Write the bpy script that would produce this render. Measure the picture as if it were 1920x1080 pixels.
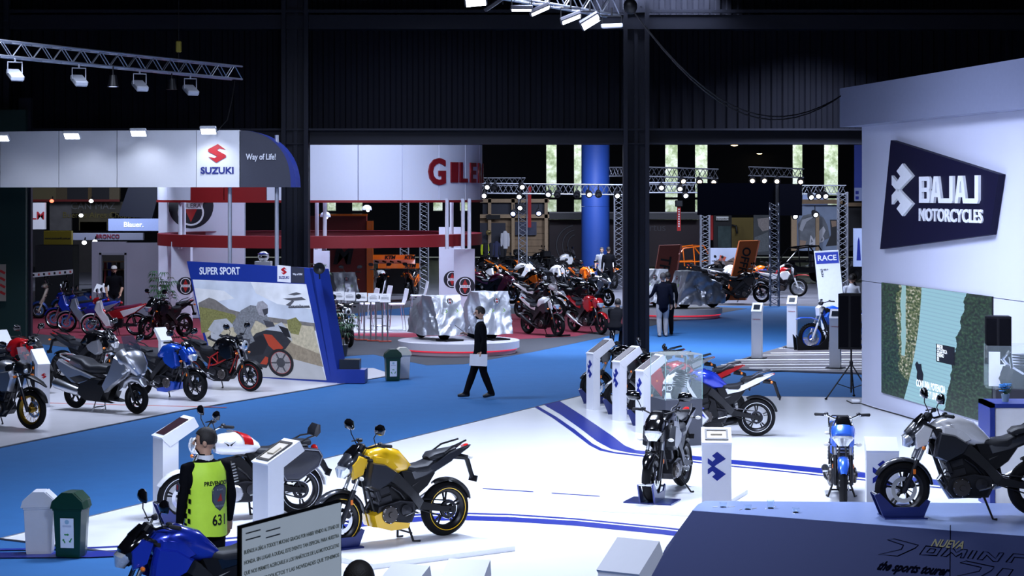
import bpy, bmesh, math, random
from mathutils import Vector, Matrix, noise
for o in list(bpy.data.objects): bpy.data.objects.remove(o)
SC = bpy.context.scene
COL = SC.collection
random.seed(7)
PI = math.pi
# ------------------------------------------------------------------ camera, world, light, exposure
FPX, CAMH, HOR = 3700.0, 3.9, 366.0      # focal length in px of a 1920 px frame, eye height, horizon row
cam_d = bpy.data.cameras.new('camera'); cam = bpy.data.objects.new('camera', cam_d); COL.objects.link(cam)
cam.location = (0, 0, CAMH); cam.rotation_euler = (PI/2, 0, 0)
cam_d.sensor_width = 36; cam_d.lens = 36*FPX/1920
cam_d.shift_y = -(540-HOR)/1920
cam_d.dof.use_dof = True; cam_d.dof.focus_distance = 32; cam_d.dof.aperture_fstop = 20
cam_d.clip_start = .1; cam_d.clip_end = 400
SC.camera = cam
SC.view_settings.view_transform = 'Standard'; SC.view_settings.look = 'None'
SC.view_settings.exposure = 0.0; SC.view_settings.gamma = 1
SC.view_settings.use_curve_mapping = False
W = bpy.data.worlds.new('hall_air'); SC.world = W; W.use_nodes = True
W.node_tree.nodes['Background'].inputs[0].default_value = (.20, .27, .62, 1)
W.node_tree.nodes['Background'].inputs[1].default_value = .085

def area(name, loc, size, power, col=(.68, .77, 1), target=None, spread=PI, sy=None):
    l = bpy.data.lights.new(name, 'AREA'); l.energy = power; l.color = col; l.size = size
    if sy: l.shape = 'RECTANGLE'; l.size_y = sy
    l.spread = spread
    o = bpy.data.objects.new(name, l); COL.objects.link(o); o.location = loc
    t = Vector(target if target else (loc[0], loc[1], 0)) - Vector(loc)
    o.rotation_euler = t.to_track_quat('-Z', 'Y').to_euler()
    return o
area('daylight_outside', (0, 126.5, 13.0), 110, 14000, col=(.95, .98, 1), target=(0, 134, 4.5), sy=4)
# ceiling floods over the stands (the hall's own rig, above the frame), then added fill lights
area('rig_light_right_stand', (-1.5, 23.5, 8.2), 1.6, 620, target=(-1.2, 24, 0), spread=2.2)
area('rig_light_right_stand', (3.2, 26.5, 8.2), 1.6, 680, target=(2.6, 27, 0), spread=2.2)
area('rig_light_right_stand', (1.2, 31.5, 8.0), 1.6, 420, target=(2.2, 31, 0), spread=2.2)
area('rig_light_right_stand', (1.0, 27.0, 7.6), 1.6, 110, col=(.62, .71, 1), target=(7.6, 31.0, 2.6), spread=1.3)
area('rig_light_right_stand', (-4.2, 21.5, 8.0), 1.2, 150, target=(-3.6, 22.0, 0), spread=2.0)
area('rig_light_left_stand', (-9.0, 36.0, 8.0), 1.8, 480, target=(-8.6, 37.5, 0), spread=2.3)
area('rig_light_left_stand', (-5.0, 37.0, 8.0), 1.4, 260, target=(-4.6, 40.5, 1), spread=2.2)
area('rig_light_aisle', (-2.0, 44.0, 9.0), 3.0, 420, target=(-1.5, 45, 0), spread=2.4)
area('rig_light_aisle', (3.6, 50.0, 9.0), 3.0, 1500, target=(3.6, 50, 0), spread=2.2)
area('rig_light_round_stand', (-4.0, 58.0, 8.5), 3.0, 900, target=(-3.5, 57, 0), spread=2.6)
area('rig_light_round_stand', (-10.0, 52.0, 8.5), 2.0, 380, target=(-11, 54, 0), spread=2.4)
area('rig_light_race', (7.5, 47.0, 8.0), 1.5, 500, target=(7.0, 47.5, 0), spread=2.2)
area('rig_light_far', (3.0, 76.0, 10.0), 4.0, 3200, target=(3, 78, 0), spread=2.6)
area('rig_light_far', (12.0, 74.0, 10.0), 4.0, 2200, target=(11, 77, 0), spread=2.6)

area('fill_light_front', (2.5, 9.0, 8.5), 2.5, 420, target=(1.5, 22, .5), spread=2.4)  # added front fill for faces turned to the camera, not a known fixture
area('fill_light_front', (-4.5, 8.0, 7.5), 1.5, 170, target=(-2.9, 18.5, 1), spread=1.4)  # second added front fill, brightens the guard's vest
area('fill_light_drum', (-2.5, 50.6, 7.2), 2.0, 150, target=(-3.4, 55.5, 4.4), spread=1.8)  # added to brighten the drum front, hidden behind the upper wall
# ------------------------------------------------------------------ pixel helpers (photo measurements -> metres)
def gp(px, py, z=0.0):
    d = FPX*(CAMH-z)/(py-HOR); return Vector(((px-960)*d/FPX, d, z))
def ap(px, py, d):
    return Vector(((px-960)*d/FPX, d, CAMH-(py-HOR)*d/FPX))

# ------------------------------------------------------------------ materials
def lin(c):
    return tuple((v/12.92 if v <= .04045 else ((v+.055)/1.055)**2.4) for v in c)
def hx(s):
    return lin(tuple(int(s[i:i+2], 16)/255 for i in (0, 2, 4)))
MC = {}
def M(key, col=None, rough=.5, metal=0., coat=0., emit=0., var=.06, scale=14., bump=0., bscale=60., alpha=1., trans=0., ior=1.45, spec=.5):
    if key in MC: return MC[key]
    if isinstance(col, str): col = hx(col)
    m = bpy.data.materials.new(key); m.use_nodes = True; nt = m.node_tree; b = nt.nodes['Principled BSDF']
    tc = nt.nodes.new('ShaderNodeTexCoord'); nz = nt.nodes.new('ShaderNodeTexNoise'); nz.inputs['Scale'].default_value = scale
    nz.inputs['Detail'].default_value = 3
    nt.links.new(tc.outputs['Object'], nz.inputs['Vector'])
    mx = nt.nodes.new('ShaderNodeMix'); mx.data_type = 'RGBA'
    mx.inputs[6].default_value = tuple(max(0, c*(1-var)) for c in col)+(1,)
    mx.inputs[7].default_value = tuple(min(1, c*(1+var)) for c in col)+(1,)
    nt.links.new(nz.outputs['Fac'], mx.inputs[0]); nt.links.new(mx.outputs[2], b.inputs['Base Color'])
    b.inputs['Roughness'].default_value = rough; b.inputs['Metallic'].default_value = metal
    b.inputs['Coat Weight'].default_value = coat; b.inputs['Coat Roughness'].default_value = .06
    b.inputs['Specular IOR Level'].default_value = spec
    b.inputs['Transmission Weight'].default_value = trans; b.inputs['IOR'].default_value = ior
    b.inputs['Alpha'].default_value = alpha
    if emit:
        nt.links.new(mx.outputs[2], b.inputs['Emission Color']); b.inputs['Emission Strength'].default_value = emit
    if bump:
        n2 = nt.nodes.new('ShaderNodeTexNoise'); n2.inputs['Scale'].default_value = bscale; n2.inputs['Detail'].default_value = 4
        nt.links.new(tc.outputs['Object'], n2.inputs['Vector'])
        bp = nt.nodes.new('ShaderNodeBump'); bp.inputs['Strength'].default_value = bump; bp.inputs['Distance'].default_value = .01
        nt.links.new(n2.outputs['Fac'], bp.inputs['Height']); nt.links.new(bp.outputs['Normal'], b.inputs['Normal'])
    MC[key] = m; return m
WHITE = M('white_laminate', (.80, .80, .82), .35)
BLACKP = M('black_plastic', (.0045, .0045, .006), .42, spec=.35)
BLACKG = M('gloss_black', (.003, .003, .004), .12, coat=.7)
RUBBER = M('tyre_rubber', (.005, .005, .006), .8, bump=.25, bscale=90, spec=.2)
CHROME = M('chrome', (.75, .76, .78), .12, 1.)
ALU = M('aluminium', (.55, .56, .58), .35, 1.)
STEEL = M('dark_steel', (.035, .035, .04), .4, .8)
ENGINE = M('engine_grey', (.035, .035, .04), .38, .7)
SEAT = M('seat_vinyl', (.012, .013, .017), .5, bump=.1, bscale=200, spec=.4)
LENS = M('headlamp_lens', (.72, .76, .82), .06, .55, coat=1., var=.35, scale=45)
AMBER = M('amber_lens', (.75, .17, .01), .2, coat=.6)
REDL = M('red_lens', (.55, .01, .01), .2, coat=.6)
NAVY = M('navy_print', (.008, .020, .23), .35)
GLASS = M('clear_glass', (.92, .97, .96), .03, trans=1., var=0, ior=1.25)
TRUSSM = M('truss_aluminium', (.42, .44, .50), .38, .85)
LAMP = M('lamp_glow', (.86, .92, 1.), .4, emit=14., var=0)

# ------------------------------------------------------------------ mesh builder
class MB:
    def __init__(s): s.v = []; s.f = []; s.mi = []; s.cur = 0
    def add(s, vs, fs):
        o = len(s.v); s.v += [tuple(v) for v in vs]
        s.f += [tuple(i+o for i in f) for f in fs]; s.mi += [s.cur]*len(fs)
    def mat(s, i): s.cur = i; return s
    def box(s, c, d, rot=None, ch=0.):
        hx_, hy, hz = d[0]/2, d[1]/2, d[2]/2
        if ch <= 0:
            vs = [Vector((x, y, z)) for x in (-hx_, hx_) for y in (-hy, hy) for z in (-hz, hz)]
            fs = [(0, 1, 3, 2), (4, 6, 7, 5), (0, 4, 5, 1), (2, 3, 7, 6), (0, 2, 6, 4), (1, 5, 7, 3)]
        else:
            q = []; 
            for z, k in ((-hz, ch), (-hz+ch, 0), (hz-ch, 0), (hz, ch)):
                a, b = hx_-k, hy-k; e = ch if k == 0 else ch*.5
                q.append([(a, -b+e, z), (a, b-e, z), (a-e, b, z), (-a+e, b, z), (-a, b-e, z), (-a, -b+e, z), (-a+e, -b, z), (a-e, -b, z)])
            vs = [Vector(p) for r in q for p in r]; fs = [tuple(range(7, -1, -1)), tuple(range(24, 32))]
            for r in range(3):
                for i in range(8): j = (i+1) % 8; fs.append((r*8+i, r*8+j, r*8+8+j, r*8+8+i))
        if rot is not None: vs = [rot @ v for v in vs]
        c = Vector(c); s.add([v+c for v in vs], fs); return s
    def rings(s, rings, cap0=True, cap1=True, closed=False):
        n = len(rings[0]); vs = [p for r in rings for p in r]; fs = []
        m = len(rings)
        for a in range(m if closed else m-1):
            b = (a+1) % m
            for i in range(n): j = (i+1) % n; fs.append((a*n+i, a*n+j, b*n+j, b*n+i))
        if not closed:
            if cap0: fs.append(tuple(range(n-1, -1, -1)))
            if cap1: fs.append(tuple((m-1)*n+i for i in range(n)))
        s.add(vs, fs); return s
    def tube(s, pts, r, n=8, closed=False, flat=1.):
        pts = [Vector(p) for p in pts]; m = len(pts); rs = r if isinstance(r, (list, tuple)) else [r]*m
        out = []; prev = None
        for i, p in enumerate(pts):
            if closed: t = pts[(i+1) % m]-pts[i-1]
            else: t = pts[min(i+1, m-1)]-pts[max(i-1, 0)]
            if t.length < 1e-9: t = Vector((0, 0, 1))
            t.normalize()
            if prev is None:
                u = t.cross(Vector((0, 0, 1)))
                if u.length < .05: u = t.cross(Vector((0, 1, 0)))
            else: u = prev-t*prev.dot(t)
            u.normalize(); prev = u; w = t.cross(u)
            out.append([p+(u*math.cos(2*PI*k/n)+w*math.sin(2*PI*k/n)*flat)*rs[i] for k in range(n)])
        s.rings(out, closed=closed); return s
    def lathe(s, prof, c=(0, 0, 0), axis='y', n=32, closed=False):
        c = Vector(c); out = []
        for r, h in prof:
            ring = []
            for k in range(n):
                a = 2*PI*k/n; x, y = r*math.cos(a), r*math.sin(a)
                ring.append(c+Vector({'y': (x, h, -y), 'z': (x, y, h), 'x': (h, x, y)}[axis]))
            out.append(ring)
        s.rings(out, closed=closed); return s
    def loft(s, secs, n=16, p=2.4, up=False, y0=0.):
        # secs: (x, z, half width, half height[, exponent]) along a path in the xz plane
        out = []; m = len(secs)
        for i, q in enumerate(secs):
            a, b = secs[max(i-1, 0)], secs[min(i+1, m-1)]
            t = Vector((b[0]-a[0], 0, b[1]-a[1]))
            if up or t.length < 1e-6: N = Vector((0, 0, 1))
            else: t.normalize(); N = Vector((-t.z, 0, t.x)); N = N if N.z > 0 or (abs(N.z) < 1e-6 and N.x > 0) else -N
            e = 2/(q[4] if len(q) > 4 else p); ring = []
            for k in range(n):
                g = 2*PI*k/n; cs, sn = math.cos(g), math.sin(g)
                y = q[2]*math.copysign(abs(cs)**e, cs); h = q[3]*math.copysign(abs(sn)**e, sn)
                ring.append(Vector((q[0], y0+y, q[1]))+N*h)
            out.append(ring)
        s.rings(out); return s
    def prism(s, poly, y0, y1, ch=0., c=None):
        # polygon in xz between y0 and y1; ch insets the outer (y1) face
        n = len(poly); cx = sum(p[0] for p in poly)/n; cz = sum(p[1] for p in poly)/n
        k = 1-ch
        r0 = [Vector((x, y0, z)) for x, z in poly]; dy = (y1-y0)
        r1 = [Vector((x, y0+dy*.6, z)) for x, z in poly]
        r2 = [Vector((cx+(x-cx)*k, y1, cz+(z-cz)*k)) for x, z in poly]
        s.rings([r0, r1, r2] if ch else [r0, r2]); return s
    def ell(s, c, r, n=14, m=8, rot=None):
        c = Vector(c); out = []
        for i in range(m+1):
            a = -PI/2+PI*i/m; a = max(min(a, PI/2-.03), -PI/2+.03)
            ring = [Vector((r[0]*math.cos(a)*math.cos(2*PI*k/n), r[1]*math.cos(a)*math.sin(2*PI*k/n), r[2]*math.sin(a))) for k in range(n)]
            out.append([c+(rot @ v if rot is not None else v) for v in ring])
        s.rings(out); return s
    def arc(s, c, r, a0, a1, w, th=.008, n=14, drop=.02):
        # curved mudguard around axle c (x,z), angles measured from +x towards +z
        out = []
        for i in range(n+1):
            a = math.radians(a0+(a1-a0)*i/n); ca, sa = math.cos(a), math.sin(a)
            def P(rr, y): return Vector((c[0]+rr*ca, y, c[1]+rr*sa))
            t = min(1., .55+min(i, n-i)*.2); ww = w*t
            out.append([P(r-drop, -ww), P(r, -ww*.75), P(r+.012, 0), P(r, ww*.75), P(r-drop, ww), P(r-drop-th, ww*.9), P(r-th, ww*.66), P(r+.012-th, 0), P(r-th, -ww*.66), P(r-drop-th, -ww*.9)])
        s.rings(out); return s
    def quad(s, a, b, c, d): s.add([a, b, c, d], [(0, 1, 2, 3)]); return s
    def xf(s, mt): s.v = [tuple(mt @ Vector(v)) for v in s.v]; return s
    def mirror(s):
        n = len(s.v); s.v += [(x, -y, z) for x, y, z in s.v]; k = len(s.f)
        s.f += [tuple(i+n for i in reversed(f)) for f in s.f[:k]]; s.mi += s.mi[:k]; return s
    def mesh(s, name, mats, smooth=True, ang=38):
        me = bpy.data.meshes.new(name); me.from_pydata(s.v, [], s.f)
        if not isinstance(mats, (list, tuple)): mats = [mats]
        for m in mats: me.materials.append(m)
        if len(mats) > 1: me.polygons.foreach_set('material_index', s.mi)
        bm = bmesh.new(); bm.from_mesh(me); bmesh.ops.recalc_face_normals(bm, faces=bm.faces); bm.to_mesh(me); bm.free()
        if smooth:
            me.polygons.foreach_set('use_smooth', [True]*len(me.polygons)); me.set_sharp_from_angle(angle=math.radians(ang))
        return me
    def build(s, name, mats, parent=None, smooth=True, ang=38):
        return link(name, s.mesh(name, mats, smooth, ang), parent)
def link(name, me, parent=None):
    o = bpy.data.objects.new(name, me); COL.objects.link(o)
    if parent is not None: o.parent = parent
    return o
def tag(o, label=None, cat=None, group=None, kind=None):
    if label: o['label'] = label
    if cat: o['category'] = cat
    if group: o['group'] = group
    if kind: o['kind'] = kind
    return o
def thing(name, label, cat, loc=(0, 0, 0), yaw=0., group=None):
    o = bpy.data.objects.new(name, None); COL.objects.link(o); o.empty_display_size = .2
    o.location = loc; o.rotation_euler = (0, 0, yaw)
    return tag(o, label, cat, group)
def struct(name, mb, mats, smooth=False):
    return tag(mb.build(name, mats, None, smooth), kind='structure')
def copy_tree(o, parent=None):
    c = o.copy(); COL.objects.link(c); c.parent = parent
    for ch in list(o.children): copy_tree(ch, c)
    return c
def text_mesh(body, size, depth=.004, font_off=0., shear=0., align='CENTER', sx=1., spacing=1.):
    cu = bpy.data.curves.new('lettering', 'FONT'); cu.body = body; cu.size = size; cu.extrude = depth; cu.offset = font_off
    cu.shear = shear; cu.align_x = align; cu.align_y = 'CENTER'; cu.resolution_u = 3; cu.space_character = spacing
    o = bpy.data.objects.new('lettering', cu); me = bpy.data.meshes.new_from_object(o)
    bpy.data.objects.remove(o); bpy.data.curves.remove(cu)
    if sx != 1.: me.transform(Matrix.Diagonal((sx, 1, 1, 1)))
    return me
def frame_mat(origin, right, up):
    # local x = right, local y = up, local z = out of the face
    r = Vector(right).normalized(); u = Vector(up); u = (u-r*u.dot(r)).normalized(); n = r.cross(u)
    m = Matrix((r, u, n)).transposed().to_4x4(); m.translation = Vector(origin); return m
def put_text(name, body, size, mt, mat, parent, **k):
    me = text_mesh(body, size, **k); me.transform(mt); me.materials.clear(); me.materials.append(mat)
    return link(name, me, parent)
def flat_poly(name, polys, mt, mat, parent, th=.004):
    # 2D polygons (right, up) extruded out of a face
    b = MB()
    for p in polys:
        b.rings([[mt @ Vector((x, y, 0)) for x, y in p], [mt @ Vector((x, y, th)) for x, y in p]])
    return b.build(name, mat, parent, smooth=False)
# ------------------------------------------------------------------ the hall: floors, walls, columns
def floor_poly(name, pts, z, mat, th=None):
    b = MB(); P = [Vector((p[0], p[1], z)) for p in pts]; Q = [Vector((p[0], p[1], z-(th or .03))) for p in pts]
    b.rings([Q, P]); return struct(name, b, mat)
def pxs(l, z=0.): return [gp(x, y, z) for x, y in l]
CONC = M('hall_concrete', (.11, .11, .13), .45, var=.25, scale=1.5)
BLUEC = M('blue_carpet', (.017, .108, .29), .9, var=.10, scale=3., bump=.25, bscale=500)
REDC = M('red_carpet', (.26, .03, .055), .95, var=.1, scale=3, bump=.2, bscale=400)
GREYC = M('grey_carpet', (.06, .062, .075), .95, var=.12, scale=3, bump=.2, bscale=400)
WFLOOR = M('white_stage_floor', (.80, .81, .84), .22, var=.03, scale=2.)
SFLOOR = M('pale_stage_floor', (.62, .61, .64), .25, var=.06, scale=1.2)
b = MB(); b.box((0, 75, -.11), (150, 170, .1)); struct('floor', b, CONC)
floor_poly('floor_blue_carpet', [(-16, 12), (16, 12), (16, 36), (9.5, 40.3)]+[gp(x, y).xy[:] for x, y in ((1640, 640), (1640, 578), (1500, 573), (1330, 573), (1215, 573), (930, 575), (900, 560), (640, 590), (420, 600), (300, 612), (40, 590))]+[(-16, 62)], -.012, BLUEC)
# Gilera carpets
floor_poly('floor_grey_carpet', pxs([(40, 640), (300, 672), (420, 680), (700, 664), (800, 684), (870, 682), (1000, 659), (1120, 634), (1240, 606), (1400, 578), (1330, 574), (1215, 574), (930, 576), (640, 600), (300, 600), (40, 585)]), -.008, GREYC)
floor_poly('floor_red_carpet', pxs([(40, 622), (300, 652), (420, 655), (640, 628), (760, 632), (960, 636), (1080, 630), (1180, 608), (1180, 590), (930, 588), (640, 600), (300, 596), (40, 592)]), -.004, REDC)
# white stand floor, near right
edge = gp(0, 1008); corner = gp(1100, 739)
WP = [gp(0, 1010).xy, gp(1100, 739.5).xy, gp(1640, 746).xy, (12.5, 34), (12.5, 15), (1.5, 14.5), gp(900, 1115).xy, gp(437, 1062).xy]
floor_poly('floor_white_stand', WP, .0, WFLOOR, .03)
b = MB(); ed = [Vector((p[0], p[1], -.002)) for p in WP]
for i in (0, 1, 6, 7): b.tube([ed[i], ed[(i+1) % len(ed)]], .012, 6)
struct('trim_1', b, M('edge_aluminium', (.3, .3, .33), .35, .8))
# left stand floor
SP = [gp(-30, 845).xy, gp(330, 772).xy, gp(740, 703).xy, gp(700, 690).xy, gp(395, 696).xy, gp(200, 690).xy, gp(-40, 690).xy]
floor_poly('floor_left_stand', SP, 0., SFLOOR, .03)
b = MB(); ed = [Vector((p[0], p[1], -.002)) for p in SP]
for i in (0, 1): b.tube([ed[i], ed[i+1]], .014, 6)
struct('trim_2', b, M('edge_aluminium', None))
b = MB(); a0, a1 = gp(60, 755), gp(425, 764); b.box(((a0+a1)/2)+Vector((0, 0, .001)), ((a1-a0).length, .07, .003), Matrix.Rotation(math.atan2(a1.y-a0.y, a1.x-a0.x), 3, 'Z'))
struct('trim_3', b, M('red_tape', (.45, .10, .07), .5))
# striped floor under the motocross bike
RP = pxs([(1335, 692), (1480, 648), (1500, 634), (1660, 640), (1660, 703)])
floor_poly('floor_striped_stand', [p.xy for p in RP], .03, M('stage_taupe', (.15, .14, .15), .4), .04)
b = MB()
for (x0, x1, y, w) in ((1352, 1616, 684, .10), (1366, 1616, 679.5, .05), (1378, 1616, 675, .10), (1430, 1616, 666, .07), (1445, 1616, 662, .10), (1405, 1616, 690, .10), (1430, 1616, 694, .06), (1460, 1616, 653, .08), (1475, 1616, 648, .05)):
    A, B_ = gp(x0, y, .03), gp(x1, y-1.5, .03)
    b.quad(A+Vector((0, -w, .002)), B_+Vector((0, -w, .002)), B_+Vector((0, w, .002)), A+Vector((0, w, .002)))
struct('floor_stripes', b, M('stripe_white', (.8, .8, .82), .4))
# navy stripes laid into the white floor
def ribbon(name, L, Rr, mat=NAVY):
    b = MB(); l = [gp(*p)+Vector((0, 0, .003)) for p in L]; r = [gp(*p)+Vector((0, 0, .003)) for p in Rr]
    for i in range(len(l)-1): b.quad(l[i], l[i+1], r[i+1], r[i])
    return struct(name, b, mat)
ribbon('trim_4', [(1018, 758), (1052, 778), (1086, 802), (1120, 828), (1146, 842), (1180, 849), (1260, 858), (1370, 870), (1470, 880), (1600, 894), (1900, 925)], [(1049, 752), (1085, 775), (1118, 797), (1150, 819), (1172, 836), (1192, 844), (1262, 851), (1370, 862), (1470, 871), (1600, 884), (1900, 914)])
ribbon('trim_5', [(1003, 764), (1035, 783), (1070, 808), (1105, 835), (1125, 845), (1150, 850), (1260, 863), (1370, 875), (1470, 885), (1600, 899), (1900, 930)], [(1009, 762), (1042, 781), (1077, 805), (1111, 832), (1130, 842), (1152, 847.5), (1260, 860.5), (1370, 873), (1470, 883), (1600, 897), (1900, 928)])
ribbon('trim_6', [(0, 1029), (170, 1026), (330, 1018), (450, 1006), (560, 988), (700, 970), (800, 963), (870, 961.5), (960, 964), (1080, 972), (1240, 988), (1400, 1006), (1600, 1030)], [(0, 1032), (170, 1029), (330, 1021), (450, 1009), (560, 991), (700, 973), (800, 966), (870, 964), (960, 966.5), (1080, 974.5), (1240, 990.5), (1400, 1009), (1600, 1033)])
ribbon('trim_7', [(0, 1036), (170, 1034), (330, 1026), (450, 1013), (560, 995), (700, 976), (800, 968), (870, 967), (960, 970), (1080, 977), (1240, 993), (1400, 1012), (1600, 1036)], [(0, 1046), (170, 1045), (330, 1038), (450, 1024), (560, 1005), (700, 985), (800, 977), (870, 975.5), (960, 978.5), (1080, 986), (1240, 1002), (1400, 1021), (1600, 1046)])
for L, Rr in (([(905, 915.5), (1000, 921.5)], [(905, 917), (1000, 923)]), ([(1034, 924), (1125, 930)], [(1034, 925.5), (1125, 931.5)])): ribbon('trim_8', L, Rr)
# thin display plates under two bikes
def plate(name, pts, label):
    b = MB(); P = [gp(*p, PLZ) for p in pts]; b.rings([[p-Vector((0, 0, PLZ-.001)) for p in P], P])
    o = b.build(name, [M('plate_white', (.82, .83, .86), .15)], None, False); tag(o, label, 'platform', 'thin display plates')
PLZ = .055
plate('display_plate', [(966, 1024), (700, 1058), (520, 1020), (575, 990), (850, 998)], 'thin white display plate under the yellow motorcycle')
plate('display_plate', [(1085, 949), (1330, 962), (1402, 918), (1200, 904)], 'thin white display plate under the black motorcycle facing the viewer')
# hall wall with the big opening: dark upper wall, beam and columns
DARK = M('dark_navy_wall', (.0028, .0032, .0075), .8, var=.3, scale=.6, spec=.2)
STEELC = M('column_steel', (.009, .010, .018), .55, .1, var=.2, scale=2, spec=.3)
D0 = 49.0
def X(px, d=D0): return (px-960)*d/FPX
def Z(py, d=D0): return CAMH-(py-HOR)*d/FPX
b = MB()
x = -18.
prof = []
while x < 16:
    k = .0
    prof += [(x, 0), (x+.10, 0), (x+.14, .05), (x+.24, .05)]; x += .28
zt, zb = 12., Z(243)
vs = [Vector((p[0], D0+.35-p[1], z)) for p in prof for z in (zb, zt)]
b.add(vs, [(2*i, 2*i+2, 2*i+3, 2*i+1) for i in range(len(prof)-1)])
struct('wall_back_upper', b, DARK)
b = MB(); b.box((-1, D0+.2, (Z(243)+Z(271))/2), (36, .3, Z(243)-Z(271))); b.box((-1, D0+.1, Z(271)+.02), (36, .5, .04)); b.box((-1, D0+.1, Z(243)), (36, .5, .05)); struct('trim_beam', b, STEELC)
b = MB(); b.box((-1, D0+.1, Z(42)), (36, .5, .35)); b.box((-1, D0-.1, Z(22)), (36, .2, .08)); struct('trim_upper_beam', b, STEELC)
def hcol(name, x0, x1, ybase):
    xa, xb = X(x0), X(x1); w = xb-xa; b = MB()
    b.box(((xa+xb)/2, D0, 6), (w, .12, 12)); 
    b.box((xa+w*.08, D0-.05, 6), (w*.16, .5, 12)); b.box((xb-w*.08, D0-.05, 6), (w*.16, .5, 12)); b.box(((xa+xb)/2, D0-.06, 6), (w*.14, .12, 12))
    for k in range(14): b.box(((xa+xb)/2+w*.2, D0-.07, .6+k*.8), (.03, .03, .03))
    return struct(name, b, STEELC)
hcol('column_1', 530, 580, 655); hcol('column_2', 1168, 1216, 655); hcol('column_3', -40, 22, 655)
b = MB(); b.box((X(30), D0-.4, 3), (.75, .3, 6)); struct('column_green', b, M('dark_green_steel', (.006, .028, .022), .5))
b = MB(); b.box((X(52, 49), D0-.2, 3), (.3, .2, 6.6)); struct('column_4', b, STEELC)
# far hall: back wall with tall windows, side and ceiling
DF = 125.
def wall_with_windows():
    wins = [(612, 631, 300, 397), (659, 681, 300, 397), (811, 831, 300, 397), (861, 878, 300, 397), (1023, 1045, 262, 399), (1075, 1098, 262, 399), (1246, 1272, 262, 399), (1302, 1328, 262, 399), (1485, 1506, 262, 395), (1544, 1573, 262, 395)]
    b = MB(); xs = [-60]; y0 = DF
    cols = []
    for w in wins: cols += [X(w[0], DF), X(w[1], DF)]
    edges = [-60]+cols+[60]
    for i in range(0, len(edges), 2): b.box(((edges[i]+edges[i+1])/2, DF+.2, 8), (edges[i+1]-edges[i], .4, 16))
    for w in wins:
        xa, xb = X(w[0], DF), X(w[1], DF); zb = Z(w[3], DF); zt = 10.5
        b.box(((xa+xb)/2, DF+.2, zb/2), (xb-xa, .4, zb)); b.box(((xa+xb)/2, DF+.2, (zt+16)/2), (xb-xa, .4, 16-zt))
    struct('wall_far', b, M('far_wall', (.012, .013, .018), .8))
    day = bpy.data.materials.new('trees_outside'); day.use_nodes = True; nt = day.node_tree; bs = nt.nodes['Principled BSDF']
    tc = nt.nodes.new('ShaderNodeTexCoord'); nz = nt.nodes.new('ShaderNodeTexNoise'); nz.inputs['Scale'].default_value = 1.3; nz.inputs['Detail'].default_value = 8; nz.inputs['Roughness'].default_value = .7
    cr = nt.nodes.new('ShaderNodeValToRGB'); cr.color_ramp.elements[0].position = .40; cr.color_ramp.elements[0].color = (.30, .38, .22, 1); cr.color_ramp.elements[1].position = .60; cr.color_ramp.elements[1].color = (.95, 1., 1., 1)
    e = cr.color_ramp.elements.new(.5); e.color = (.60, .68, .50, 1)
    nt.links.new(tc.outputs['Object'], nz.inputs['Vector']); nt.links.new(nz.outputs['Fac'], cr.inputs[0]); bs.inputs['Roughness'].default_value = .9; nt.links.new(cr.outputs[0], bs.inputs['Base Color'])
    b = MB(); b.box((0, DF+9, 7), (130, .3, 15)); tag(b.build('tree_belt', day, None), 'sunlit green trees outside the tall far windows', 'trees', kind='stuff')
    for i, w in enumerate(wins):
        xa, xb = X(w[0], DF), X(w[1], DF); zb = Z(w[3], DF); zt = 10.5
        b = MB(); b.box(((xa+xb)/2, DF+.05, zb+.03), (xb-xa, .1, .08)); b.box(((xa+xb)/2, DF+.05, zb+.9), (xb-xa, .1, .14)); b.box(((xa+xb)/2, DF+.05, Z(371, DF)), (xb-xa, .1, .07))
        for xx in (xa+.025, xb-.025): b.box((xx, DF+.05, (zb+zt)/2), (.05, .1, zt-zb))
        wo = struct('window_%d' % (i+1), b, M('window_frame', (.02, .02, .024), .5))
        p = MB(); p.box(((xa+xb)/2, DF+.1, (zb+zt)/2), (xb-xa, .01, zt-zb)); p.build('pane', M('pane_glass', (.95, 1, .97), .0, trans=1., var=0, ior=1.0), wo)
wall_with_windows()
b = MB(); b.box((-60.2, 65, 8), (.3, 130, 16)); struct('wall_left', b, DARK)
b = MB(); b.box((60.2, 65, 8), (.3, 130, 16)); struct('wall_right', b, DARK)
b = MB(); b.box((0, 60, 16.1), (122, 140, .2)); struct('ceiling', b, M('ceiling_dark', (.012, .012, .018), .9))
b = MB(); b.box((0, -8, 8), (122, .3, 16)); struct('wall_near', b, DARK)
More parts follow.
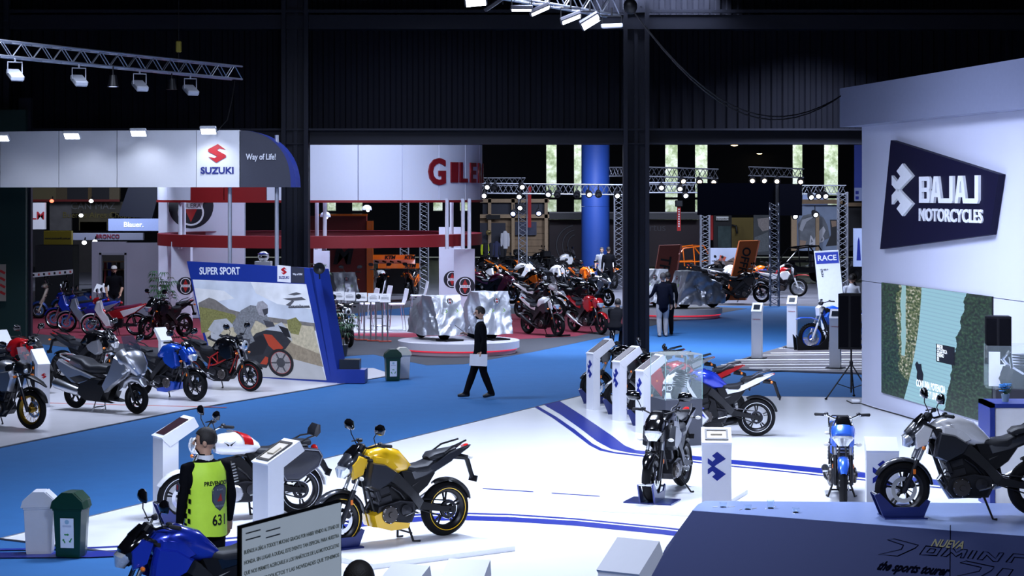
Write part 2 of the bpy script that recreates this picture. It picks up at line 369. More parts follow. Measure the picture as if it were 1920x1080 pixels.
# ------------------------------------------------------------------ motorcycles
# local frame: x forward, y to the rider's left, z up, origin on the ground midway between the axles
def paint(key, col, metal=.25, rough=.25): return M('paint_'+key, col, rough, metal, coat=1., var=.03)
def wheel(root, name, ax, R, w, style, rimm, parent_disc=True, stripe=None, lod=0, rimR=.215, knob=False):
    n = 40 if lod == 0 else 24
    h = w/2; Ri = rimR
    t = MB()
    prof = [(Ri, -h*.7), (Ri+.015, -h*.92), ((R+Ri)/2, -h), (R-.035, -h*.86), (R-.012, -h*.5), (R, 0), (R-.012, h*.5), (R-.035, h*.86), ((R+Ri)/2, h), (Ri+.015, h*.92), (Ri, h*.7)]
    t.lathe(prof, (ax[0], 0, ax[1]), n=n, closed=True)
    if knob:
        for k in range(34):
            a = 2*PI*k/34
            for y in (-h*.55, 0, h*.55):
                rr = R+.004-(0 if y == 0 else .012)
                t.box((ax[0]+rr*math.cos(a+(0.09 if y == 0 else 0)), y, ax[1]+rr*math.sin(a+(0.09 if y == 0 else 0))), (.022, .028, .024), Matrix.Rotation(-a, 3, 'Y'))
    tyre = t.build(name, RUBBER, root)
    r = MB()
    r.lathe([(Ri+.012, -h*.78), (Ri+.012, -h*.62), (Ri-.012, -h*.5), (Ri-.02, 0), (Ri-.012, h*.5), (Ri+.012, h*.62), (Ri+.012, h*.78), (Ri-.004, h*.72), (Ri-.03, h*.4), (Ri-.034, 0), (Ri-.03, -h*.4), (Ri-.004, -h*.72)], (ax[0], 0, ax[1]), n=n, closed=True)
    r.lathe([(.0, -.05), (.045, -.05), (.05, -.02), (.05, .02), (.045, .05), (.0, .05)], (ax[0], 0, ax[1]), n=14)
    if style == 'wire':
        for k in range(24 if lod == 0 else 14):
            a = 2*PI*k/(24 if lod == 0 else 14); y = .04 if k % 2 else -.04; b = a+(.5 if k % 4 < 2 else -.5)
            r.tube([(ax[0]+.045*math.cos(b), y, ax[1]+.045*math.sin(b)), (ax[0]+(Ri-.02)*math.cos(a), 0, ax[1]+(Ri-.02)*math.sin(a))], .0028, 4)
    else:
        ns = {'five': 5, 'three': 3, 'six': 6, 'y': 5}[style]
        for k in range(ns):
            a = 2*PI*k/ns+.3
            for da in ((-.13, .13) if style in ('y', 'three', 'six') else (0,)):
                p0 = Vector((ax[0]+.04*math.cos(a), 0, ax[1]+.04*math.sin(a)))
                p1 = Vector((ax[0]+(Ri-.02)*math.cos(a+da), 0, ax[1]+(Ri-.02)*math.sin(a+da)))
                r.tube([p0, (p0+p1)/2, p1], [.017, .011, .013], 6, flat=1.)
    rim = r.build('rim', rimm, tyre)
    if stripe:
        s = MB()
        for y in (-1, 1):
            s.lathe([(Ri+.016, y*(h*.93)), (Ri+.016, y*(h*.93+.002)), (Ri+.024, y*(h*.95+.002)), (Ri+.024, y*h*.95)], (ax[0], 0, ax[1]), n=n, closed=True)
        s.build('rim_stripe', stripe, tyre)
    if parent_disc and lod < 2:
        d = MB(); rd = .14 if name == 'front_wheel' else .11
        yy = .065
        d.lathe([(rd, yy), (rd, yy+.005), (rd*.68, yy+.005), (rd*.68, yy)], (ax[0], 0, ax[1]), n=28, closed=True)
        for k in range(6):
            a = 2*PI*k/6
            d.tube([(ax[0]+.04*math.cos(a), yy, ax[1]+.04*math.sin(a)), (ax[0]+rd*.7*math.cos(a+.3), yy, ax[1]+rd*.7*math.sin(a+.3))], .006, 4)
        d.build('brake_disc', CHROME, tyre)
    return tyre
def mirror_parts(root, base, out, top, chromed=False, rnd=False):
    for s in (1, -1):
        b = MB(); b0 = Vector((base[0], s*base[1], base[2])); b2 = Vector((top[0], s*(base[1]+out), top[2])); b1 = (b0+b2)/2+Vector((.03, -s*.01, .02))
        b.tube([b0, b1, b2], .006, 6); st = b.build('mirror', CHROME if chromed else BLACKP, root)
        h = MB()
        if rnd: h.ell((0, 0, 0), (.022, .055, .055), 14, 8)
        else:
            h.rings([[Vector((x, y*k, z*k)) for y, z in ((-.07, -.02), (-.055, .035), (0, .05), (.06, .045), (.085, .01), (.06, -.035), (0, -.045), (-.055, -.04))] for x, k in ((-.02, .9), (-.012, 1), (.012, .8), (.026, .35))])
            if s < 0: h.v = [(x, -y, z) for x, y, z in h.v]
        h.xf(Matrix.Translation(b2+Vector((0, s*.03, .02))) @ Matrix.Scale(1.3, 4)); h.build('mirror_head', BLACKG, st)
        g = MB(); g.lathe([(.04, 0), (.04, .002), (0, .002)], axis='x', n=12); g.xf(Matrix.Translation(b2+Vector((-.0225, s*.03, .02))) @ Matrix.Diagonal((-1, 1.3, .75, 1)))
        g.build('mirror_glass', CHROME, st)
def fork(root, ax, head, mat_low, mat_up, y=.095, usd=False):
    A = Vector((ax[0], 0, ax[1])); Hd = Vector((head[0], 0, head[1])); mid = A.lerp(Hd, .48)
    for s in (1, -1):
        o = Vector((0, s*y, 0))
        b = MB(); b.tube([mid+o, Hd+o], .027 if usd else .021, 10); up = b.build('fork_leg', mat_up, root)
        c = MB(); c.tube([A+o+Vector((0, 0, -.03)), A+o, mid+o], [.02, .03, .021 if usd else .029], 10); c.build('fork_slider', mat_low, up)
    for t in (.8, .99):
        b = MB(); b.box(A.lerp(Hd, t), (.07, y*2+.07, .03), Matrix.Rotation(-math.atan2(A.x-Hd.x, Hd.z-A.z), 3, 'Y'), .008); b.build('triple_clamp', STEEL, root)
    b = MB(); b.tube([A+Vector((0, -y-.02, 0)), A+Vector((0, y+.02, 0))], .012, 8); b.build('axle', STEEL, root)
def handlebar(root, c, wid, rise=.05, back=.12, chromed=False, cover=False):
    b = MB()
    pts = [(c[0]-back, wid/2, c[2-1]+rise), (c[0]-back*.5, wid*.3, c[1]+rise), (c[0], .1, c[1]), (c[0], -.1, c[1]), (c[0]-back*.5, -wid*.3, c[1]+rise), (c[0]-back, -wid/2, c[1]+rise)]
    b.tube(pts, .012, 8); hb = b.build('handlebar', CHROME if chromed else BLACKP, root)
    for s in (1, -1):
        g = MB(); e = Vector((c[0]-back, s*wid/2, c[1]+rise)); i = Vector((c[0]-back*.62, s*wid*.34, c[1]+rise))
        g.tube([i, e, e+(e-i)*.06], [.019, .019, .016], 10)
        g.build('grip', M('grip_rubber', (.015, .015, .016), .8), hb)
        l = MB(); l.tube([i+Vector((.02, 0, .01)), i+Vector((.07, s*.03, 0)), e+Vector((.075, 0, -.01))], [.008, .007, .005], 6)
        l.box(i+Vector((.0, -s*.03, .01)), (.05, .05, .045), None, .01); l.build('lever', STEEL, hb)
    for s in ((1,) if not cover else ()):
        g = MB(); g.tube([(c[0]+.03, s*.12, c[1]), (c[0]+.10, s*.10, c[1]-.12), (c[0]+.04, s*.08, c[1]-.3)], .005, 5); g.build('brake_hose', BLACKP, hb)
    return hb
def indicators(root, f, r, yf=.17, yr=.16, col=None):
    for (x, z), y in ((f, yf), (r, yr)):
        for s in (1, -1):
            b = MB(); b.tube([(x, s*.05, z), (x, s*(y-.04), z)], .007, 6); o = b.build('indicator', BLACKP, root)
            e = MB(); e.ell((x, s*y, z), (.022, .042, .024), 10, 6); e.build('indicator_lens', col or AMBER, o)
def chock(loc, yaw, label, col=None, wide=.34):
    # wheel chock with two side cheeks and a base plate
    t = thing('wheel_chock', label, 'wheel chock', loc, yaw, 'wheel chocks under display bikes')
    m = col or M('chock_navy', (.012, .022, .14), .3, .3, coat=.4)
    for s in (1, -1):
        b = MB(); b.prism([(-.21, .012), (.23, .012), (.33, .25), (.27, .27), (.12, .12), (-.16, .12), (-.24, .2), (-.28, .18)], s*.085, s*.105, .02); b.build('cheek_plate', m, t, False)
    b = MB(); b.box((0, 0, .008), (.46, wide, .016)); b.build('base_plate', m, t, False)
    b = MB(); b.tube([(.30, -.1, .25), (.30, .1, .25)], .016, 8); b.tube([(-.25, -.1, .17), (-.25, .1, .17)], .014, 8); b.build('cross_bar', ALU, t)
    return t
def engine_parts(root, cx=.02, w=.15, fins=False, mat=None, cov=None, lod=0, vee=False):
    mat = mat or ENGINE
    b = MB(); b.prism([(cx-.24, .30), (cx-.20, .22), (cx+.18, .22), (cx+.25, .30), (cx+.22, .42), (cx-.05, .47), (cx-.24, .44)], -w, w, .12)
    b.mirror(); e = b.build('engine', mat, root)
    for s in (1, -1):
        c = MB(); c.lathe([(.10, s*w*.85), (.10, s*(w+.025)), (.085, s*(w+.04)), (0, s*(w+.042))], (cx+.09, 0, .33), n=22)
        c.lathe([(.035, s*(w+.04)), (.03, s*(w+.055)), (0, s*(w+.055))], (cx+.09, 0, .33), n=12)
        c.build('engine_cover', cov or mat, e)
        if lod == 0:
            c = MB(); c.lathe([(.065, s*w*.85), (.065, s*(w+.02)), (0, s*(w+.03))], (cx-.12, 0, .36), n=18); c.build('sprocket_cover', mat, e)
            c = MB()
            for k in range(8): a = 2*PI*k/8; c.lathe([(.007, s*w), (.007, s*(w+.035)), (0, s*(w+.036))], (cx+.09+.092*math.cos(a), 0, .33+.092*math.sin(a)), n=6)
            c.build('cover_bolts', CHROME, e)
    c = MB(); R = Matrix.Rotation(math.radians(14), 3, 'Y')
    for k in range(7 if fins else 2):
        z = (.45+.035*k) if fins else (.48+.10*k)
        c.box((cx+.11+(z-.45)*.25, 0, z), (.19 if fins else .18, .2 if k % 2 == 0 else .18, .02 if fins else .085), R, .006)
    c.box((cx+.17, 0, .68), (.15, .17, .06), R, .012); c.build('cylinder', ALU if fins else mat, e)
    if lod == 0:
        c = MB(); c.tube([(cx-.15, .1, .45), (cx-.05, .13, .56), (cx+.05, .11, .63)], .014, 6); c.tube([(cx-.2, -.12, .42), (cx+.02, -.14, .52), (cx+.1, -.1, .6)], .012, 6)
        c.box((cx-.13, 0, .56), (.14, .16, .14), None, .02); c.build('intake', BLACKP, e)
    return e
def motorcycle(label, loc, yaw, kind='naked', c1=None, c2=None, c3=None, rim=None, stripe=None, lod=0, group='motorcycles on display', wb=1.38, name='motorcycle', opts=()):
    """kind: naked, sport, commuter, touring, cafe, adventure, dirt"""
    root = thing(name, label, 'motorcycle', loc, yaw, group)
    c1 = c1 or BLACKG; c2 = c2 or BLACKP; c3 = c3 or c2; rim = rim or M('rim_black', (.015, .015, .017), .3, .5)
    dirt = kind in ('dirt',); adv = kind == 'adventure'
    RF, RR = (.345, .33) if dirt else ((.325, .31) if adv else (.30, .31))
    fx, rx = wb/2, -wb/2; FA, RA = (fx, RF), (rx, RR)
    hz = .98 if not (dirt or adv) else 1.10; head = (fx-.30, hz)
    wst = 'wire' if (dirt or adv or 'wire' in opts) else ('six' if 'six' in opts else ('three' if kind in ('touring', 'commuter') else 'y'))
    slim = kind == 'commuter' or dirt
    wheel(root, 'front_wheel', FA, RF, .09 if slim else .115, wst, rim, True, stripe, lod, RF-.085, knob=dirt)
    wheel(root, 'rear_wheel', RA, RR, .105 if slim else .15, wst, rim, True, stripe, lod, RR-.095, knob=dirt)
    fork(root, FA, head, M('fork_white', (.7, .7, .72), .4) if dirt else (STEEL if 'goldfork' not in opts else M('gold_fork', (.5, .3, .06), .3, .8)), ALU if kind not in ('touring', 'cafe') else CHROME, usd='usd' in opts)
    # front mudguard
    b = MB()
    if dirt: b.loft([(fx+.42, .80, .035, .008), (fx+.30, .84, .07, .014), (fx, .83, .08, .016), (fx-.18, .77, .07, .012)], 12)
    elif adv: b.arc(FA, RF+.05, 20, 150, .07); b.loft([(fx+.34, .72, .02, .012), (fx+.22, .79, .06, .02), (fx+.02, .86, .09, .03), (fx-.12, .88, .08, .03)], 12)
    else: b.arc(FA, RF+.03, 28 if kind != 'sport' else 45, 172, .068)
    b.build('front_fender', c2 if kind not in ('touring', 'commuter', 'dirt') else c1, root)
    if not dirt and lod == 0:
        b = MB()
        b.box((FA[0]-.075, .075, FA[1]+.07), (.06, .05, .10), Matrix.Rotation(.5, 3, 'Y'), .012); b.build('brake_caliper', M('caliper_gold', (.35, .22, .05), .35, .7) if 'goldcal' in opts else STEEL, root)
        for s in (1, -1):
            b = MB(); b.box((FA[0]-.10, s*.128, FA[1]+.2), (.03, .008, .055), None, .003); b.build('reflector', AMBER, root)
    # frame
    b = MB()
    spar = M('frame_'+('red' if 'redframe' in opts else ('orange' if 'orangeframe' in opts else 'black')), (.35, .012, .012) if 'redframe' in opts else ((.62, .13, .01) if 'orangeframe' in opts else (.02, .02, .022)), .35, .3)
    piv = (-.24, .42)
    for s in (1, -1):
        if kind in ('touring', 'commuter', 'cafe'):
            b.tube([(head[0]-.02, s*.03, hz-.08), (.12, s*.06, .80), (-.2, s*.11, .72), (-.30, s*.13, .56), (piv[0], s*.13, piv[1])], .016, 8)
        elif 'redframe' in opts or 'orangeframe' in opts:
            top = [(head[0]-.02, s*.06, hz-.08), (.1, s*.16, .80), (-.15, s*.17, .66), (piv[0], s*.13, piv[1])]
            bot = [(head[0]-.01, s*.05, hz-.18), (.2, s*.16, .62), (-.02, s*.17, .52), (piv[0], s*.13, piv[1]+.06)]
            b.tube(top, .017, 8); b.tube(bot, .016, 8)
            for k in range(3): b.tube([Vector(top[k]).lerp(Vector(top[k+1]), .35), Vector(bot[k]).lerp(Vector(bot[k+1]), .75)], .012, 6); b.tube([Vector(top[k]).lerp(Vector(top[k+1]), .9), Vector(bot[k]).lerp(Vector(bot[k+1]), .75)], .012, 6)
        else:
            b.prism([(head[0]+.01, hz-.02), (head[0]-.06, hz-.17), (.05, .66), (-.14, .50), (piv[0]-.03, piv[1]-.08), (piv[0]-.09, piv[1]+.02), (-.20, .58), (-.02, .76), (head[0]-.1, hz-.02)], s*.10, s*.155, .07)
        b.tube([(-.18, s*.12, .62), (-.45, s*.1, .74), (rx-.05, s*.07, .86)], .013, 6)
        b.tube([(head[0], s*.03, hz-.2), (.28, s*.07, .40), (.2, s*.09, .23), (-.1, s*.1, .22)], .015, 6)
    b.build('frame', spar, root)
    # swingarm, chain, shock
    b = MB()
    for s in (1, -1):
        b.prism([(piv[0]+.05, piv[1]+.05), (piv[0]+.03, piv[1]-.06), (RA[0]-.06, RA[1]-.04), (RA[0]-.08, RA[1]+.03), (RA[0]+.1, RA[1]+.05)], s*.105, s*.135, .05)
    b.tube([(RA[0], -.15, RA[1]), (RA[0], .15, RA[1])], .014, 8); b.build('swingarm', ALU if ('alusw' in opts or dirt) else BLACKP, root)
    if lod == 0:
        b = MB(); b.lathe([(.10, .085), (.10, .093), (.07, .093), (.07, .085)], (RA[0], 0, RA[1]), n=24, closed=True); b.build('sprocket', STEEL, root)
        b = MB(); b.tube([(RA[0], .09, RA[1]+.1), (piv[0]+.02, .09, piv[1]+.05), (piv[0]+.06, .09, piv[1]), (piv[0]+.02, .09, piv[1]-.05), (RA[0], .09, RA[1]-.1)], .009, 6); b.build('chain', STEEL, root)
    b = MB()
    if kind in ('touring', 'commuter', 'cafe'):
        for s in (1, -1):
            b.tube([(RA[0]+.03, s*.15, RA[1]+.06), (RA[0]+.16, s*.14, .72)], .012, 6)
            b.tube([Vector((RA[0]+.03, s*.15, RA[1]+.06)).lerp(Vector((RA[0]+.16, s*.14, .72)), t/14) + Vector((.0, 0, 0)) for t in range(3, 13)], [.026 if t % 2 else .02 for t in range(3, 13)], 8)
    else: b.tube([(piv[0]-.10, 0, .40), (piv[0]-.04, 0, .66)], [.03, .03], 8)
    b.build('shock_absorber', M('shock_red', (.4, .02, .02), .4) if 'redshock' in opts else STEEL, root)
    # engine
    engine_parts(root, .03, .14 if not dirt else .11, kind in ('touring', 'commuter', 'cafe'), None, ALU if 'silvereng' in opts else (M('cover_bronze', (.09, .08, .075), .35, .8)), lod)
    # exhaust
    b = MB()
    if kind in ('touring', 'commuter', 'cafe'):
        b.tube([(.24, -.06, .60), (.32, -.09, .48), (.26, -.13, .26), (.05, -.15, .20), (-.3, -.17, .22)], .021, 8); b.tube([(-.3, -.17, .22), (-.38, -.18, .24), (rx-.12, -.2, .30), (rx-.16, -.2, .305)], [.025, .045, .05, .035], 12)
    elif dirt: b.tube([(.22, -.05, .62), (.34, -.1, .5), (.2, -.14, .42), (-.1, -.15, .55), (-.3, -.15, .68)], .021, 8); b.tube([(-.3, -.15, .68), (-.38, -.16, .72), (-.75, -.17, .84)], [.025, .055, .05], 12)
    elif kind == 'sport' or 'stub' in opts: b.tube([(.24, 0, .52), (.34, 0, .40), (.22, -.03, .2), (0, -.08, .17)], .025, 8); b.tube([(0, -.1, .17), (-.08, -.13, .18), (-.36, -.17, .24), (-.4, -.17, .25)], [.03, .06, .06, .04], 12)
    else:
        b.tube([(.24, 0, .52), (.34, 0, .40), (.2, -.05, .2), (-.1, -.12, .2), (-.3, -.16, .28)], .023, 8); b.tube([(-.3, -.16, .28), (-.36, -.18, .32), (-.72, -.2, .50), (-.76, -.2, .52)], [.028, .055, .055, .035], 12)
    b.build('exhaust', CHROME if kind in ('touring', 'cafe') or 'chromex' in opts else (ALU if 'alux' in opts else STEEL), root)
    # covers that fill the frame triangle
    if not dirt:
        for s in (1, -1):
            b = MB(); b.prism([(-.02, .80), (-.12, .58), (-.26, .50), (-.40, .60), (-.50, .74), (-.46, .79), (-.2, .79)], s*.05, s*.125, .1); b.build('frame_cover', BLACKP, root)
    b = MB(); b.prism([(.26, .72), (.02, .76), (-.12, .62), (-.22, .46), (.0, .42), (.22, .46), (.30, .58)], -.085, .085); b.build('airbox', BLACKP, root)
    # radiator + cooling shrouds
    if kind not in ('touring', 'commuter', 'cafe'):
        b = MB(); b.box((.27, 0, .60), (.05, .28, .26), Matrix.Rotation(.35, 3, 'Y'), .01); b.build('radiator', STEEL, root)
    # tank
    tw = .155 if kind not in ('dirt', 'commuter') else .12
    b = MB(); z0 = 0 if not (dirt or adv) else .04
    if kind in ('touring', 'cafe', 'commuter'):
        b.loft([(.34, .90, tw*.62, .09), (.26, .91, tw*.95, .125), (.10, .915, tw*1.08, .145), (-.06, .89, tw, .12), (-.18, .845, tw*.66, .075), (-.22, .82, tw*.4, .04)], 20, 2.3)
    else:
        b.loft([(head[0]+.01, .91+z0, tw*.6, .07), (.31, .93+z0, tw*1.0, .125), (.17, .945+z0, tw*1.2, .15), (.02, .90+z0, tw*1.1, .14), (-.11, .835+z0, tw*.75, .09), (-.20, .80+z0, tw*.5, .045)], 20, 2.9)
    tank = b.build('fuel_tank', c3 if 'tank3' in opts else c1, root)
    b = MB(); b.lathe([(.04, 0), (.04, .012), (.03, .016), (0, .016)], (.14, 0, 1.06+z0+(.0 if kind in ('touring', 'cafe', 'commuter') else .008)), 'z', 16); b.build('filler_cap', ALU, tank)
    if kind in ('touring', 'cafe'):
        b = MB(); secs = [(.34, .90, tw*.62, .09), (.26, .91, tw*.95, .125), (.10, .915, tw*1.08, .145), (-.06, .89, tw, .12), (-.18, .845, tw*.66, .075)]
        if c3 is not c2:   # broad stripe that runs over the tank
            out = []
            for t in range(0, 25):
                g = PI*t/24; row = []
                for x, z, hw, hh in ((.115, .915, tw*1.08+.004, .149), (.085, .914, tw*1.08+.004, .149), (.03, .905, tw*1.05+.004, .142), (.0, .90, tw*1.03+.004, .137)):
                    e = 2/2.3; row.append(Vector((x-(.11*abs(math.cos(g))), hw*math.copysign(abs(math.cos(g))**e, math.cos(g)), z+hh*math.sin(g)**e-.0)))
                out.append(row)
            vs = [p for r in out for p in r]; b.add(vs, [(i*4+j, i*4+j+1, i*4+5+j, i*4+4+j) for i in range(24) for j in range(3)]); b.build('tank_stripe', c3, tank)
        for s in (1, -1):
            b = MB(); y = s*(tw*1.08+.004)
            for k in (-1, 1): b.prism([(.19, .915), (.19+k*.075, .955), (.19+k*.04, .925), (.19+k*.02, .90)], y-.004, y+.004)
            b.build('tank_emblem', BLACKP, tank)
    # shrouds at the tank sides
    if kind in ('naked', 'sport', 'adventure', 'dirt'):
        for s in (1, -1):
            b = MB()
            if dirt: P = [(.36, .98), (.10, .96), (-.02, .82), (.16, .62), (.34, .66), (.44, .86)]
            elif adv: P = [(.46, .98), (.12, .94), (.05, .82), (.25, .60), (.42, .62), (.50, .86)]
            else: P = [(.37, .93), (.20, .90), (.04, .80), (.10, .70), (.30, .60), (.42, .66), (.40, .80)]
            b.prism(P, s*.10, s*(.215 if not dirt else .19), .14); b.build('tank_shroud', BLACKP if kind == 'sport' else (c3 if kind != 'adventure' else c1), root)
            if kind == 'naked':
                b = MB(); b.prism([(.33, .99), (.12, .955), (.02, .84), (.12, .80), (.34, .86)], s*.135, s*.182, .1); b.build('tank_wing', c1, root)
    # bellypan
    if kind == 'sport' or 'belly' in opts:
        for s in (1, -1):
            b = MB(); b.prism([(.34, .34), (.30, .20), (.10, .14), (-.14, .15), (-.17, .21), (.08, .25), (.22, .38)], s*.02, s*.155, .1); b.build('belly_pan', c1 if kind != 'sport' else c2, root)
    if kind == 'sport':
        for s in (1, -1):
            b = MB(); b.prism([(.62, .92), (.44, .98), (.40, .84), (.26, .62), (.20, .44), (.08, .30), (.20, .17), (.36, .30), (.46, .52), (.62, .72)], s*.12, s*.225, .06); f = b.build('side_fairing', c1, root)
            b = MB(); b.prism([(.30, .56), (.16, .47), (.22, .44), (.13, .30), (.27, .40), (.40, .50), (.36, .56)], s*.215, s*.230, .0); b.build('fairing_graphic', c3, f)
            b = MB(); b.prism([(.10, .66), (-.02, .60), (-.08, .32), (.06, .26), (.12, .36), (.05, .58)], s*.1, s*.17, .1); b.build('inner_fairing', BLACKP, f)
        b = MB(); b.loft([(.80, .82, .05, .05), (.70, .88, .14, .12), (.55, .93, .19, .15), (.44, .96, .2, .12)], 16, 2.6); b.build('nose_fairing', c1, root)
        b = MB(); b.loft([(.72, .99, .09, .02), (.58, 1.09, .13, .035), (.48, 1.16, .12, .02)], 12); b.build('windscreen', M('smoked_screen', (.02, .025, .03), .08, coat=1.), root)
        for s in (1, -1):
            b = MB(); b.ell((.755, s*.075, .86), (.04, .05, .045), 12, 8); b.build('headlight', LENS, root)
    # seat
    zs = .80 if not (dirt or adv) else .90
    b = MB()
    if dirt: b.loft([(.12, .96, .06, .03), (-.1, .93, .085, .04), (-.4, .935, .1, .045), (-.7, .97, .09, .035), (-.82, .985, .05, .02)], 14, 3)
    elif kind in ('touring', 'commuter', 'cafe'): b.loft([(-.12, .84, .07, .045), (-.2, .80, .125, .06), (-.38, .79, .15, .065), (-.52, .83, .15, .07), (-.72, .87, .14, .06), (-.86, .885, .09, .035)], 16, 3)
    else: b.loft([(-.10, zs+.02, .08, .035), (-.22, zs-.01, .14, .05), (-.38, zs, .155, .055), (-.47, zs+.045, .12, .045), (-.49, zs+.05, .06, .02)], 16, 3)
    seat = b.build('seat', SEAT, root)
    if kind in ('naked', 'sport', 'adventure'):
        b = MB(); b.loft([(-.44, zs+.09, .08, .03), (-.50, zs+.12, .125, .045), (-.66, zs+.145, .115, .04), (-.80, zs+.175, .07, .025)], 14, 3); b.build('pillion_seat', SEAT, root)
        for s in (1, -1):
            b = MB(); b.prism([(-.16, zs-.03), (-.20, zs-.12), (-.42, zs-.07), (-.70, zs+.06), (-.95, zs+.20), (-.97, zs+.22), (-.68, zs+.15), (-.46, zs+.04)], s*.075, s*.135, .08); b.build('tail_cowl', c1 if 'tail1' in opts else (c3 if 'tail3' in opts else c2), root)
            b = MB(); b.tube([(-.6, s*.13, zs+.15), (-.72, s*.13, zs+.22), (-.92, s*.08, zs+.27)], .011, 6); b.build('grab_rail', BLACKP if kind == 'naked' else STEEL, root)
        b = MB(); b.loft([(-.93, zs+.19, .05, .016), (-.985, zs+.212, .03, .010)], 10, 3); b.build('tail_light', REDL, root)
        b = MB(); b.box((-.0, 0, 0), (.05, .04, .02)); 
        b = MB(); b.tube([(-.80, 0, zs+.10), (-.98, 0, zs+.06), (-1.04, 0, zs-.12), (-1.06, 0, zs-.17)], [.03, .022, .018, .02], 6, flat=1.6); b.box((-1.07, 0, zs-.18), (.015, .16, .07), Matrix.Rotation(-.25, 3, 'Y'), .003); b.build('plate_holder', BLACKP, root)
        b = MB(); b.arc(RA, RR+.035, 62, 165 if 'hugger' in opts else 128, .075); b.build('rear_fender', BLACKP, root)
    elif dirt:
        b = MB(); b.loft([(-.55, .90, .10, .02), (-.8, .95, .10, .014), (-1.05, 1.0, .07, .008)], 12); b.build('rear_fender', c1, root)
        for s in (1, -1):
            b = MB(); b.prism([(-.05, .86), (-.1, .68), (-.4, .62), (-.72, .78), (-.78, .92), (-.4, .89)], s*.10, s*.15, .1); b.build('number_panel', c2, root)
    else:
        b = MB(); b.arc(RA, RR+.05, 45, 175, .085); b.build('rear_fender', c1 if kind != 'cafe' else c2, root)
        for s in (1, -1):
            b = MB(); b.prism([(-.12, .78), (-.16, .56), (-.34, .56), (-.44, .72), (-.5, .78)], s*.09, s*.145, .12); b.build('side_cover', c1 if kind != 'touring' else c2, root)
        if kind == 'commuter':
            for s in (1, -1):
                b = MB(); b.prism([(-.34, .80), (-.5, .70), (-.9, .82), (-.95, .90), (-.6, .86)], s*.08, s*.14, .1); b.build('tail_cowl', c1, root)
        b = MB(); b.tube([(-.62, .15, .86), (-.80, .15, .95), (-.92, .1, .97), (-.92, -.1, .97), (-.80, -.15, .95), (-.62, -.15, .86)], .011, 8); b.build('grab_rail', CHROME if kind != 'touring' else BLACKP, root)
        b = MB(); b.ell((-.93, 0, .80), (.04, .08, .05)); b.build('tail_light', REDL, root)
        b = MB(); b.tube([(-.90, 0, .74), (-1.03, 0, .62), (-1.10, 0, .50)], [.03, .025, .02], 6, flat=1.8); b.box((-1.11, 0, .5), (.012, .17, .09), Matrix.Rotation(-.4, 3, 'Y')); b.build('plate_holder', BLACKP, root)
    # headlight
    if kind in ('touring', 'cafe') or 'roundlamp' in opts:
        b = MB(); b.ell((head[0]+.12, 0, hz-.07), (.10, .10, .10), 18, 10); h = b.build('headlight', c1 if kind == 'touring' else (CHROME if 'cafe' != kind else BLACKG), root)
        b = MB(); b.lathe([(.096, 0), (.1, .012), (.085, .03), (.05, .042), (0, .046)], (head[0]+.165, 0, hz-.07), 'x', 20); b.build('headlight_lens', LENS, h)
    elif dirt:
        b = MB(); b.prism([(head[0]+.04, hz+.05), (head[0]+.14, hz-.02), (head[0]+.12, hz-.22), (head[0]+.06, hz-.22)], -.10, .10, .1); b.build('number_plate', c2, root)
    elif kind == 'adventure':
        b = MB(); b.loft([(head[0]+.25, hz-.16, .03, .04), (head[0]+.18, hz-.10, .11, .10), (head[0]+.05, hz-.06, .14, .12)], 14); h = b.build('headlight', c2, root)
        b = MB(); b.ell((head[0]+.21, 0, hz-.12), (.05, .09, .07)); b.build('headlight_lens', LENS, h)
        b = MB(); b.loft([(head[0]+.20, hz+.0, .12, .012), (head[0]+.14, hz+.14, .14, .02), (head[0]+.06, hz+.26, .1, .012)], 12); b.build('windscreen', M('clear_screen', (.5, .5, .55), .08, alpha=.35, coat=1.), root)
    elif kind in ('naked', 'commuter'):
        k = 1.0 if kind == 'naked' else 1.15
        b = MB(); b.loft([(head[0]+.235, hz-.20, .07*k, .05), (head[0]+.20, hz-.12, .125*k, .095), (head[0]+.12, hz-.05, .135*k, .11), (head[0]+.03, hz-.0, .10*k, .08)], 16, 2.6); h = b.build('headlight', c1 if ('facecol' in opts or kind == 'commuter') else c2, root)
        b = MB(); b.loft([(head[0]+.262, hz-.225, .05*k, .04), (head[0]+.245, hz-.15, .105*k, .07), (head[0]+.19, hz-.085, .12*k, .05)], 16, 2.8); b.build('headlight_lens', LENS, h)
        b = MB(); b.loft([(head[0]+.215, hz-.075, .105, .012), (head[0]+.16, hz+.03, .115, .022), (head[0]+.075, hz+.12, .075, .012)], 12); b.build('fly_screen', BLACKG, root)
        for s in (1, -1):
            b = MB(); b.prism([(head[0]+.20, hz-.08), (head[0]+.10, hz+.02), (head[0]-.0, hz-.02), (head[0]+.06, hz-.2), (head[0]+.18, hz-.24)], s*.085, s*.14, .12); b.build('headlight_cowl', c1, root)
    # instruments
    b = MB(); b.box((head[0]+.03, 0, hz+.09), (.07, .16, .10), Matrix.Rotation(-.7, 3, 'Y'), .02); b.build('instrument', BLACKP, root)
    # bars, mirrors
    bx, bz = head[0]-.02, hz+.05
    if kind == 'sport': handlebar(root, (bx+.02, bz-.04), .66, 0, .1); 
    else: handlebar(root, (bx, bz+(.04 if not dirt else .06)), .74 if kind != 'commuter' else .68, .04 if kind not in ('touring',) else .08, .13 if kind != 'touring' else .2, kind in ('touring', 'commuter', 'cafe'))
    if not dirt and 'nomirror' not in opts:
        mirror_parts(root, (bx-.03, .22 if kind != 'sport' else .2, bz+.06), .08, (bx+.0, 0, bz+.24), False, kind == 'cafe')
    if not dirt:
        indicators(root, (head[0]+.12, hz-.22), (-.92 if kind in ('naked', 'sport', 'adventure') else -.90, zs+.09 if kind in ('naked', 'sport', 'adventure') else .74), .2, .17, M('clear_indicator', (.7, .68, .62), .15, coat=1.) if 'clearind' in opts else None)
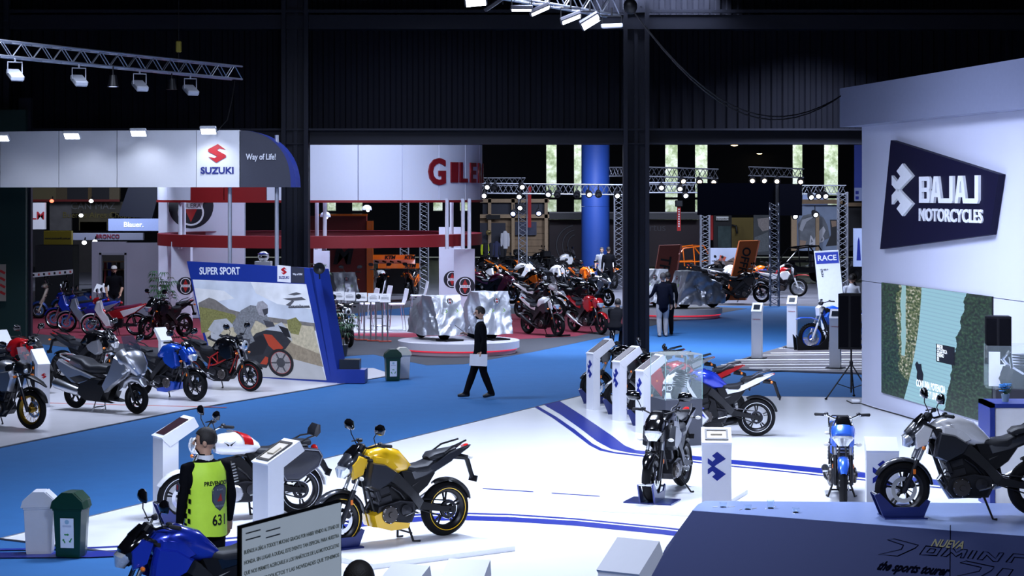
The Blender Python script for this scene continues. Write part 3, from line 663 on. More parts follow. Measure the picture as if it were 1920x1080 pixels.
    # pegs + stand
    b = MB()
    for s in (1, -1): b.tube([(-.2, s*.14, .33), (-.2, s*.24, .33)], .012, 8); b.tube([(-.2, s*.14, .33), (-.06, s*.17, .30)], .009, 6)
    b.build('foot_peg', ALU, root)
    b = MB()
    if 'centre' in opts:
        for s in (1, -1): b.tube([(-.13, s*.1, .22), (-.17, s*.17, .015), (-.25, s*.19, .012)], [.014, .014, .012], 8)
        b.tube([(-.16, -.15, .10), (-.16, .15, .10)], .011, 8); b.build('centre_stand', BLACKP, root)
    else:
        b.tube([(-.12, .12, .24), (-.18, .27, .012), (-.22, .29, .012)], [.013, .011, .014], 8); b.build('side_stand', BLACKP, root)
    if 'bags' in opts:
        for s in (1, -1):
            b = MB(); b.rings([[Vector((cx_+(x-cx_)*k, s*y, cz_+(z-cz_)*k)) for x, z in ((-.40, .80), (-.36, .62), (-.46, .46), (-.62, .45), (-.90, .62), (-.95, .74), (-.90, .82), (-.60, .86))] for cx_, cz_ in ((-.65, .66),) for y, k in ((.14, .96), (.17, 1.), (.27, 1.), (.315, .9), (.335, .7))])
            bag = b.build('saddlebag', M('bag_leather', (.02, .021, .028), .38, coat=.2, bump=.2, bscale=120), root)
            b = MB(); b.tube([Vector((-.65+(x+.65)*.93, s*.318, .66+(z-.66)*.93)) for x, z in ((-.40, .80), (-.36, .62), (-.46, .46), (-.62, .45), (-.90, .62), (-.95, .74), (-.90, .82), (-.60, .86))], .006, 6, closed=True); b.build('bag_piping', M('piping_grey', (.16, .17, .2), .5), bag)
        b = MB(); b.box((-.66, 0, .86), (.26, .36, .03), None, .012); b.build('bag_yoke', SEAT, root)
        b = MB(); b.loft([(-.90, .96, .15, .03), (-.93, 1.02, .15, .06), (-.955, 1.10, .12, .03)], 12, 3); b.build('backrest', SEAT, root)
    if 'topcase' in opts:
        b = MB(); b.box((-.85, 0, 1.12), (.40, .50, .30), None, .05); b.build('top_case', BLACKP, root)
        for s in (1, -1): b = MB(); b.box((-.7, s*.3, .75), (.42, .18, .34), None, .04); b.build('pannier', BLACKP, root)
    return root
def scooter(label, loc, yaw, c1, c2=None, kind='maxi', lod=0, wb=1.46, group='motorcycles on display', seatm=None):
    root = thing('scooter', label, 'scooter', loc, yaw, group); c2 = c2 or BLACKP
    R = .27 if kind == 'maxi' else .25; fx, rx = wb/2, -wb/2
    rimm = M('rim_black', (.015, .015, .017), .3, .5) if kind == 'maxi' else ALU
    wheel(root, 'front_wheel', (fx, R), R, .11, 'y', rimm, True, None, lod, R-.09)
    wheel(root, 'rear_wheel', (rx, R+.02), R, .13, 'y', rimm, False, None, lod, R-.09)
    if kind == 'maxi':
        fork(root, (fx, R), (fx-.22, .80), BLACKP, STEEL, .075)
        b = MB(); b.loft([(fx+.19, .50, .05, .03), (fx+.12, .60, .10, .06), (fx-.03, .64, .12, .08), (fx-.2, .56, .1, .06), (fx-.27, .46, .06, .03)], 16); b.build('front_fender', c1, root)
        b = MB(); b.loft([(fx+.10, .70, .10, .05), (fx+.02, .84, .24, .13), (fx-.12, .98, .30, .17), (fx-.24, 1.05, .25, .13), (fx-.33, 1.04, .2, .06)], 20, 2.5); b.build('front_apron', c1, root)
        for s in (1, -1):
            b = MB(); b.prism([(fx-.02, .92), (fx-.30, 1.05), (fx-.42, .78), (fx-.62, .46), (fx-.56, .36), (fx-.34, .52), (fx-.1, .66), (fx+.04, .78)], s*.14, s*.27, .12); b.build('leg_shield', c1, root)
            b = MB(); b.loft([(fx+.09, .80, .03, .025), (fx+.02, .90, .055, .045), (fx-.09, .985, .03, .02)], 12, y0=s*.15); b.build('headlight', LENS, root)
            b = MB(); b.ell((fx-.05, s*.262, .76), (.08, .02, .035), rot=Matrix.Rotation(-.5, 3, 'Y')); b.build('indicator', LENS, root)
            b = MB(); b.prism([(-.06, .62), (-.36, .48), (-.62, .50), (-.95, .74), (-1.03, .86), (-.98, .92), (-.62, .78), (-.30, .70)], s*.10, s*.23, .1); b.build('side_panel', c1, root)
            b = MB(); b.prism([(-.14, .60), (-.50, .50), (-.68, .60), (-.40, .66)], s*.215, s*.235, .1); b.build('panel_inlay', BLACKP, root)
            b = MB(); b.prism([(fx-.50, .46), (fx-.62, .22), (.30, .18), (-.30, .20), (-.52, .34), (-.42, .52), (-.05, .62), (.10, .60), (fx-.70, .52)], s*.08, s*.25, .08); b.build('floor_board', BLACKP, root)
        b = MB(); b.loft([(fx+.0, 1.0, .16, .012), (fx-.10, 1.18, .21, .02), (fx-.22, 1.38, .16, .012)], 14); b.build('windscreen', M('smoke_screen', (.05, .06, .09), .06, alpha=.55, coat=1.), root)
        b = MB(); b.loft([(.12, .76, .12, .08), (-.02, .77, .17, .10), (-.24, .76, .19, .09), (-.36, .80, .19, .09), (-.46, .88, .18, .075), (-.70, .93, .15, .06), (-.88, .95, .09, .03)], 18, 2.8); b.build('seat', SEAT, root)
        b = MB(); b.tube([(-.70, .17, .90), (-.95, .16, .98), (-1.04, .08, 1.0), (-1.04, -.08, 1.0), (-.95, -.16, .98), (-.70, -.17, .90)], .015, 8); b.build('grab_rail', c1, root)
        b = MB(); b.loft([(-1.0, .83, .16, .05), (-1.06, .86, .1, .03)], 12); b.build('tail_light', REDL, root)
        b = MB(); b.tube([(-.85, 0, .62), (-1.02, 0, .46), (-1.08, 0, .34)], [.07, .05, .04], 8, flat=1.6); b.build('rear_fender', BLACKP, root)
        handlebar(root, (fx-.34, 1.06), .72, .05, .12); mirror_parts(root, (fx-.34, .24, 1.12), .10, (fx-.25, 0, 1.30))
        b = MB(); b.tube([(-.30, -.17, .34), (-.5, -.2, .36), (-1.0, -.22, .48), (-1.06, -.22, .49)], [.03, .07, .08, .05], 12, flat=1.2); b.build('exhaust', ALU, root)
        b = MB()
        for s in (1, -1): b.tube([(-.12, s*.1, .24), (-.16, s*.17, .015), (-.26, s*.19, .012)], .013, 8)
        b.tube([(-.15, -.16, .08), (-.15, .16, .08)], .012, 8); b.build('centre_stand', CHROME, root)
    else:
        fork(root, (fx, R), (fx-.25, .78), c2, c2, .06)
        b = MB(); b.arc((fx, R), R+.05, 15, 185, .085, drop=.06); b.build('front_fender', c1, root)
        b = MB(); b.loft([(fx-.04, .46, .08, .06), (fx-.14, .62, .18, .05), (fx-.22, .82, .17, .05), (fx-.26, .96, .08, .05)], 16); b.build('front_apron', c2, root)
        b = MB(); b.box((.12, 0, .30), (.62, .32, .07), None, .025); b.build('floor_board', c1, root)
        for s in (1, -1):
            b = MB(); b.prism([(-.12, .72), (-.16, .32), (-.40, .28), (-.88, .44), (-.95, .58), (-.80, .72)], s*.05, s*.2, .16); b.build('side_panel', c1, root)
        b = MB(); b.loft([(-.06, .78, .11, .05), (-.3, .78, .16, .055), (-.6, .82, .15, .05), (-.85, .84, .1, .03)], 14, 3); b.build('seat', seatm or SEAT, root)
        b = MB(); b.ell((fx-.2, 0, 1.03), (.10, .12, .09)); h = b.build('headset', c2, root)
        b = MB(); b.ell((fx-.12, 0, 1.03), (.05, .075, .07)); b.build('headlight_lens', LENS, h)
        handlebar(root, (fx-.26, 1.03), .66, .03, .1, True); mirror_parts(root, (fx-.28, .2, 1.08), .08, (fx-.24, 0, 1.27), True, True)
        b = MB(); b.prism([(-.45, .42), (-.50, .22), (-.82, .22), (-.85, .36)], .04, .15, .1); b.build('engine', ENGINE, root)
        b = MB(); b.ell((-.97, 0, .66), (.03, .07, .05)); b.build('tail_light', REDL, root)
        b = MB(); b.tube([(-.1, .1, .25), (-.13, .17, .012)], .012, 6); b.tube([(-.1, -.1, .25), (-.13, -.17, .012)], .012, 6); b.build('centre_stand', STEEL, root)
    return root
def cub(label, loc, yaw, c1, c2, seatm, lod=1, wb=1.24, group='motorcycles on display'):
    # step-through underbone with wire wheels
    root = thing('motorcycle', label, 'motorcycle', loc, yaw, group); R = .29; fx, rx = wb/2, -wb/2
    wheel(root, 'front_wheel', (fx, R), R, .07, 'wire', CHROME, True, None, lod, R-.05)
    wheel(root, 'rear_wheel', (rx, R), R, .08, 'wire', CHROME, False, None, lod, R-.055)
    fork(root, (fx, R), (fx-.24, .88), ALU, CHROME, .075)
    b = MB(); b.arc((fx, R), R+.035, 20, 170, .06); b.build('front_fender', c2, root)
    b = MB(); b.arc((rx, R), R+.05, 40, 160, .07); b.build('rear_fender', BLACKP, root)
    for s in (1, -1):
        b = MB(); b.prism([(fx-.16, .94), (fx-.26, .98), (fx-.34, .70), (fx-.50, .50), (fx-.58, .24), (fx-.46, .22), (fx-.24, .52), (fx-.10, .74)], s*.06, s*.19, .12); b.build('leg_shield', c2, root)
        b = MB(); b.prism([(.16, .66), (.02, .48), (-.24, .46), (-.60, .62), (-.92, .86), (-.88, .90), (-.55, .80), (-.16, .74)], s*.05, s*.145, .12); sp = b.build('side_panel', c1, root)
        b = MB(); b.prism([(-.20, .68), (-.30, .52), (-.62, .66), (-.88, .855), (-.60, .78)], s*.135, s*.155, .1); b.build('panel_graphic', c2, sp)
        b = MB(); b.tube([(rx+.02, s*.13, R+.05), (rx+.12, s*.12, .64)], .022, 8); b.build('shock_absorber', STEEL, root)
        b = MB(); b.prism([(-.28, .34), (-.3, .26), (rx-.04, R-.03), (rx-.04, R+.03)], s*.08, s*.11); b.build('swingarm', STEEL, root)
    b = MB(); b.loft([(fx-.14, .80, .05, .06), (fx-.34, .66, .07, .07), (.05, .56, .07, .06), (-.2, .60, .07, .06)], 12); b.build('frame', c1, root)
    b = MB(); b.loft([(-.02, .75, .08, .04), (-.2, .77, .12, .05), (-.5, .80, .125, .05), (-.78, .87, .09, .035)], 14, 3); b.build('seat', seatm, root)
    engine_parts(root, -.03, .11, False, None, ALU, 1)
    b = MB(); b.tube([(.15, -.06, .4), (.2, -.1, .26), (-.1, -.13, .22), (-.3, -.14, .25), (-.75, -.16, .34)], [.018, .018, .02, .04, .045], 10); b.build('exhaust', CHROME, root)
    b = MB(); b.loft([(fx-.06, .90, .06, .05), (fx-.14, .98, .11, .08), (fx-.24, 1.02, .1, .06)], 14); h = b.build('headset', c1, root)
    b = MB(); b.ell((fx-.09, 0, .93), (.05, .08, .06)); b.build('headlight_lens', LENS, h)
    handlebar(root, (fx-.24, 1.0), .64, .02, .1); mirror_parts(root, (fx-.26, .2, 1.05), .08, (fx-.22, 0, 1.24), True)
    b = MB(); b.ell((-.93, 0, .84), (.04, .07, .04)); b.build('tail_light', REDL, root)
    b = MB(); b.tube([(-.88, 0, .78), (-1.02, 0, .62)], [.03, .02], 6, flat=1.8); b.build('plate_holder', BLACKP, root)
    b = MB(); b.tube([(-.1, .1, .25), (-.13, .17, .012)], .012, 6); b.tube([(-.1, -.1, .25), (-.13, -.17, .012)], .012, 6); b.build('centre_stand', STEEL, root)
    return root
def place2(fpx, rpx, z=0.):
    f, r = gp(*fpx, z), gp(*rpx, z); d = f-r
    return ((f.x+r.x)/2, (f.y+r.y)/2, z), math.atan2(d.y, d.x), d.length
def placeF(fpx, yaw_deg, wb, z=0.):     # from the front contact and heading (deg, 0 = facing right, 180 = left, 270 = at the viewer)
    f = gp(*fpx, z); a = math.radians(yaw_deg)
    return (f.x-math.cos(a)*wb/2, f.y-math.sin(a)*wb/2, z), a
def placeR(rpx, yaw_deg, wb, z=0.):
    f = gp(*rpx, z); a = math.radians(yaw_deg)
    return (f.x+math.cos(a)*wb/2, f.y+math.sin(a)*wb/2, z), a
# ------------------------------------------------------------------ the motorcycles, nearest stand first
GB, GS, GG, GK = 'bikes on the white stand', 'bikes on the left stand', 'bikes on the red carpet', 'bikes in the far hall'
PW = paint('pearl_white', (.78, .78, .80), .1, .2); PY = paint('yellow', (.78, .46, .01), .1); PG = paint('graphite', (.030, .032, .040), .5, .35)
PB = paint('royal_blue', (.012, .035, .42), .4); PR = paint('red', (.45, .008, .012), .3); PK = BLACKG
POR = paint('orange', (.80, .15, .008), 0.); PSB = paint('sky_blue', (.03, .13, .62), .3); PSIL = paint('silver', (.52, .53, .57), .8, .3); PMAR = paint('maroon', (.16, .008, .04), .3)
PEGGY = M('seat_plum', (.14, .012, .045), .5)
GOLDRIM = M('rim_gold', (.42, .25, .03), .3, .9)
PLT = .055
loc, yaw, wb = place2((345, 980), (556, 965)); wb = 1.46
motorcycle('white cruiser with red tank stripe and black saddlebags behind the guard', loc, yaw, 'touring', PW, BLACKP, PR, M('rim_dark', (.02, .02, .024), .3, .5), M('pin_silver', (.7, .7, .72), .3, .8), 0, GB, wb, opts=('bags', 'silvereng', 'centre'))
chock(Vector((loc[0], loc[1], 0))+Vector((math.cos(yaw), math.sin(yaw), 0))*wb/2, yaw, 'navy wheel chock under front wheel of the white cruiser')
loc, yaw, wb = place2((642, 1026), (826, 1005), PLT); wb = 1.37
motorcycle('yellow and graphite naked motorcycle on its centre stand', loc, yaw, 'naked', PY, PG, PG, None, PY, 0, GB, wb, opts=('belly', 'centre', 'hugger', 'clearind'))
chock(Vector((loc[0], loc[1], PLT))+Vector((math.cos(yaw), math.sin(yaw), 0))*wb/2, yaw, 'navy wheel chock under the yellow motorcycle')
loc, yaw = placeF((1222, 941), 250, 1.44, PLT)
motorcycle('black naked motorcycle facing the viewer beside the logo kiosk', loc, yaw, 'naked', PK, BLACKG, PG, None, None, 0, GB, 1.44, opts=('alux', 'clearind'))
chock(Vector((loc[0], loc[1], PLT))+Vector((math.cos(yaw), math.sin(yaw), 0))*.70, yaw, 'navy wheel chock under the black motorcycle facing the viewer', wide=.62)
loc, yaw = placeF((1581, 951), 262, 1.28)
motorcycle('small bright blue commuter motorcycle with chrome grab rail', loc, yaw, 'commuter', PSB, BLACKP, PSB, None, None, 0, GB, 1.28, opts=('nomirror', 'centre', 'clearind'))
STZ = .45
loc, yaw = placeF((1692, 969), 183, 1.45, STZ)
motorcycle('white and black naked motorcycle standing on the raised grey plinth', loc, yaw, 'naked', PW, PG, PG, None, None, 0, GB, 1.45, opts=('alux', 'silverfork', 'usd'))
chock(Vector((loc[0], loc[1], STZ))+Vector((math.cos(yaw), math.sin(yaw), 0))*.725, yaw, 'navy wheel chock on the grey plinth')
# row of four behind the three kiosks
rows = [((1117, 755), 'naked', PK, PG, PG, ('alux',), 'black naked motorcycle furthest back behind the first slim kiosk'),
        ((1164, 775), 'naked', PK, PSIL, PG, (), 'black motorcycle with silver fender behind the second slim kiosk'),
        ((1211, 796), 'sport', PR, BLACKP, PW, ('tail1',), 'sport motorcycle with a red tail between black and white-blue bikes'),
        ((1258, 817), 'sport', PW, BLACKP, PB, ('tail1', 'hugger', 'tank3'), 'white sport motorcycle with blue graphics behind the glass case')]
for i, (p, k, a, b_, c_, op, lb) in enumerate(rows):
    loc, yaw = placeF(p, 178, 1.38)
    motorcycle(lb, loc, yaw, k, a, b_, c_, None, M('pin_silver', (.7, .7, .72), .3, .8) if i == 3 else None, 0, GB, 1.38, opts=op)
    chock(Vector((loc[0], loc[1], 0))+Vector((math.cos(yaw), math.sin(yaw), 0))*.69, yaw, 'navy wheel chock in the row behind the slim kiosks, number %s from the column' % ('one', 'two', 'three', 'four')[i])
# foreground blue bike
d = 16.8; a = math.radians(206); wb = 1.36; hp = ap(286, 1042, d)
loc = (hp.x-math.cos(a)*.36, d-math.sin(a)*.36, 0)
motorcycle('deep blue naked motorcycle in the foreground beside the guard', loc, a, 'naked', PB, BLACKG, PB, None, None, 0, 'bikes on the near stand', wb)
# left stand
loc, yaw = placeF((256, 776), 329, 1.46)
scooter('silver maxi scooter with dark windscreen on the left stand', loc, yaw, PSIL, lod=0, group=GS)
loc, yaw = placeF((59, 805), 329, 1.5)
motorcycle('grey adventure motorcycle with gold front rim at the left edge', loc, yaw, 'adventure', PSIL, BLACKP, PY, GOLDRIM, None, 0, GS, 1.5)
loc, yaw = placeF((366, 752), 327, 1.42)
motorcycle('metallic blue and black naked motorcycle next to the scooter', loc, yaw, 'naked', paint('racing_blue', (.008, .07, .5), .5), BLACKG, paint('racing_blue', (.008, .07, .5), .5), None, None, 0, GS, 1.42, opts=('belly', 'facecol'))
loc, yaw = placeF((469, 734), 330, 1.42)
motorcycle('black naked motorcycle with red trellis frame before the poster', loc, yaw, 'naked', PK, BLACKP, PK, None, M('pin_red', (.4, .01, .01), .4), 0, GS, 1.42, opts=('redframe', 'roundlamp'))
loc, yaw = placeR((118, 716), 333, 1.42)
motorcycle('matt black naked motorcycle parked behind the silver scooter', loc, yaw, 'naked', PK, PG, PSIL, None, None, 0, GS, 1.42)
loc, yaw = placeF((78, 737), 330, 1.42)
motorcycle('red motorcycle with clear screen behind the leftmost kiosk', loc, yaw, 'naked', PR, BLACKP, PR, None, None, 0, GS, 1.42, opts=('silverfork',))
# second row on the left
loc, yaw = placeF((275, 637), 233, 1.38)
motorcycle('black naked motorcycle by the potted palm', loc, yaw, 'naked', PK, BLACKG, BLACKG, None, None, 0, GG, 1.38, opts=('alux',))
loc, yaw = placeR((255, 629), 181, 1.24)
cub('red and white step-through with plum seat', loc, yaw, PR, PW, PEGGY, 1, group=GG)
loc, yaw = placeR((207, 623), 181, 1.24)
cub('blue and silver step-through behind the red one', loc, yaw, PB, PSIL, M('seat_blue', (.01, .03, .3), .5), 1, group=GG)
loc, yaw = placeR((183, 616), 182, 1.24)
cub('blue step-through with spoked white wheels next to the scooter', loc, yaw, PB, PB, SEAT, 1, group=GG)
loc, yaw = placeF((73, 597), 184, 1.28)
scooter('retro blue and cream scooter left of the step-throughs', loc, yaw, paint('dusk_blue', (.02, .05, .2), .3), M('cream', (.55, .47, .38), .35), 'retro', 1, 1.28, GG)
loc, yaw = placeF((112, 590), 190, 1.28)
scooter('dark blue scooter behind the retro cream one', loc, yaw, paint('dusk_blue', (.02, .05, .2), .3), BLACKG, 'retro', 1, 1.28, GG)
# red carpet
loc, yaw = placeF((655, 652), 290, 1.40)
motorcycle('black cafe style motorcycle facing the viewer by the sign stands', loc, yaw, 'cafe', PK, BLACKP, BLACKP, None, None, 1, GG, 1.40, opts=('wire',))
for px, lb, c, k, op in (((1046, 631), 'white and black naked motorcycle at the front of the red carpet', PW, 'naked', ('tail1',)),):
    loc, yaw = placeF(px, 306, 1.38); motorcycle(lb, loc, yaw, k, c, BLACKP, PG, None, None, 0, GG, 1.38, opts=op)
    st = thing('wheel_stand', 'flat black wheel stand under the white and black motorcycle', 'wheel stand', gp(1046, 631), yaw)
    b = MB(); b.box((0, 0, .02), (.1, .8, .04)); b.box((-.2, 0, .02), (.45, .12, .04)); b.build('base', BLACKP, st)
    b = MB(); b.tube([(0, .1, .03), (.05, .1, .35)], .02); b.tube([(0, -.1, .03), (.05, -.1, .35)], .02); b.build('upright', BLACKP, st)
loc, yaw, w_ = place2((1140, 627), (1065, 622)); motorcycle('bright red naked motorcycle beside the dark column', loc, yaw-.25, 'naked', PR, PR, PR, None, None, 0, GG, 1.4, opts=('tail1', 'alux', 'alusw'))
far = [((1046, 600), 322, 'adventure', PK, PW, BLACKP, 'black enduro motorcycle with white side panels', ()), ((960, 570), 335, 'sport', PMAR, BLACKP, PMAR, 'dark red sport motorcycle behind the covered bike', ('tail1',)),
       ((1115, 592), 318, 'sport', BLACKG, BLACKP, PW, 'black sport motorcycle behind the red one', ()), ((1140, 575), 318, 'sport', PSIL, BLACKP, PSIL, 'silver faired motorcycle nearest the dark column', ())]
for p, yw, k, a_, b_, c_, lb, op in far:
    loc, yaw = placeF(p, yw, 1.42); motorcycle(lb, loc, yaw, k, a_, b_, c_, None, None, 1, GG, 1.42, opts=op)
ktm = [((940, 545), 330, 'naked', PK, POR, PW, 'black and orange motorcycle leftmost in the far row', ('orangeframe',)), ((1000, 543), 330, 'sport', PW, POR, PK, 'white faired motorcycle with orange fender in the far row', ('orangeframe',)),
       ((1024, 562), 330, 'naked', PK, BLACKP, POR, 'black motorcycle with orange shrouds in the far row', ('orangeframe',)), ((1066, 548), 325, 'naked', PW, BLACKP, PW, 'white motorcycle in the middle of the far row', ()),
       ((1112, 553), 300, 'naked', POR, POR, POR, 'orange naked motorcycle turned to the viewer in the far row', ('orangeframe',)), ((918, 566), 335, 'naked', PMAR, BLACKP, PK, 'dark motorcycle half hidden by the white pillar', ()),
       ((1152, 541), 290, 'dirt', POR, PW, POR, 'orange and white dirt bike by the blue pillar', ()),
       ((1030, 516), 10, 'adventure', PK, BLACKP, BLACKP, 'large black touring motorcycle with luggage', ('topcase',)), ((1080, 520), 20, 'adventure', PW, BLACKP, PW, 'white touring motorcycle beside the blue pillar', ('topcase',)),
       ((925, 527), 340, 'naked', PK, BLACKP, PG, 'black motorcycle below the clothes rack', ()), ((975, 530), 340, 'naked', PK, POR, PK, 'black motorcycle with orange fender below the timber stand', ())]
for p, yw, k, a_, b_, c_, lb, op in ktm:
    loc, yaw = placeF(p, yw, 1.4); motorcycle(lb, loc, yaw, k, a_, b_, c_, None, None, 1, GK, 1.4, opts=op)
loc, yaw = placeR((718, 563), 100, 1.4); motorcycle('white motorcycle seen from behind in front of the orange counter', loc, yaw, 'naked', PW, BLACKP, PW, None, None, 1, GK, 1.4)
loc, yaw = placeR((662, 570), 100, 1.4); motorcycle('black motorcycle beside the silver cover at the red wall', loc, yaw, 'naked', PK, BLACKP, PMAR, None, None, 1, GK, 1.4)
loc, yaw = placeR((764, 562), 80, 1.4); motorcycle('orange and black motorcycle behind the white bar stools', loc, yaw, 'naked', PK, POR, POR, None, None, 1, GK, 1.4, opts=('orangeframe',))
# right of the column
loc, yaw, w_ = place2((1429, 568), (1353, 567)); motorcycle('black adventure motorcycle with red tank before the offroad board', loc, yaw, 'adventure', BLACKG, BLACKP, POR, None, None, 0, GK, 1.44)
loc, yaw = placeF((1497, 556), 345, 1.46); motorcycle('white and red dirt bike behind the truss leg', loc, yaw, 'dirt', PR, PW, PW, ALU, None, 1, GK, 1.46)
loc, yaw = placeR((1331, 550), 20, 1.46); motorcycle('white enduro bike with orange guards beside the orange sign', loc, yaw, 'dirt', PW, PW, PW, M('rim_orange', (.7, .14, .01), .4), None, 1, GK, 1.46)
loc, yaw = placeR((1385, 551), 10, 1.46); motorcycle('orange dirt bike behind the black adventure motorcycle', loc, yaw, 'dirt', POR, POR, PB, None, None, 1, GK, 1.46)
loc, yaw = placeR((1300, 548), 20, 1.46); motorcycle('dark motorcycle half hidden by the silver covers', loc, yaw, 'adventure', PK, BLACKP, PR, None, None, 1, GK, 1.46)
loc, yaw = placeF((1521, 658), 198, 1.48); motorcycle('blue and white motocross bike on the striped floor', loc, yaw, 'dirt', paint('mx_blue', (.01, .08, .62), 0.), PW, PSB, M('rim_blue', (.02, .1, .6), .3, .6), None, 0, 'bikes on the striped floor', 1.48)
st = thing('wheel_chock', 'black curved chock holding the motocross front wheel', 'wheel chock', gp(1521, 658), math.radians(198), None)
for s in (1, -1):
    b = MB(); b.prism([(-.42, .0), (.42, 0), (.46, .42), (.36, .30), (.2, .16), (0, .12), (-.2, .16), (-.36, .30), (-.44, .40)], s*.07, s*.11); b.build('cheek_plate', BLACKP, st, False)
b = MB(); b.box((0, 0, .01), (.84, .3, .02)); b.build('base_plate', BLACKP, st)
# ------------------------------------------------------------------ right stand: wall, sign, LED screen, kiosks, plinth
BW0 = gp(1616, 755); WD = Vector((.158, -1, 0)).normalized(); WN = Vector((-1, -.158, 0)).normalized()   # wall start, direction towards the viewer, outward normal
LAVW = M('stand_wall_white', (.60, .62, .76), .5, var=.02, scale=2)
def wall_pt(px, py, off=0.):
    k = (px-960)/FPX; O = BW0+WN*off
    t = (k*O.y-O.x)/(WD.x-k*WD.y); p = O+WD*t; z = CAMH-(py-HOR)*p.y/FPX
    return t, z
LW = 14.
def wall_box(t0, t1, z0, z1, th, off=0.):
    b = MB(); a = BW0+WD*t0+WN*off; c = BW0+WD*t1+WN*off; N = WN*-th
    b.rings([[Vector((q.x, q.y, z0)) for q in (a, c, c+N, a+N)], [Vector((q.x, q.y, z1)) for q in (a, c, c+N, a+N)]]); return b
ZS = wall_pt(1620, 527)[1]
w = struct('wall_right_stand', wall_box(0, LW, 0, ZS-.006, 1.4), LAVW)
wall_box(0.0, LW, ZS+.006, 5.25, 1.4).build('wall_panel', LAVW, w, False)
zb_, zt_ = wall_pt(1625, 237)[1], wall_pt(1616, 165)[1]
wb_ = wall_box(-.25, LW, zb_, zt_, 2.0, .35).build('wall_fascia', M('fascia_grey', (.20, .22, .32), .5), w, False)
mt = frame_mat(BW0, WD, (0, 0, 1))       # local (t, z, out)
if mt.col[2].xyz.dot(WN) < 0: mt = Matrix.Translation(BW0) @ Matrix((WD, Vector((0, 0, 1)), WN)).transposed().to_4x4()
def strip_light(name, c, xdir, aim, lx, ly, power, col):      # linear wall washer tucked under an overhang
    l = bpy.data.lights.new(name, 'AREA'); l.shape = 'RECTANGLE'; l.size = lx; l.size_y = ly; l.energy = power; l.color = col
    o = bpy.data.objects.new(name, l); COL.objects.link(o); zl = (Vector(c)-Vector(aim)).normalized(); xl = Vector(xdir).normalized(); xl = (xl-zl*xl.dot(zl)).normalized(); yl = zl.cross(xl)
    m = Matrix((xl, yl, zl)).transposed().to_4x4(); m.translation = c; o.matrix_world = m
cw = BW0+WD*4.6+WN*.26; cw.z = zb_+.02; aw = BW0+WD*4.6+WN*.02; aw.z = 2.6
strip_light('fascia_wall_washer', cw, WD, aw, 7.5, .1, 36, (.52, .64, 1))
sign = thing('brand_sign', 'navy skewed panel with white lettering and arrow mark on the white wall', 'sign')
cor = [wall_pt(*p, .1) for p in ((1672, 263), (1875, 327), (1858, 440), (1652, 467))]
b = MB(); b.rings([[mt @ Vector((t, z, o)) for t, z in cor] for o in (.01, .12)]); b.build('sign_panel', M('sign_navy', (.0035, .003, .022), .6, spec=.2), sign, False)
SGW = M('sign_white', (.80, .82, .88), .4)
def onwall(px, py, off=.12): t, z = wall_pt(px, py, off); return mt @ Vector((t, z, off))
def wall_text(name, body, px0, px1, py, hpx, off, mat, parent, bold=0., depth=.03, slant=0.):
    A, Bq = onwall(px0, py, off), onwall(px1, py, off); c = (A+Bq)/2
    t0, z0 = wall_pt((px0+px1)/2, py-hpx/2, off); t1, z1 = wall_pt((px0+px1)/2, py+hpx/2, off)
    me = text_mesh(body, 1, depth=.5, font_off=bold)
    xs = [v.co.x for v in me.vertices]; ys = [v.co.y for v in me.vertices]
    sx = (A-Bq).length/(max(xs)-min(xs)); sy = (z0-z1)/(max(ys)-min(ys)); cx, cy = (max(xs)+min(xs))/2, (max(ys)+min(ys))/2
    me.transform(Matrix.Translation(c) @ Matrix((WD, Vector((0, 0, 1)), WN)).transposed().to_4x4() @ Matrix.Shear('XZ', 4, (0, 0)) @ Matrix.Diagonal((sx, sy, depth, 1)) @ Matrix.Translation((-cx, -cy, 0)))
    me.materials.clear(); me.materials.append(mat); return link(name, me, parent)
# angular wordmark BAJAJ built letter by letter from strokes
def strokes(parent, letters, px0, px1, py0, py1, off, mat, w=.16):
    tA, z0 = wall_pt(px0, (py0+py1)/2, off); tB, _ = wall_pt(px1, (py0+py1)/2, off)
    zt = wall_pt((px0+px1)/2, py0, off)[1]; zb = wall_pt((px0+px1)/2, py1, off)[1]
    Wd = (tB-tA)/len(letters)
    P = {'B': [[(0, 0), (0, 1), (.9, 1), (1, .9), (1, .56), (.92, .5), (1, .44), (1, .1), (.9, 0)], [(.26, .16), (.72, .16), (.74, .2), (.74, .38), (.72, .42), (.26, .42)], [(.26, .58), (.72, .58), (.74, .62), (.74, .82), (.72, .84), (.26, .84)]],
         'A': [[(0, 0), (.30, 1), (.70, 1), (1, 0), (.73, 0), (.66, .22), (.34, .22), (.27, 0)], [(.39, .38), (.61, .38), (.52, .80), (.48, .80)]],
         'J': [[(.62, 1), (.92, 1), (.92, .12), (.80, 0), (-.12, 0), (-.12, .18), (.62, .18)]]}
    for i, L in enumerate(letters):
        bm = bmesh.new(); S = P[L]
        for k, poly in enumerate(S[:1]):
            pass
        cu = bpy.data.curves.new('wordmark', 'CURVE'); cu.dimensions = '2D'; cu.fill_mode = 'BOTH'; cu.extrude = .5
        for poly in S:
            sp = cu.splines.new('POLY'); sp.points.add(len(poly)-1); sp.use_cyclic_u = True
            for q, (x, y) in zip(sp.points, poly): q.co = (x, y, 0, 1)
        o = bpy.data.objects.new('wordmark', cu)
        me = bpy.data.meshes.new_from_object(o); bpy.data.objects.remove(o); bm.free()
        me.transform(Matrix.Translation(mt @ Vector((tA+i*Wd+.03*Wd, zb, off+.02))) @ Matrix((WD, Vector((0, 0, 1)), WN)).transposed().to_4x4() @ Matrix.Diagonal((Wd*.93, zt-zb, .05, 1)))
        me.materials.clear(); me.materials.append(mat); link('letter', me, parent)
strokes(sign, 'BAJAJ', 1727, 1842, 330, 381, .12, SGW)
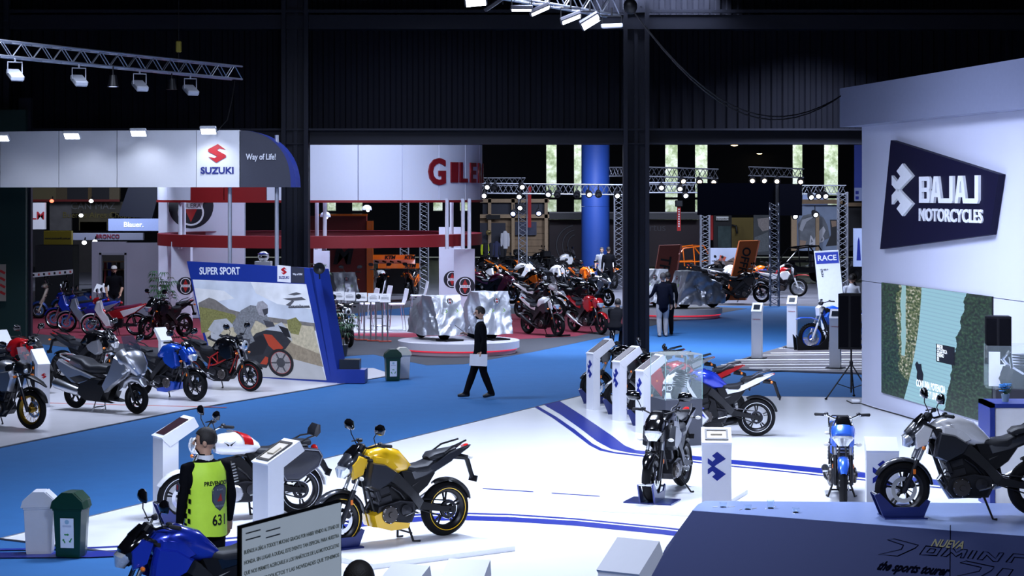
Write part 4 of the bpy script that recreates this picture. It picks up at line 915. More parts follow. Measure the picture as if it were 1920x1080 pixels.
wall_text('lettering', 'MOTORCYCLES', 1724, 1843, 404, 25, .13, SGW, sign, bold=.02, depth=.03)
EMB = [[(.0, .55), (.5, 1.), (1., .72), (.42, .36), (.28, .46), (.62, .70), (.5, .78), (.18, .52)], [(.0, .45), (.18, .48), (.5, .22), (.62, .30), (.28, .54), (.42, .64), (1., .28), (.5, 0.)]]
def emblem(parent, M4, s, mat, th=.01):      # the stand's folded double-arrow mark, unit square scaled
    A = [(.05, .60), (.05, .76), (.30, .62), (.46, .72), (.22, .86), (.50, 1.), (1.0, .72), (.62, .5), (.40, .5)]
    A = [[(0, .78), (0, .60), (.30, .46), (.46, .54), (1, .76), (.52, 1), (.24, .86), (.42, .76), (.26, .66)], [(0, .22), (0, .40), (.30, .54), (.46, .46), (1, .24), (.52, 0), (.24, .14), (.42, .24), (.26, .34)]]
    for P in A: flat_poly('emblem', [[((x-.5)*s[0], (y-.5)*s[1]) for x, y in P]], M4, mat, parent, th)
c = onwall(1696, 356, .122); ew = wall_pt(1716, 356, .12)[0]-wall_pt(1677, 356, .12)[0]; emblem(sign, Matrix.Translation(c) @ Matrix((WD, Vector((0, 0, 1)), WN)).transposed().to_4x4(), (ew, .92), SGW, .05)
# LED screen
def screen_mat():
    m = bpy.data.materials.new('led_picture'); m.use_nodes = True; nt = m.node_tree; N = nt.nodes; Lk = nt.links; bs = N['Principled BSDF']
    uv = N.new('ShaderNodeUVMap'); sp = N.new('ShaderNodeSeparateXYZ'); Lk.new(uv.outputs[0], sp.inputs[0])
    def mth(op, a, b_=None):
        n = N.new('ShaderNodeMath'); n.operation = op
        for i, v in enumerate((a, b_)):
            if v is None: continue
            if isinstance(v, (int, float)): n.inputs[i].default_value = v
            else: Lk.new(v, n.inputs[i])
        return n.outputs[0]
    u, v = sp.outputs[0], sp.outputs[1]
    def noise_(sc, det=6):
        n = N.new('ShaderNodeTexNoise'); n.inputs['Scale'].default_value = sc; n.inputs['Detail'].default_value = det; Lk.new(uv.outputs[0], n.inputs['Vector']); return n.outputs['Fac']
    def ramp(f, stops):
        r = N.new('ShaderNodeValToRGB'); e = r.color_ramp.elements
        while len(e) < len(stops): e.new(.5)
        for q, (p, c_) in zip(e, stops): q.position = p; q.color = c_+(1,)
        Lk.new(f, r.inputs[0]); return r.outputs[0]
    def mix(f, a, b_):
        n = N.new('ShaderNodeMix'); n.data_type = 'RGBA'; Lk.new(f, n.inputs[0])
        for i, q in ((6, a), (7, b_)):
            if isinstance(q, tuple): n.inputs[i].default_value = q+(1,)
            else: Lk.new(q, n.inputs[i])
        return n.outputs[2]
    nz = noise_(9); nb = noise_(45, 8)
    wob = mth('MULTIPLY', mth('SUBTRACT', nz, .5), .10)
    # road: left edge curve from (.23,0) over (.34,.4) to (.40,1); right edge from (.62,0)/(.70,.5)/(.80,1)
    left = mth('ADD', mth('ADD', .23, mth('MULTIPLY', v, .30)), mth('MULTIPLY', mth('MULTIPLY', v, v), -.13))
    right = mth('ADD', mth('ADD', .60, mth('MULTIPLY', v, .20)), wob)
    road = mth('MULTIPLY', mth('GREATER_THAN', u, left), mth('LESS_THAN', u, right))
    line = mth('GREATER_THAN', mth('SINE', mth('MULTIPLY', mth('ADD', v, mth('MULTIPLY', u, .06)), 190.)), .55)
    rc = mix(mth('MULTIPLY', line, .45), (.30, .56, .68), (.22, .40, .55))
    scrub = ramp(nb, [(.36, (.01, .03, .008)), (.47, (.07, .12, .03)), (.56, (.20, .22, .13)), (.66, (.60, .58, .52))])
    tree = ramp(nb, [(.40, (.003, .010, .004)), (.55, (.015, .05, .02)), (.7, (.05, .12, .06))])
    dark = mth('LESS_THAN', u, mth('ADD', mth('ADD', .17, mth('MULTIPLY', wob, 1.6)), mth('MULTIPLY', mth('SUBTRACT', .25, v), mth('MULTIPLY', mth('LESS_THAN', v, .25), .9))))
    base = mix(dark, scrub, tree)
    riv = mth('MULTIPLY', mth('LESS_THAN', mth('ABSOLUTE', mth('SUBTRACT', u, mth('ADD', .225, mth('MULTIPLY', wob, .5)))), .022), mth('GREATER_THAN', v, .38))
    base = mix(riv, base, (.28, .50, .55))
    base = mix(mth('GREATER_THAN', u, right), base, tree)
    colr = mix(road, base, rc)
    nt2 = mth('GREATER_THAN', mth('ADD', u, mth('MULTIPLY', wob, 3.)), mth('ADD', .74, mth('MULTIPLY', v, .12)))
    colr = mix(nt2, colr, tree)
    Lk.new(colr, bs.inputs['Emission Color']); bs.inputs['Emission Strength'].default_value = .95; bs.inputs['Base Color'].default_value = (.01, .01, .01, 1); bs.inputs['Roughness'].default_value = .4
    return m
scr = thing('led_screen', 'large LED wall screen showing a road seen from above', 'screen')
cs = [wall_pt(*p, .03) for p in ((1650, 738), (1851, 790), (1868, 557), (1655, 530))]
t0 = (cs[0][0]+cs[3][0])/2; t1 = (cs[1][0]+cs[2][0])/2; z0 = (cs[0][1]+cs[1][1])/2; z1 = (cs[2][1]+cs[3][1])/2
b = MB(); b.rings([[mt @ Vector((t, z, o)) for t, z in ((t0, z0), (t1, z0), (t1, z1), (t0, z1))] for o in (.0, .028)]); b.build('screen_housing', BLACKP, scr, False)
me = bpy.data.meshes.new('screen_picture'); me.from_pydata([tuple(mt @ Vector((t, z, .03))) for t, z in ((t0, z0), (t1, z0), (t1, z1), (t0, z1))], [], [(0, 1, 2, 3)])
uvl = me.uv_layers.new(name='UVMap')
for i, q in enumerate(((0, 0), (1, 0), (1, 1), (0, 1))): uvl.data[i].uv = q
me.materials.append(screen_mat()); link('screen_picture', me, scr)
def on_scr(u, v, o=.034): return mt @ Vector((t0+(t1-t0)*u, z0+(z1-z0)*v, o))
SM = Matrix((WD, Vector((0, 0, 1)), WN)).transposed().to_4x4()
GLOWW = M('led_white', (.85, .9, .95), .4, emit=.6, var=0); GLOWK = M('led_black', (.004, .004, .006), .4)
def scr_rect(name, u0, u1, v0, v1, mat):
    b = MB(); b.quad(on_scr(u0, v0), on_scr(u1, v0), on_scr(u1, v1), on_scr(u0, v1)); return b.build(name, mat, scr, False)
scr_rect('caption_box', .535, .70, .395, .545, GLOWK)
for i, s_ in enumerate(('MEJOR', 'CICLÍSTICA', 'DISEÑO', 'ER')):
    me = text_mesh(s_, .088, .001, .001, align='LEFT'); me.transform(Matrix.Translation(on_scr(.545, .525-.036*i, .037)) @ SM); me.materials.append(GLOWW); link('caption', me, scr)
for i, s_ in enumerate(('CON UNA POTENCIA', 'SUAVE Y LINEAL')):
    me = text_mesh(s_, .17, .001, .004, sx=.8); me.transform(Matrix.Translation(on_scr(.485, .17-.075*i, .037)) @ SM); me.materials.append(GLOWW); link('caption', me, scr)
rid = [[(.34, .33), (.36, .36), (.375, .34), (.40, .345), (.405, .30), (.42, .26), (.415, .20), (.395, .15), (.37, .16), (.355, .22), (.36, .27)]]
b = MB(); b.add([on_scr(x, y, .035) for x, y in rid[0]], [tuple(range(len(rid[0])))]); b.build('rider_picture', GLOWK, scr, False)
# speaker on tripod and cable
def speaker(label, p, yaw, h=.75, w=.42, z=1.75):
    t = thing('loudspeaker', label, 'speaker', p, yaw, 'loudspeakers')
    b = MB(); b.rings([[Vector((x, y, zz)) for x, y in ((-.16, -w*.36), (.16, -w*.5), (.18, 0), (.16, w*.5), (-.16, w*.36))] for zz in (z, z+h)]); b.build('cabinet', M('speaker_black', (.004, .004, .006), .7, spec=.2), t, False)
    b = MB(); b.box((.172, 0, z+h/2), (.012, w*.9, h*.92), None, .004); b.build('grille', M('grille_black', (.003, .003, .005), .9, bump=.6, bscale=400, spec=.1), t, False); return t
def tripod(label, p, h):
    t = thing('speaker_stand', label, 'tripod', p, .4, 'speaker tripods')
    b = MB(); b.tube([(0, 0, .12), (0, 0, h)], .018, 10); b.build('pole', BLACKP, t)
    b = MB(); b.tube([(0, 0, .62), (0, 0, .72)], .035, 10); b.tube([(0, 0, .98), (0, 0, 1.06)], .03, 10); c_ = b.build('collar', BLACKP, t)
    for k in range(3):
        a = 2*PI*k/3+.9; e = Vector((.52*math.cos(a), .52*math.sin(a), .015))
        b = MB(); b.tube([(0, 0, .68), e], .014, 8); l = b.build('leg', BLACKP, t); b = MB(); b.tube([(0, 0, .2), e*.55+Vector((0, 0, .29))], .009, 6); b.build('brace', BLACKP, l)
        b = MB(); b.ell(e, (.03, .03, .02), 8, 5); b.build('foot', RUBBER, l)
sp = gp(1596, 748); tripod('black tripod stand at the left end of the white wall', sp, 1.0); speaker('black loudspeaker on a tripod left of the LED screen', sp, math.radians(250), 1.06, .44, .96)
sp2 = gp(1872, 862); tripod('tripod stand hidden behind the dark counter', sp2, 1.45); speaker('black loudspeaker right of the LED screen', sp2, math.radians(255), .70, .38, 1.42)
b = MB(); q = [gp(1590, 752), gp(1600, 757), gp(1616, 757), gp(1640, 765), gp(1690, 779), gp(1730, 791)]; b.tube([v+Vector((-.03, -.05, .012)) for v in q], .012, 6); tag(b.build('floor_cable', BLACKP), 'black cable along the foot of the white wall', 'cable')
b = MB(); b.box((0, 0, .03), (.16, .1, .05), None, .01); o = b.build('power_strip', WHITE); o.location = gp(1604, 754); tag(o, 'small white socket box on the floor by the tripod', 'socket')
# kiosks: post, sloping head, recessed tray; local +x runs up the slope
KW = M('kiosk_white', (.74, .75, .80), .35, var=.02)
def kiosk(label, p, yaw_deg, h=1.0, w=.32, dep=.20, run=.40, rise=.22, th=.13, recess='dark', mark=None, foot=0., z=0., slab=True, group='white information kiosks'):
    t = thing('kiosk', label, 'kiosk', p, math.radians(yaw_deg), group)
    b = MB(); b.prism([(0, 0), (dep, 0), (dep, h-.02+rise*dep/run*.3), (0, h)], -w/2, w/2); b.build('post', KW, t, False)
    sl = math.hypot(run, rise); ux, uz = run/sl, rise/sl; nx, nz = uz, -ux
    b = MB(); b.prism([(-.02, h), (run, h+rise), (run+nx*th, h+rise+nz*th), (-.02+nx*th+.05, h+nz*th)], -w/2-.004, w/2+.004); hd = b.build('head', KW, t, False)
    A = Vector((-.02, 0, h)); U = Vector((ux, 0, uz)); N = Vector((-uz, 0, ux))
    def R(u0, u1, v, o, name, m, par):
        b = MB(); b.rings([[A+U*u+Vector((0, y, 0))+N*oo for u, y in ((u0, -v), (u1, -v), (u1, v), (u0, v))] for oo in (o-.02, o)]); return b.build(name, m, par, False)
    if recess == 'tray':
        f = MB()
        for u0, u1, v0, v1 in ((.05, .08, -w*.4, w*.4), (sl-.08, sl-.05, -w*.4, w*.4), (.08, sl-.08, -w*.4, -w*.33), (.08, sl-.08, w*.33, w*.4)):
            f.rings([[A+U*u+Vector((0, y, 0))+N*oo for u, y in ((u0, v0), (u1, v0), (u1, v1), (u0, v1))] for oo in (0, .012)])
        f.build('tray_frame', M('tray_dark', (.06, .055, .05), .5), hd, False); R(.08, sl-.08, w*.33, .003, 'tray_floor', M('tray_cream', (.55, .50, .42), .5), hd)
        R(.17, sl-.17, w*.2, .02, 'tray_card', M('tray_card', (.5, .45, .36), .5), hd)
    elif recess == 'dark': R(.05, sl-.05, w*.40, .004, 'info_panel', M('info_dark', (.035, .015, .02), .25, var=.6, scale=25), hd)
    elif recess == 'screen': R(.06, sl-.06, w*.32, .004, 'tablet', M('tablet_dark', (.02, .025, .035), .15), hd)
    if mark == 'arrow':
        M4 = Matrix((Vector((0, -1, 0)), Vector((0, 0, 1)), Vector((-1, 0, 0)))).transposed().to_4x4(); M4.translation = Vector((-.001, 0, h-.28)); emblem(t, M4, (w*.62, .34), NAVY, .004)
    if mark == 's': s_mark(t, Vector((-.001, 0, h-.22)), .10)
    if foot: b = MB(); b.box((dep+foot/2-.01, 0, .02), (foot, w, .04)); b.build('foot', KW, t, False)
    return t
SRED = M('s_red', (.45, .012, .02), .4); SBLU = M('s_blue', (.01, .02, .20), .4)
SPOLY = [(.55, 1.), (.0, .72), (.0, .60), (.52, .33), (.36, .25), (.0, .32), (.46, 0), (1., .29), (1., .41), (.48, .68), (.64, .76), (1., .69)]
def s_mark(parent, c, s, M4=None):
    if M4 is None: M4 = Matrix((Vector((0, -1, 0)), Vector((0, 0, 1)), Vector((-1, 0, 0)))).transposed().to_4x4(); M4.translation = c
    flat_poly('emblem', [[((x-.5)*s*.95, (y-.5)*s) for x, y in SPOLY]], M4, SRED, parent, .004)
kiosk('white kiosk with dark sloping panel left of the guard', gp(296, 974), 32)
kiosk('white kiosk with an open tray in front of the white cruiser', gp(488, 1040), 38, recess='tray', h=1.0)
for i, (p, lb) in enumerate((((1106, 768), 'slim white kiosk with navy mark furthest from the viewer'), ((1155, 789), 'middle of the three slim white kiosks with navy marks'), ((1199, 812), 'slim white kiosk with navy mark nearest the glass case'))):
    kiosk(lb, gp(*p), 33, h=1.02, w=.22, dep=.15, run=.42, rise=.26, mark='arrow', foot=.22)
k = ap(1344, 829, 23.0); kiosk('white kiosk with a large navy mark beside the black motorcycle', (k.x, 23.0, 0), 86, h=1.02, w=.34, run=.3, rise=.14, recess='tray', mark='arrow')
k = ap(1655, 846, 22.4); kiosk('white kiosk with a navy mark right of the blue commuter', (k.x, 22.4, 0), 84, h=1.0, w=.36, run=.32, rise=.12, recess='none', mark='arrow')
k = ap(1160, 1075, 15.2); kiosk('white kiosk top at the bottom edge by the plinth corner', (k.x, 15.2, 0), 60, h=1.0, w=.36, run=.34, rise=.20, recess='none')
k = ap(866, 1084, 15.0); kiosk('white kiosk top at the bottom edge in the middle', (k.x, 15.0, 0), 80, h=.98, w=.32, run=.3, rise=.1, recess='none')
k = ap(742, 1085, 14.8); kiosk('white kiosk top beside the seated head', (k.x, 14.8, 0), 70, h=.98, w=.3, run=.3, rise=.1, recess='none')
# glass display case with an engine
def glass_case(label, p, yaw_deg, w, hb, hg, basem, dim=None):
    t = thing('display_case', label, 'display case', p, math.radians(yaw_deg), 'glass display cases')
    b = MB(); b.box((0, 0, hb/2), (w, w, hb)); b.build('pedestal', basem, t, False)
    for k in range(4):
        b = MB(); b.box((w/2-.004, 0, hb+hg/2), (.006, w-.016, hg-.01)); b.xf(Matrix.Rotation(k*PI/2, 4, 'Z')); b.build('glass_pane', M('case_glass', (.75, .9, .9), .02, alpha=.07, var=0, spec=.5), t, False)
    b = MB(); b.box((0, 0, hb+hg), (w, w, .012)); b.build('glass_lid', M('lid_glass', (.35, .37, .36), .2, alpha=.6, var=0), t, False)
    b = MB()
    for sx in (-1, 1):
        for sy in (-1, 1): b.box((sx*(w/2-.002), sy*(w/2-.002), hb+hg/2), (.008, .008, hg))
    b.build('glass_edges', M('edge_green', (.35, .55, .5), .1, alpha=.7), t, False)
    e = thing('engine', 'black and silver engine inside the '+label.split(' on ')[0], 'engine', (p[0], p[1], hb+.005), math.radians(yaw_deg)+.5)
    k = w*.9
    b = MB(); b.prism([(-.3*k, 0), (.3*k, 0), (.38*k, .14*k), (.25*k, .3*k), (-.28*k, .32*k), (-.36*k, .14*k)], -.17*k, .17*k, .12); b.mirror(); b.build('crankcase', M('engine_black', (.02, .02, .022), .35, .5), e)
    for s in (1, -1): b = MB(); b.lathe([(.14*k, s*.15*k), (.14*k, s*.22*k), (.1*k, s*.25*k), (0, s*.25*k)], (.1*k, 0, .17*k), n=20); b.build('cover', ALU, e)
    b = MB(); R_ = Matrix.Rotation(.3, 3, 'Y')
    for q in range(6): b.box((.12*k+.015*q, 0, .33*k+.055*k*q), (.3*k, .28*k, .03*k), R_, .004)
    b.box((.22*k, 0, .70*k), (.28*k, .26*k, .10*k), R_, .02); b.build('cylinder', ENGINE, e)
    b = MB(); b.tube([(.3*k, .05*k, .5*k), (.42*k, .05*k, .4*k), (.36*k, .05*k, .15*k)], .035*k, 8); b.tube([(.0, -.05*k, .5*k), (-.2*k, -.1*k, .55*k)], .06*k, 10); b.build('manifold', CHROME, e)
    return t
p = gp(1268, 832); glass_case('glass case on a dark grey pedestal before the sport bikes', p, 18, .62, .72, .70, M('pedestal_grey', (.045, .048, .062), .5))
t_ = thing('info_card', 'white lettered card inside the glass case', 'card', (p.x-.16, p.y-.2, .725), .3)
b = MB(); b.box((0, 0, .12), (.16, .008, .22)); b.build('card', M('card_dark', (.03, .03, .035), .4), t_); put_text('lettering', 'CIA', .11, frame_mat((0, -.006, .16), (-1, 0, 0), (0, 0, 1)), SGW, t_); b = MB(); b.prism([(-.05, .0), (.07, .0), (.05, .09), (-.03, .10)], -.012, -.006); b.build('white_tag', SGW, t_, False)
# dark counter, second case and desk at the right edge
DK = M('counter_dark', (.012, .012, .018), .45)
q0 = gp(1868, 868); b = MB(); b.box((-.1, -.1, .55), (.62, .5, 1.1), None, .01); o = b.build('dark_counter', DK, None, False); o.location = (q0.x+.38, q0.y, 0); o.rotation_euler[2] = -.15; tag(o, 'dark counter carrying a glass case right of the LED screen', 'counter')
t = thing('display_case', 'glass case with an engine on the dark counter', 'display case', (q0.x+.25, q0.y, 1.105), -.15, 'glass display cases')
for k in range(4):
    b = MB(); b.box((.395, 0, .31), (.006, .6 if k % 2 else .6, .62)); b.xf(Matrix.Rotation(k*PI/2, 4, 'Z') @ Matrix.Diagonal((1 if k % 2 == 0 else .76, 1 if k % 2 == 0 else 1.3, 1, 1))); b.build('glass_pane', M('case_glass', None), t, False)
b = MB(); b.box((-.27, 0, .26), (.16, .02, .5)); b.build('white_card', WHITE, t, False)
e = thing('engine', 'dark engine in the glass case at the right edge', 'engine', (q0.x+.35, q0.y, 1.11), .4)
b = MB(); b.prism([(-.22, 0), (.24, 0), (.28, .14), (.18, .28), (-.2, .3), (-.28, .12)], -.14, .14, .1); b.mirror(); b.build('crankcase', ENGINE, e)
b = MB()
for q in range(5): b.box((.05, 0, .3+.04*q), (.24, .22, .02), None, .004)
b.build('cylinder', ENGINE, e); b = MB(); b.tube([(-.1, .1, .25), (-.2, .15, .4), (-.12, .1, .52)], .03); b.tube([(-.05, -.12, .2), (-.26, -.15, .3), (-.25, -.1, .45)], .025); b.build('hose', CHROME, e)
dq = ap(1856, 870, 24.6); t = thing('reception_desk', 'white desk with a blue top at the right edge', 'desk', (dq.x, 24.6, 0), 0.)
zt = CAMH-(757-HOR)*24.6/FPX
b = MB(); b.box((1.0, .3, zt-.025), (2.0, .62, .05)); b.box((.03, .3, zt/2), (.06, .62, zt)); b.build('blue_top', M('desk_blue', (.012, .03, .22), .4), t, False)
b = MB(); b.box((1.03, .32, (zt-.06)/2), (1.9, .56, zt-.06)); b.build('white_body', WHITE, t, False)
fl = thing('flower_pot', 'small pot of blue flowers on the blue desk top', 'flowers', (ap(1887, 755, 24.8).x, 24.85, zt), 0)
b = MB(); b.lathe([(0, 0), (.04, 0), (.055, .1), (.05, .1), (0, .09)], axis='z', n=14); b.build('pot', M('glass_pot', (.25, .35, .4), .15), fl)
b = MB(); random.seed(3)
for k in range(26):
    a = random.random()*6.28; r = random.random()*.09; c_ = Vector((r*math.cos(a), r*math.sin(a), .13+random.random()*.08)); b.tube([(0, 0, .08), c_], .003, 4)
b.build('stems', M('stem_green', (.03, .10, .04), .6), fl)
for k in range(26):
    a = random.random()*6.28; r = random.random()*.1; c_ = Vector((r*math.cos(a), r*math.sin(a), .13+random.random()*.09)); b = MB()
    for j in range(5): b.ell(c_+Vector((.016*math.cos(j*1.256), .016*math.sin(j*1.256), .004)), (.014, .010, .006), 6, 4, Matrix.Rotation(j*1.256, 3, 'Z'))
    b.build('flower', M('petal_blue', (.03, .22, .55), .6), fl)
# raised plinth with sloping front
pl = thing('raised_plinth', 'raised dark plinth with outlined lettering at lower right', 'plinth')
GRY = M('plinth_grey', (.012, .018, .060), .7, spec=.06, var=.04); TOPG = M('plinth_top', (.22, .29, .52), .35)
fz = STZ; T = [gp(1330, 950, fz), gp(1960, 1000, fz), gp(1990, 985, fz)+Vector((0, .3, 0)), gp(1318, 938, fz)]
T = [gp(1318, 951, fz), gp(1300, 962, fz), gp(1985, 1012, fz), Vector((6.9, 22.0, fz)), gp(1322, 939, fz)]
Bm = [gp(1262, 1052), gp(1222, 1082), gp(2010, 1150), Vector((7.0, 22.1, 0)), gp(1320, 1000)]
cor = [gp(1345, 948.5, fz), gp(1318, 950.5, fz), gp(1298, 962, fz)]
b = MB(); top = [gp(1322, 939, fz), gp(1308, 946, fz), gp(1298, 957, fz), gp(1990, 1010, fz), Vector((6.6, 22.05, fz))]
plane_n = (top[3]-top[2]).cross(gp(1219, 1084)-top[2]).normalized()
rv = Vector(((2030-960)/FPX, 1, 0)); b3 = gp(1219, 1084); k3 = b3.dot(plane_n)/rv.dot(plane_n) if False else (top[2].dot(plane_n))/rv.dot(plane_n); b3 = Vector((rv.x*k3, rv.y*k3, 0))
bot = [Vector((top[0].x-.25, top[0].y+.02, 0)), Vector((top[1].x-.36, top[1].y-.12, 0)), gp(1219, 1084), b3, Vector((6.8, 22.1, 0))]
b.rings([bot, [v-Vector((0, 0, .004)) for v in top]], cap1=False); b.build('plinth_body', GRY, pl, False)
b = MB(); b.rings([[v-Vector((0, 0, .006)) for v in top], top]); b.build('plinth_top', TOPG, pl, False)
fo = (top[2]+bot[2])/2; fr = (top[3]-top[2]).normalized(); fu = (top[2]-bot[2]).normalized(); FM = frame_mat(top[2], fr, fu)
def face_pt(px, py):       # pixel -> (right, up) on the sloping front
    dirv = Vector(((px-960)/FPX, 1, -(py-HOR)/FPX)); n = FM.col[2].xyz; o = Vector((0, 0, CAMH)); s_ = (FM.translation-o).dot(n)/dirv.dot(n); q = FM.inverted() @ (o+dirv*s_); return q.x, q.y
def face_text(body, px0, px1, py0, py1, mat, bold=0, shear=0., name='lettering', depth=.002):
    me = text_mesh(body, 1, depth=.5, font_off=bold, shear=shear); xs = [v.co.x for v in me.vertices]; ys = [v.co.y for v in me.vertices]
    a = face_pt(px0, py0); c_ = face_pt(px1, py1); a2 = face_pt(px0, py1)
    sx = (c_[0]-a[0])/(max(xs)-min(xs)); sy = abs(a[1]-a2[1])/(max(ys)-min(ys))
    M4 = FM @ Matrix.Translation((a[0], (a[1]+c_[1])/2, .003)) @ Matrix.Diagonal((sx, sy, depth, 1)) @ Matrix.Translation((-min(xs), -(max(ys)+min(ys))/2, 0)); me.transform(M4); me.materials.clear(); me.materials.append(mat); return link(name, me, pl)
INK = M('plinth_ink', (.0012, .0014, .004), .9, spec=.0)
face_text('NUEVA', 1752, 1806, 1013, 1028, M('ink_yellow', (.07, .06, .008), .7), .02)
face_text('the sports tourer', 1650, 1776, 1057, 1080, INK, .03, .25)
def outline(polys):
    for P in polys:
        q = [face_pt(x, y) for x, y in P]; b = MB(); b.tube([FM @ Vector((x, y, .002)) for x, y in q], .006, 4, closed=True, flat=.15); b.build('outline_letter', INK, pl)
outline([[(1647, 1040), (1690, 1030), (1694, 1022), (1664, 1012), (1676, 1010), (1722, 1022), (1716, 1028), (1683, 1043)], [(1724, 1040), (1736, 1024), (1766, 1027), (1756, 1042)], [(1737, 1036), (1744, 1029), (1755, 1030), (1750, 1037)],
         [(1764, 1043), (1778, 1028), (1788, 1029), (1793, 1036), (1803, 1030), (1814, 1031), (1806, 1046), (1800, 1046), (1804, 1037), (1792, 1044), (1784, 1036), (1774, 1044)], [(1814, 1047), (1824, 1032), (1832, 1033), (1823, 1048)], [(1832, 1049), (1844, 1034), (1852, 1035), (1866, 1047), (1874, 1036), (1882, 1037), (1870, 1053), (1862, 1053), (1850, 1041), (1842, 1050)], [(1886, 1054), (1900, 1038), (1930, 1041), (1926, 1047), (1902, 1045), (1896, 1055)],
         [(1795, 1080), (1836, 1071), (1840, 1064), (1800, 1055), (1812, 1052), (1864, 1063), (1858, 1070), (1830, 1086)], [(1868, 1080), (1880, 1066), (1900, 1068), (1890, 1082)]])
b = MB(); q = [face_pt(1782, 985), face_pt(1781, 1085)]; b.tube([FM @ Vector((x, y, .001)) for x, y in q], .004, 4); b.build('panel_joint', INK, pl)
# clear glasses lying on the plinth
for i, (x, y) in enumerate(((1356, 951), (1402, 955), (1445, 953), (1492, 961))):
    g = thing('glass', 'clear drinking glass on the plinth, number %s from its left corner' % ('one', 'two', 'three', 'four')[i], 'glass', gp(x, y, fz), .4*i, 'glasses on the plinth')
    b = MB(); b.lathe([(.0, 0), (.035, 0), (.04, .09 if i == 2 else .05), (.037, .09 if i == 2 else .05), (.032, .006), (0, .006)], axis='z', n=16); b.build('bowl', GLASS, g); b = MB(); b.tube([(.05, 0, .004), (.13, .03, .004)], .004, 5); b.tube([(-.06, .02, .004), (-.12, -.02, .004)], .004, 5); b.build('straw', WHITE, g)
# litter bins
def bin_(label, p, yaw, bodym, lidm, sign=False, h=.62):
    t = thing('litter_bin', label, 'bin', p, yaw, 'swing-lid litter bins')
    b = MB(); b.rings([[Vector((x*k, y*k, z)) for x, y in ((-.15, -.12), (.15, -.12), (.17, 0.), (.15, .12), (-.15, .12), (-.17, 0))] for z, k in ((0, .86), (.03, .9), (h*.72, 1.04), (h*.72, 1.1), (h*.76, 1.1))]); b.build('body', bodym, t, False)
    lid = MB(); lid.prism([(-.19, h*.75), (.19, h*.75), (.17, h*.86), (.06, h), (-.06, h), (-.17, h*.86)], -.14, .14, .06); lo = lid.build('lid', lidm, t, False)
    b = MB(); b.prism([(.075, h*.985), (.165, h*.865), (.17, h*.875), (.08, h)], -.12, .12); b.build('flap', lidm, lo, False)
    if sign:
        M4 = frame_mat((0, -.128, h*.38), (1, 0, 0), (0, -.04, 1)); b = flat_poly('sticker', [[(-.075, -.16), (.075, -.16), (.075, .16), (-.075, .16)]], M4, M('sticker', (.62, .66, .74), .5), t, .003)
        g = M('recycle_green', (.02, .22, .05), .5)
        for k in range(3):
            a = k*2*PI/3; P = [(-.045, .018), (.008, .018), (.008, .03), (.03, .008), (.008, -.012), (.008, 0), (-.035, 0)]
            flat_poly('recycle_arrow', [[(.036*math.sin(a)+x*.75*math.cos(a)+y*.75*math.sin(a), -.06+.036*math.cos(a)-x*.75*math.sin(a)+y*.75*math.cos(a)) for x, y in P]], M4 @ Matrix.Translation((0, 0, .003)), g, b, .002)
        flat_poly('sticker_print', [[(-.05, .085), (.05, .085), (.05, .065), (-.05, .065)]], M4 @ Matrix.Translation((0, 0, .003)), M('sticker_grey', (.42, .46, .56), .5), b, .001); flat_poly('sticker_print', [[(.025*math.cos(q*PI/6), .12+.025*math.sin(q*PI/6)) for q in range(12)]], M4 @ Matrix.Translation((0, 0, .003)), M('sticker_teal', (.25, .40, .52), .5), b, .001)
    return t
BG = M('bin_green', (.002, .028, .012), .3, coat=.2); BGR = M('bin_grey', (.50, .51, .55), .45)
bin_('grey litter bin with a swing lid at lower left', gp(75, 1036), .1, BGR, BGR, False, .68)
bin_('green recycling litter bin beside the grey one at lower left', gp(134, 1042), -.15, BG, BG, True, .70)
bin_('green litter bin standing on the blue aisle', gp(736, 713), .2, BG, BG, True, .66)
bin_('grey litter bin behind the green one on the aisle', gp(754, 709), .2, BGR, M('bin_cream', (.62, .60, .5), .5), False, .66)
# monitor in the foreground, on the upper level the photo is taken from
dm = 6.0; a = ap(449, 986, dm); k_ = (986-HOR)/(936-HOR); c_ = ap(640, 936, dm*k_); mon = thing('monitor', 'thin black computer monitor showing an email, seen in the foreground', 'monitor')
Wm = (c_-a).length; Hm = .36; MM = frame_mat(a, c_-a, (0, 0, 1))
if MM.col[2].y > 0: MM = MM @ Matrix.Rotation(PI, 4, 'Y') @ Matrix.Translation((-Wm, 0, 0))
flat_poly('bezel', [[(0, 0), (Wm, 0), (Wm, -Hm), (0, -Hm)]], MM @ Matrix.Translation((0, 0, -.009)), M('monitor_black', (.008, .008, .012), .4), mon, .009)
scm = M('monitor_glow', (.36, .44, .56), .4, emit=.62, var=.05, scale=4); flat_poly('display', [[(.014, -.010), (Wm-.006, -.010), (Wm-.006, -Hm+.02), (.014, -Hm+.02)]], MM, scm, mon, .002)
TXG = M('screen_text', (.16, .20, .21), .5, emit=.2)
for i, s_ in enumerate(('BUENOS A DÍAS A TODOS Y MUCHAS GRACIAS POR HABER VENIDO AL STAND DE', 'HONDA. SIN LUGAR A DUDAS, ESTE EVENTO TAN ESPECIAL PARA NUESTRA', 'QUE NOS PERMITE ACERCARLE A LOS FANÁTICOS DE LAS MOTOCICLETAS', 'NUESTROS PRODUCTOS Y LAS NOVEDADES QUE TENEMOS', 'PARA ESTE AÑO. MUCHAS GRACIAS')):
    me = text_mesh(s_, .017, .0005, .0004, align='LEFT'); xs = [v.co.x for v in me.vertices]; k = (Wm-.04)/(max(xs)-min(xs)) if i < 4 else 1.; me.transform(MM @ Matrix.Translation((.02, -.085-.032*i, .0028)) @ Matrix.Diagonal((k, 1, 1, 1))); me.materials.append(TXG); link('lettering', me, mon)
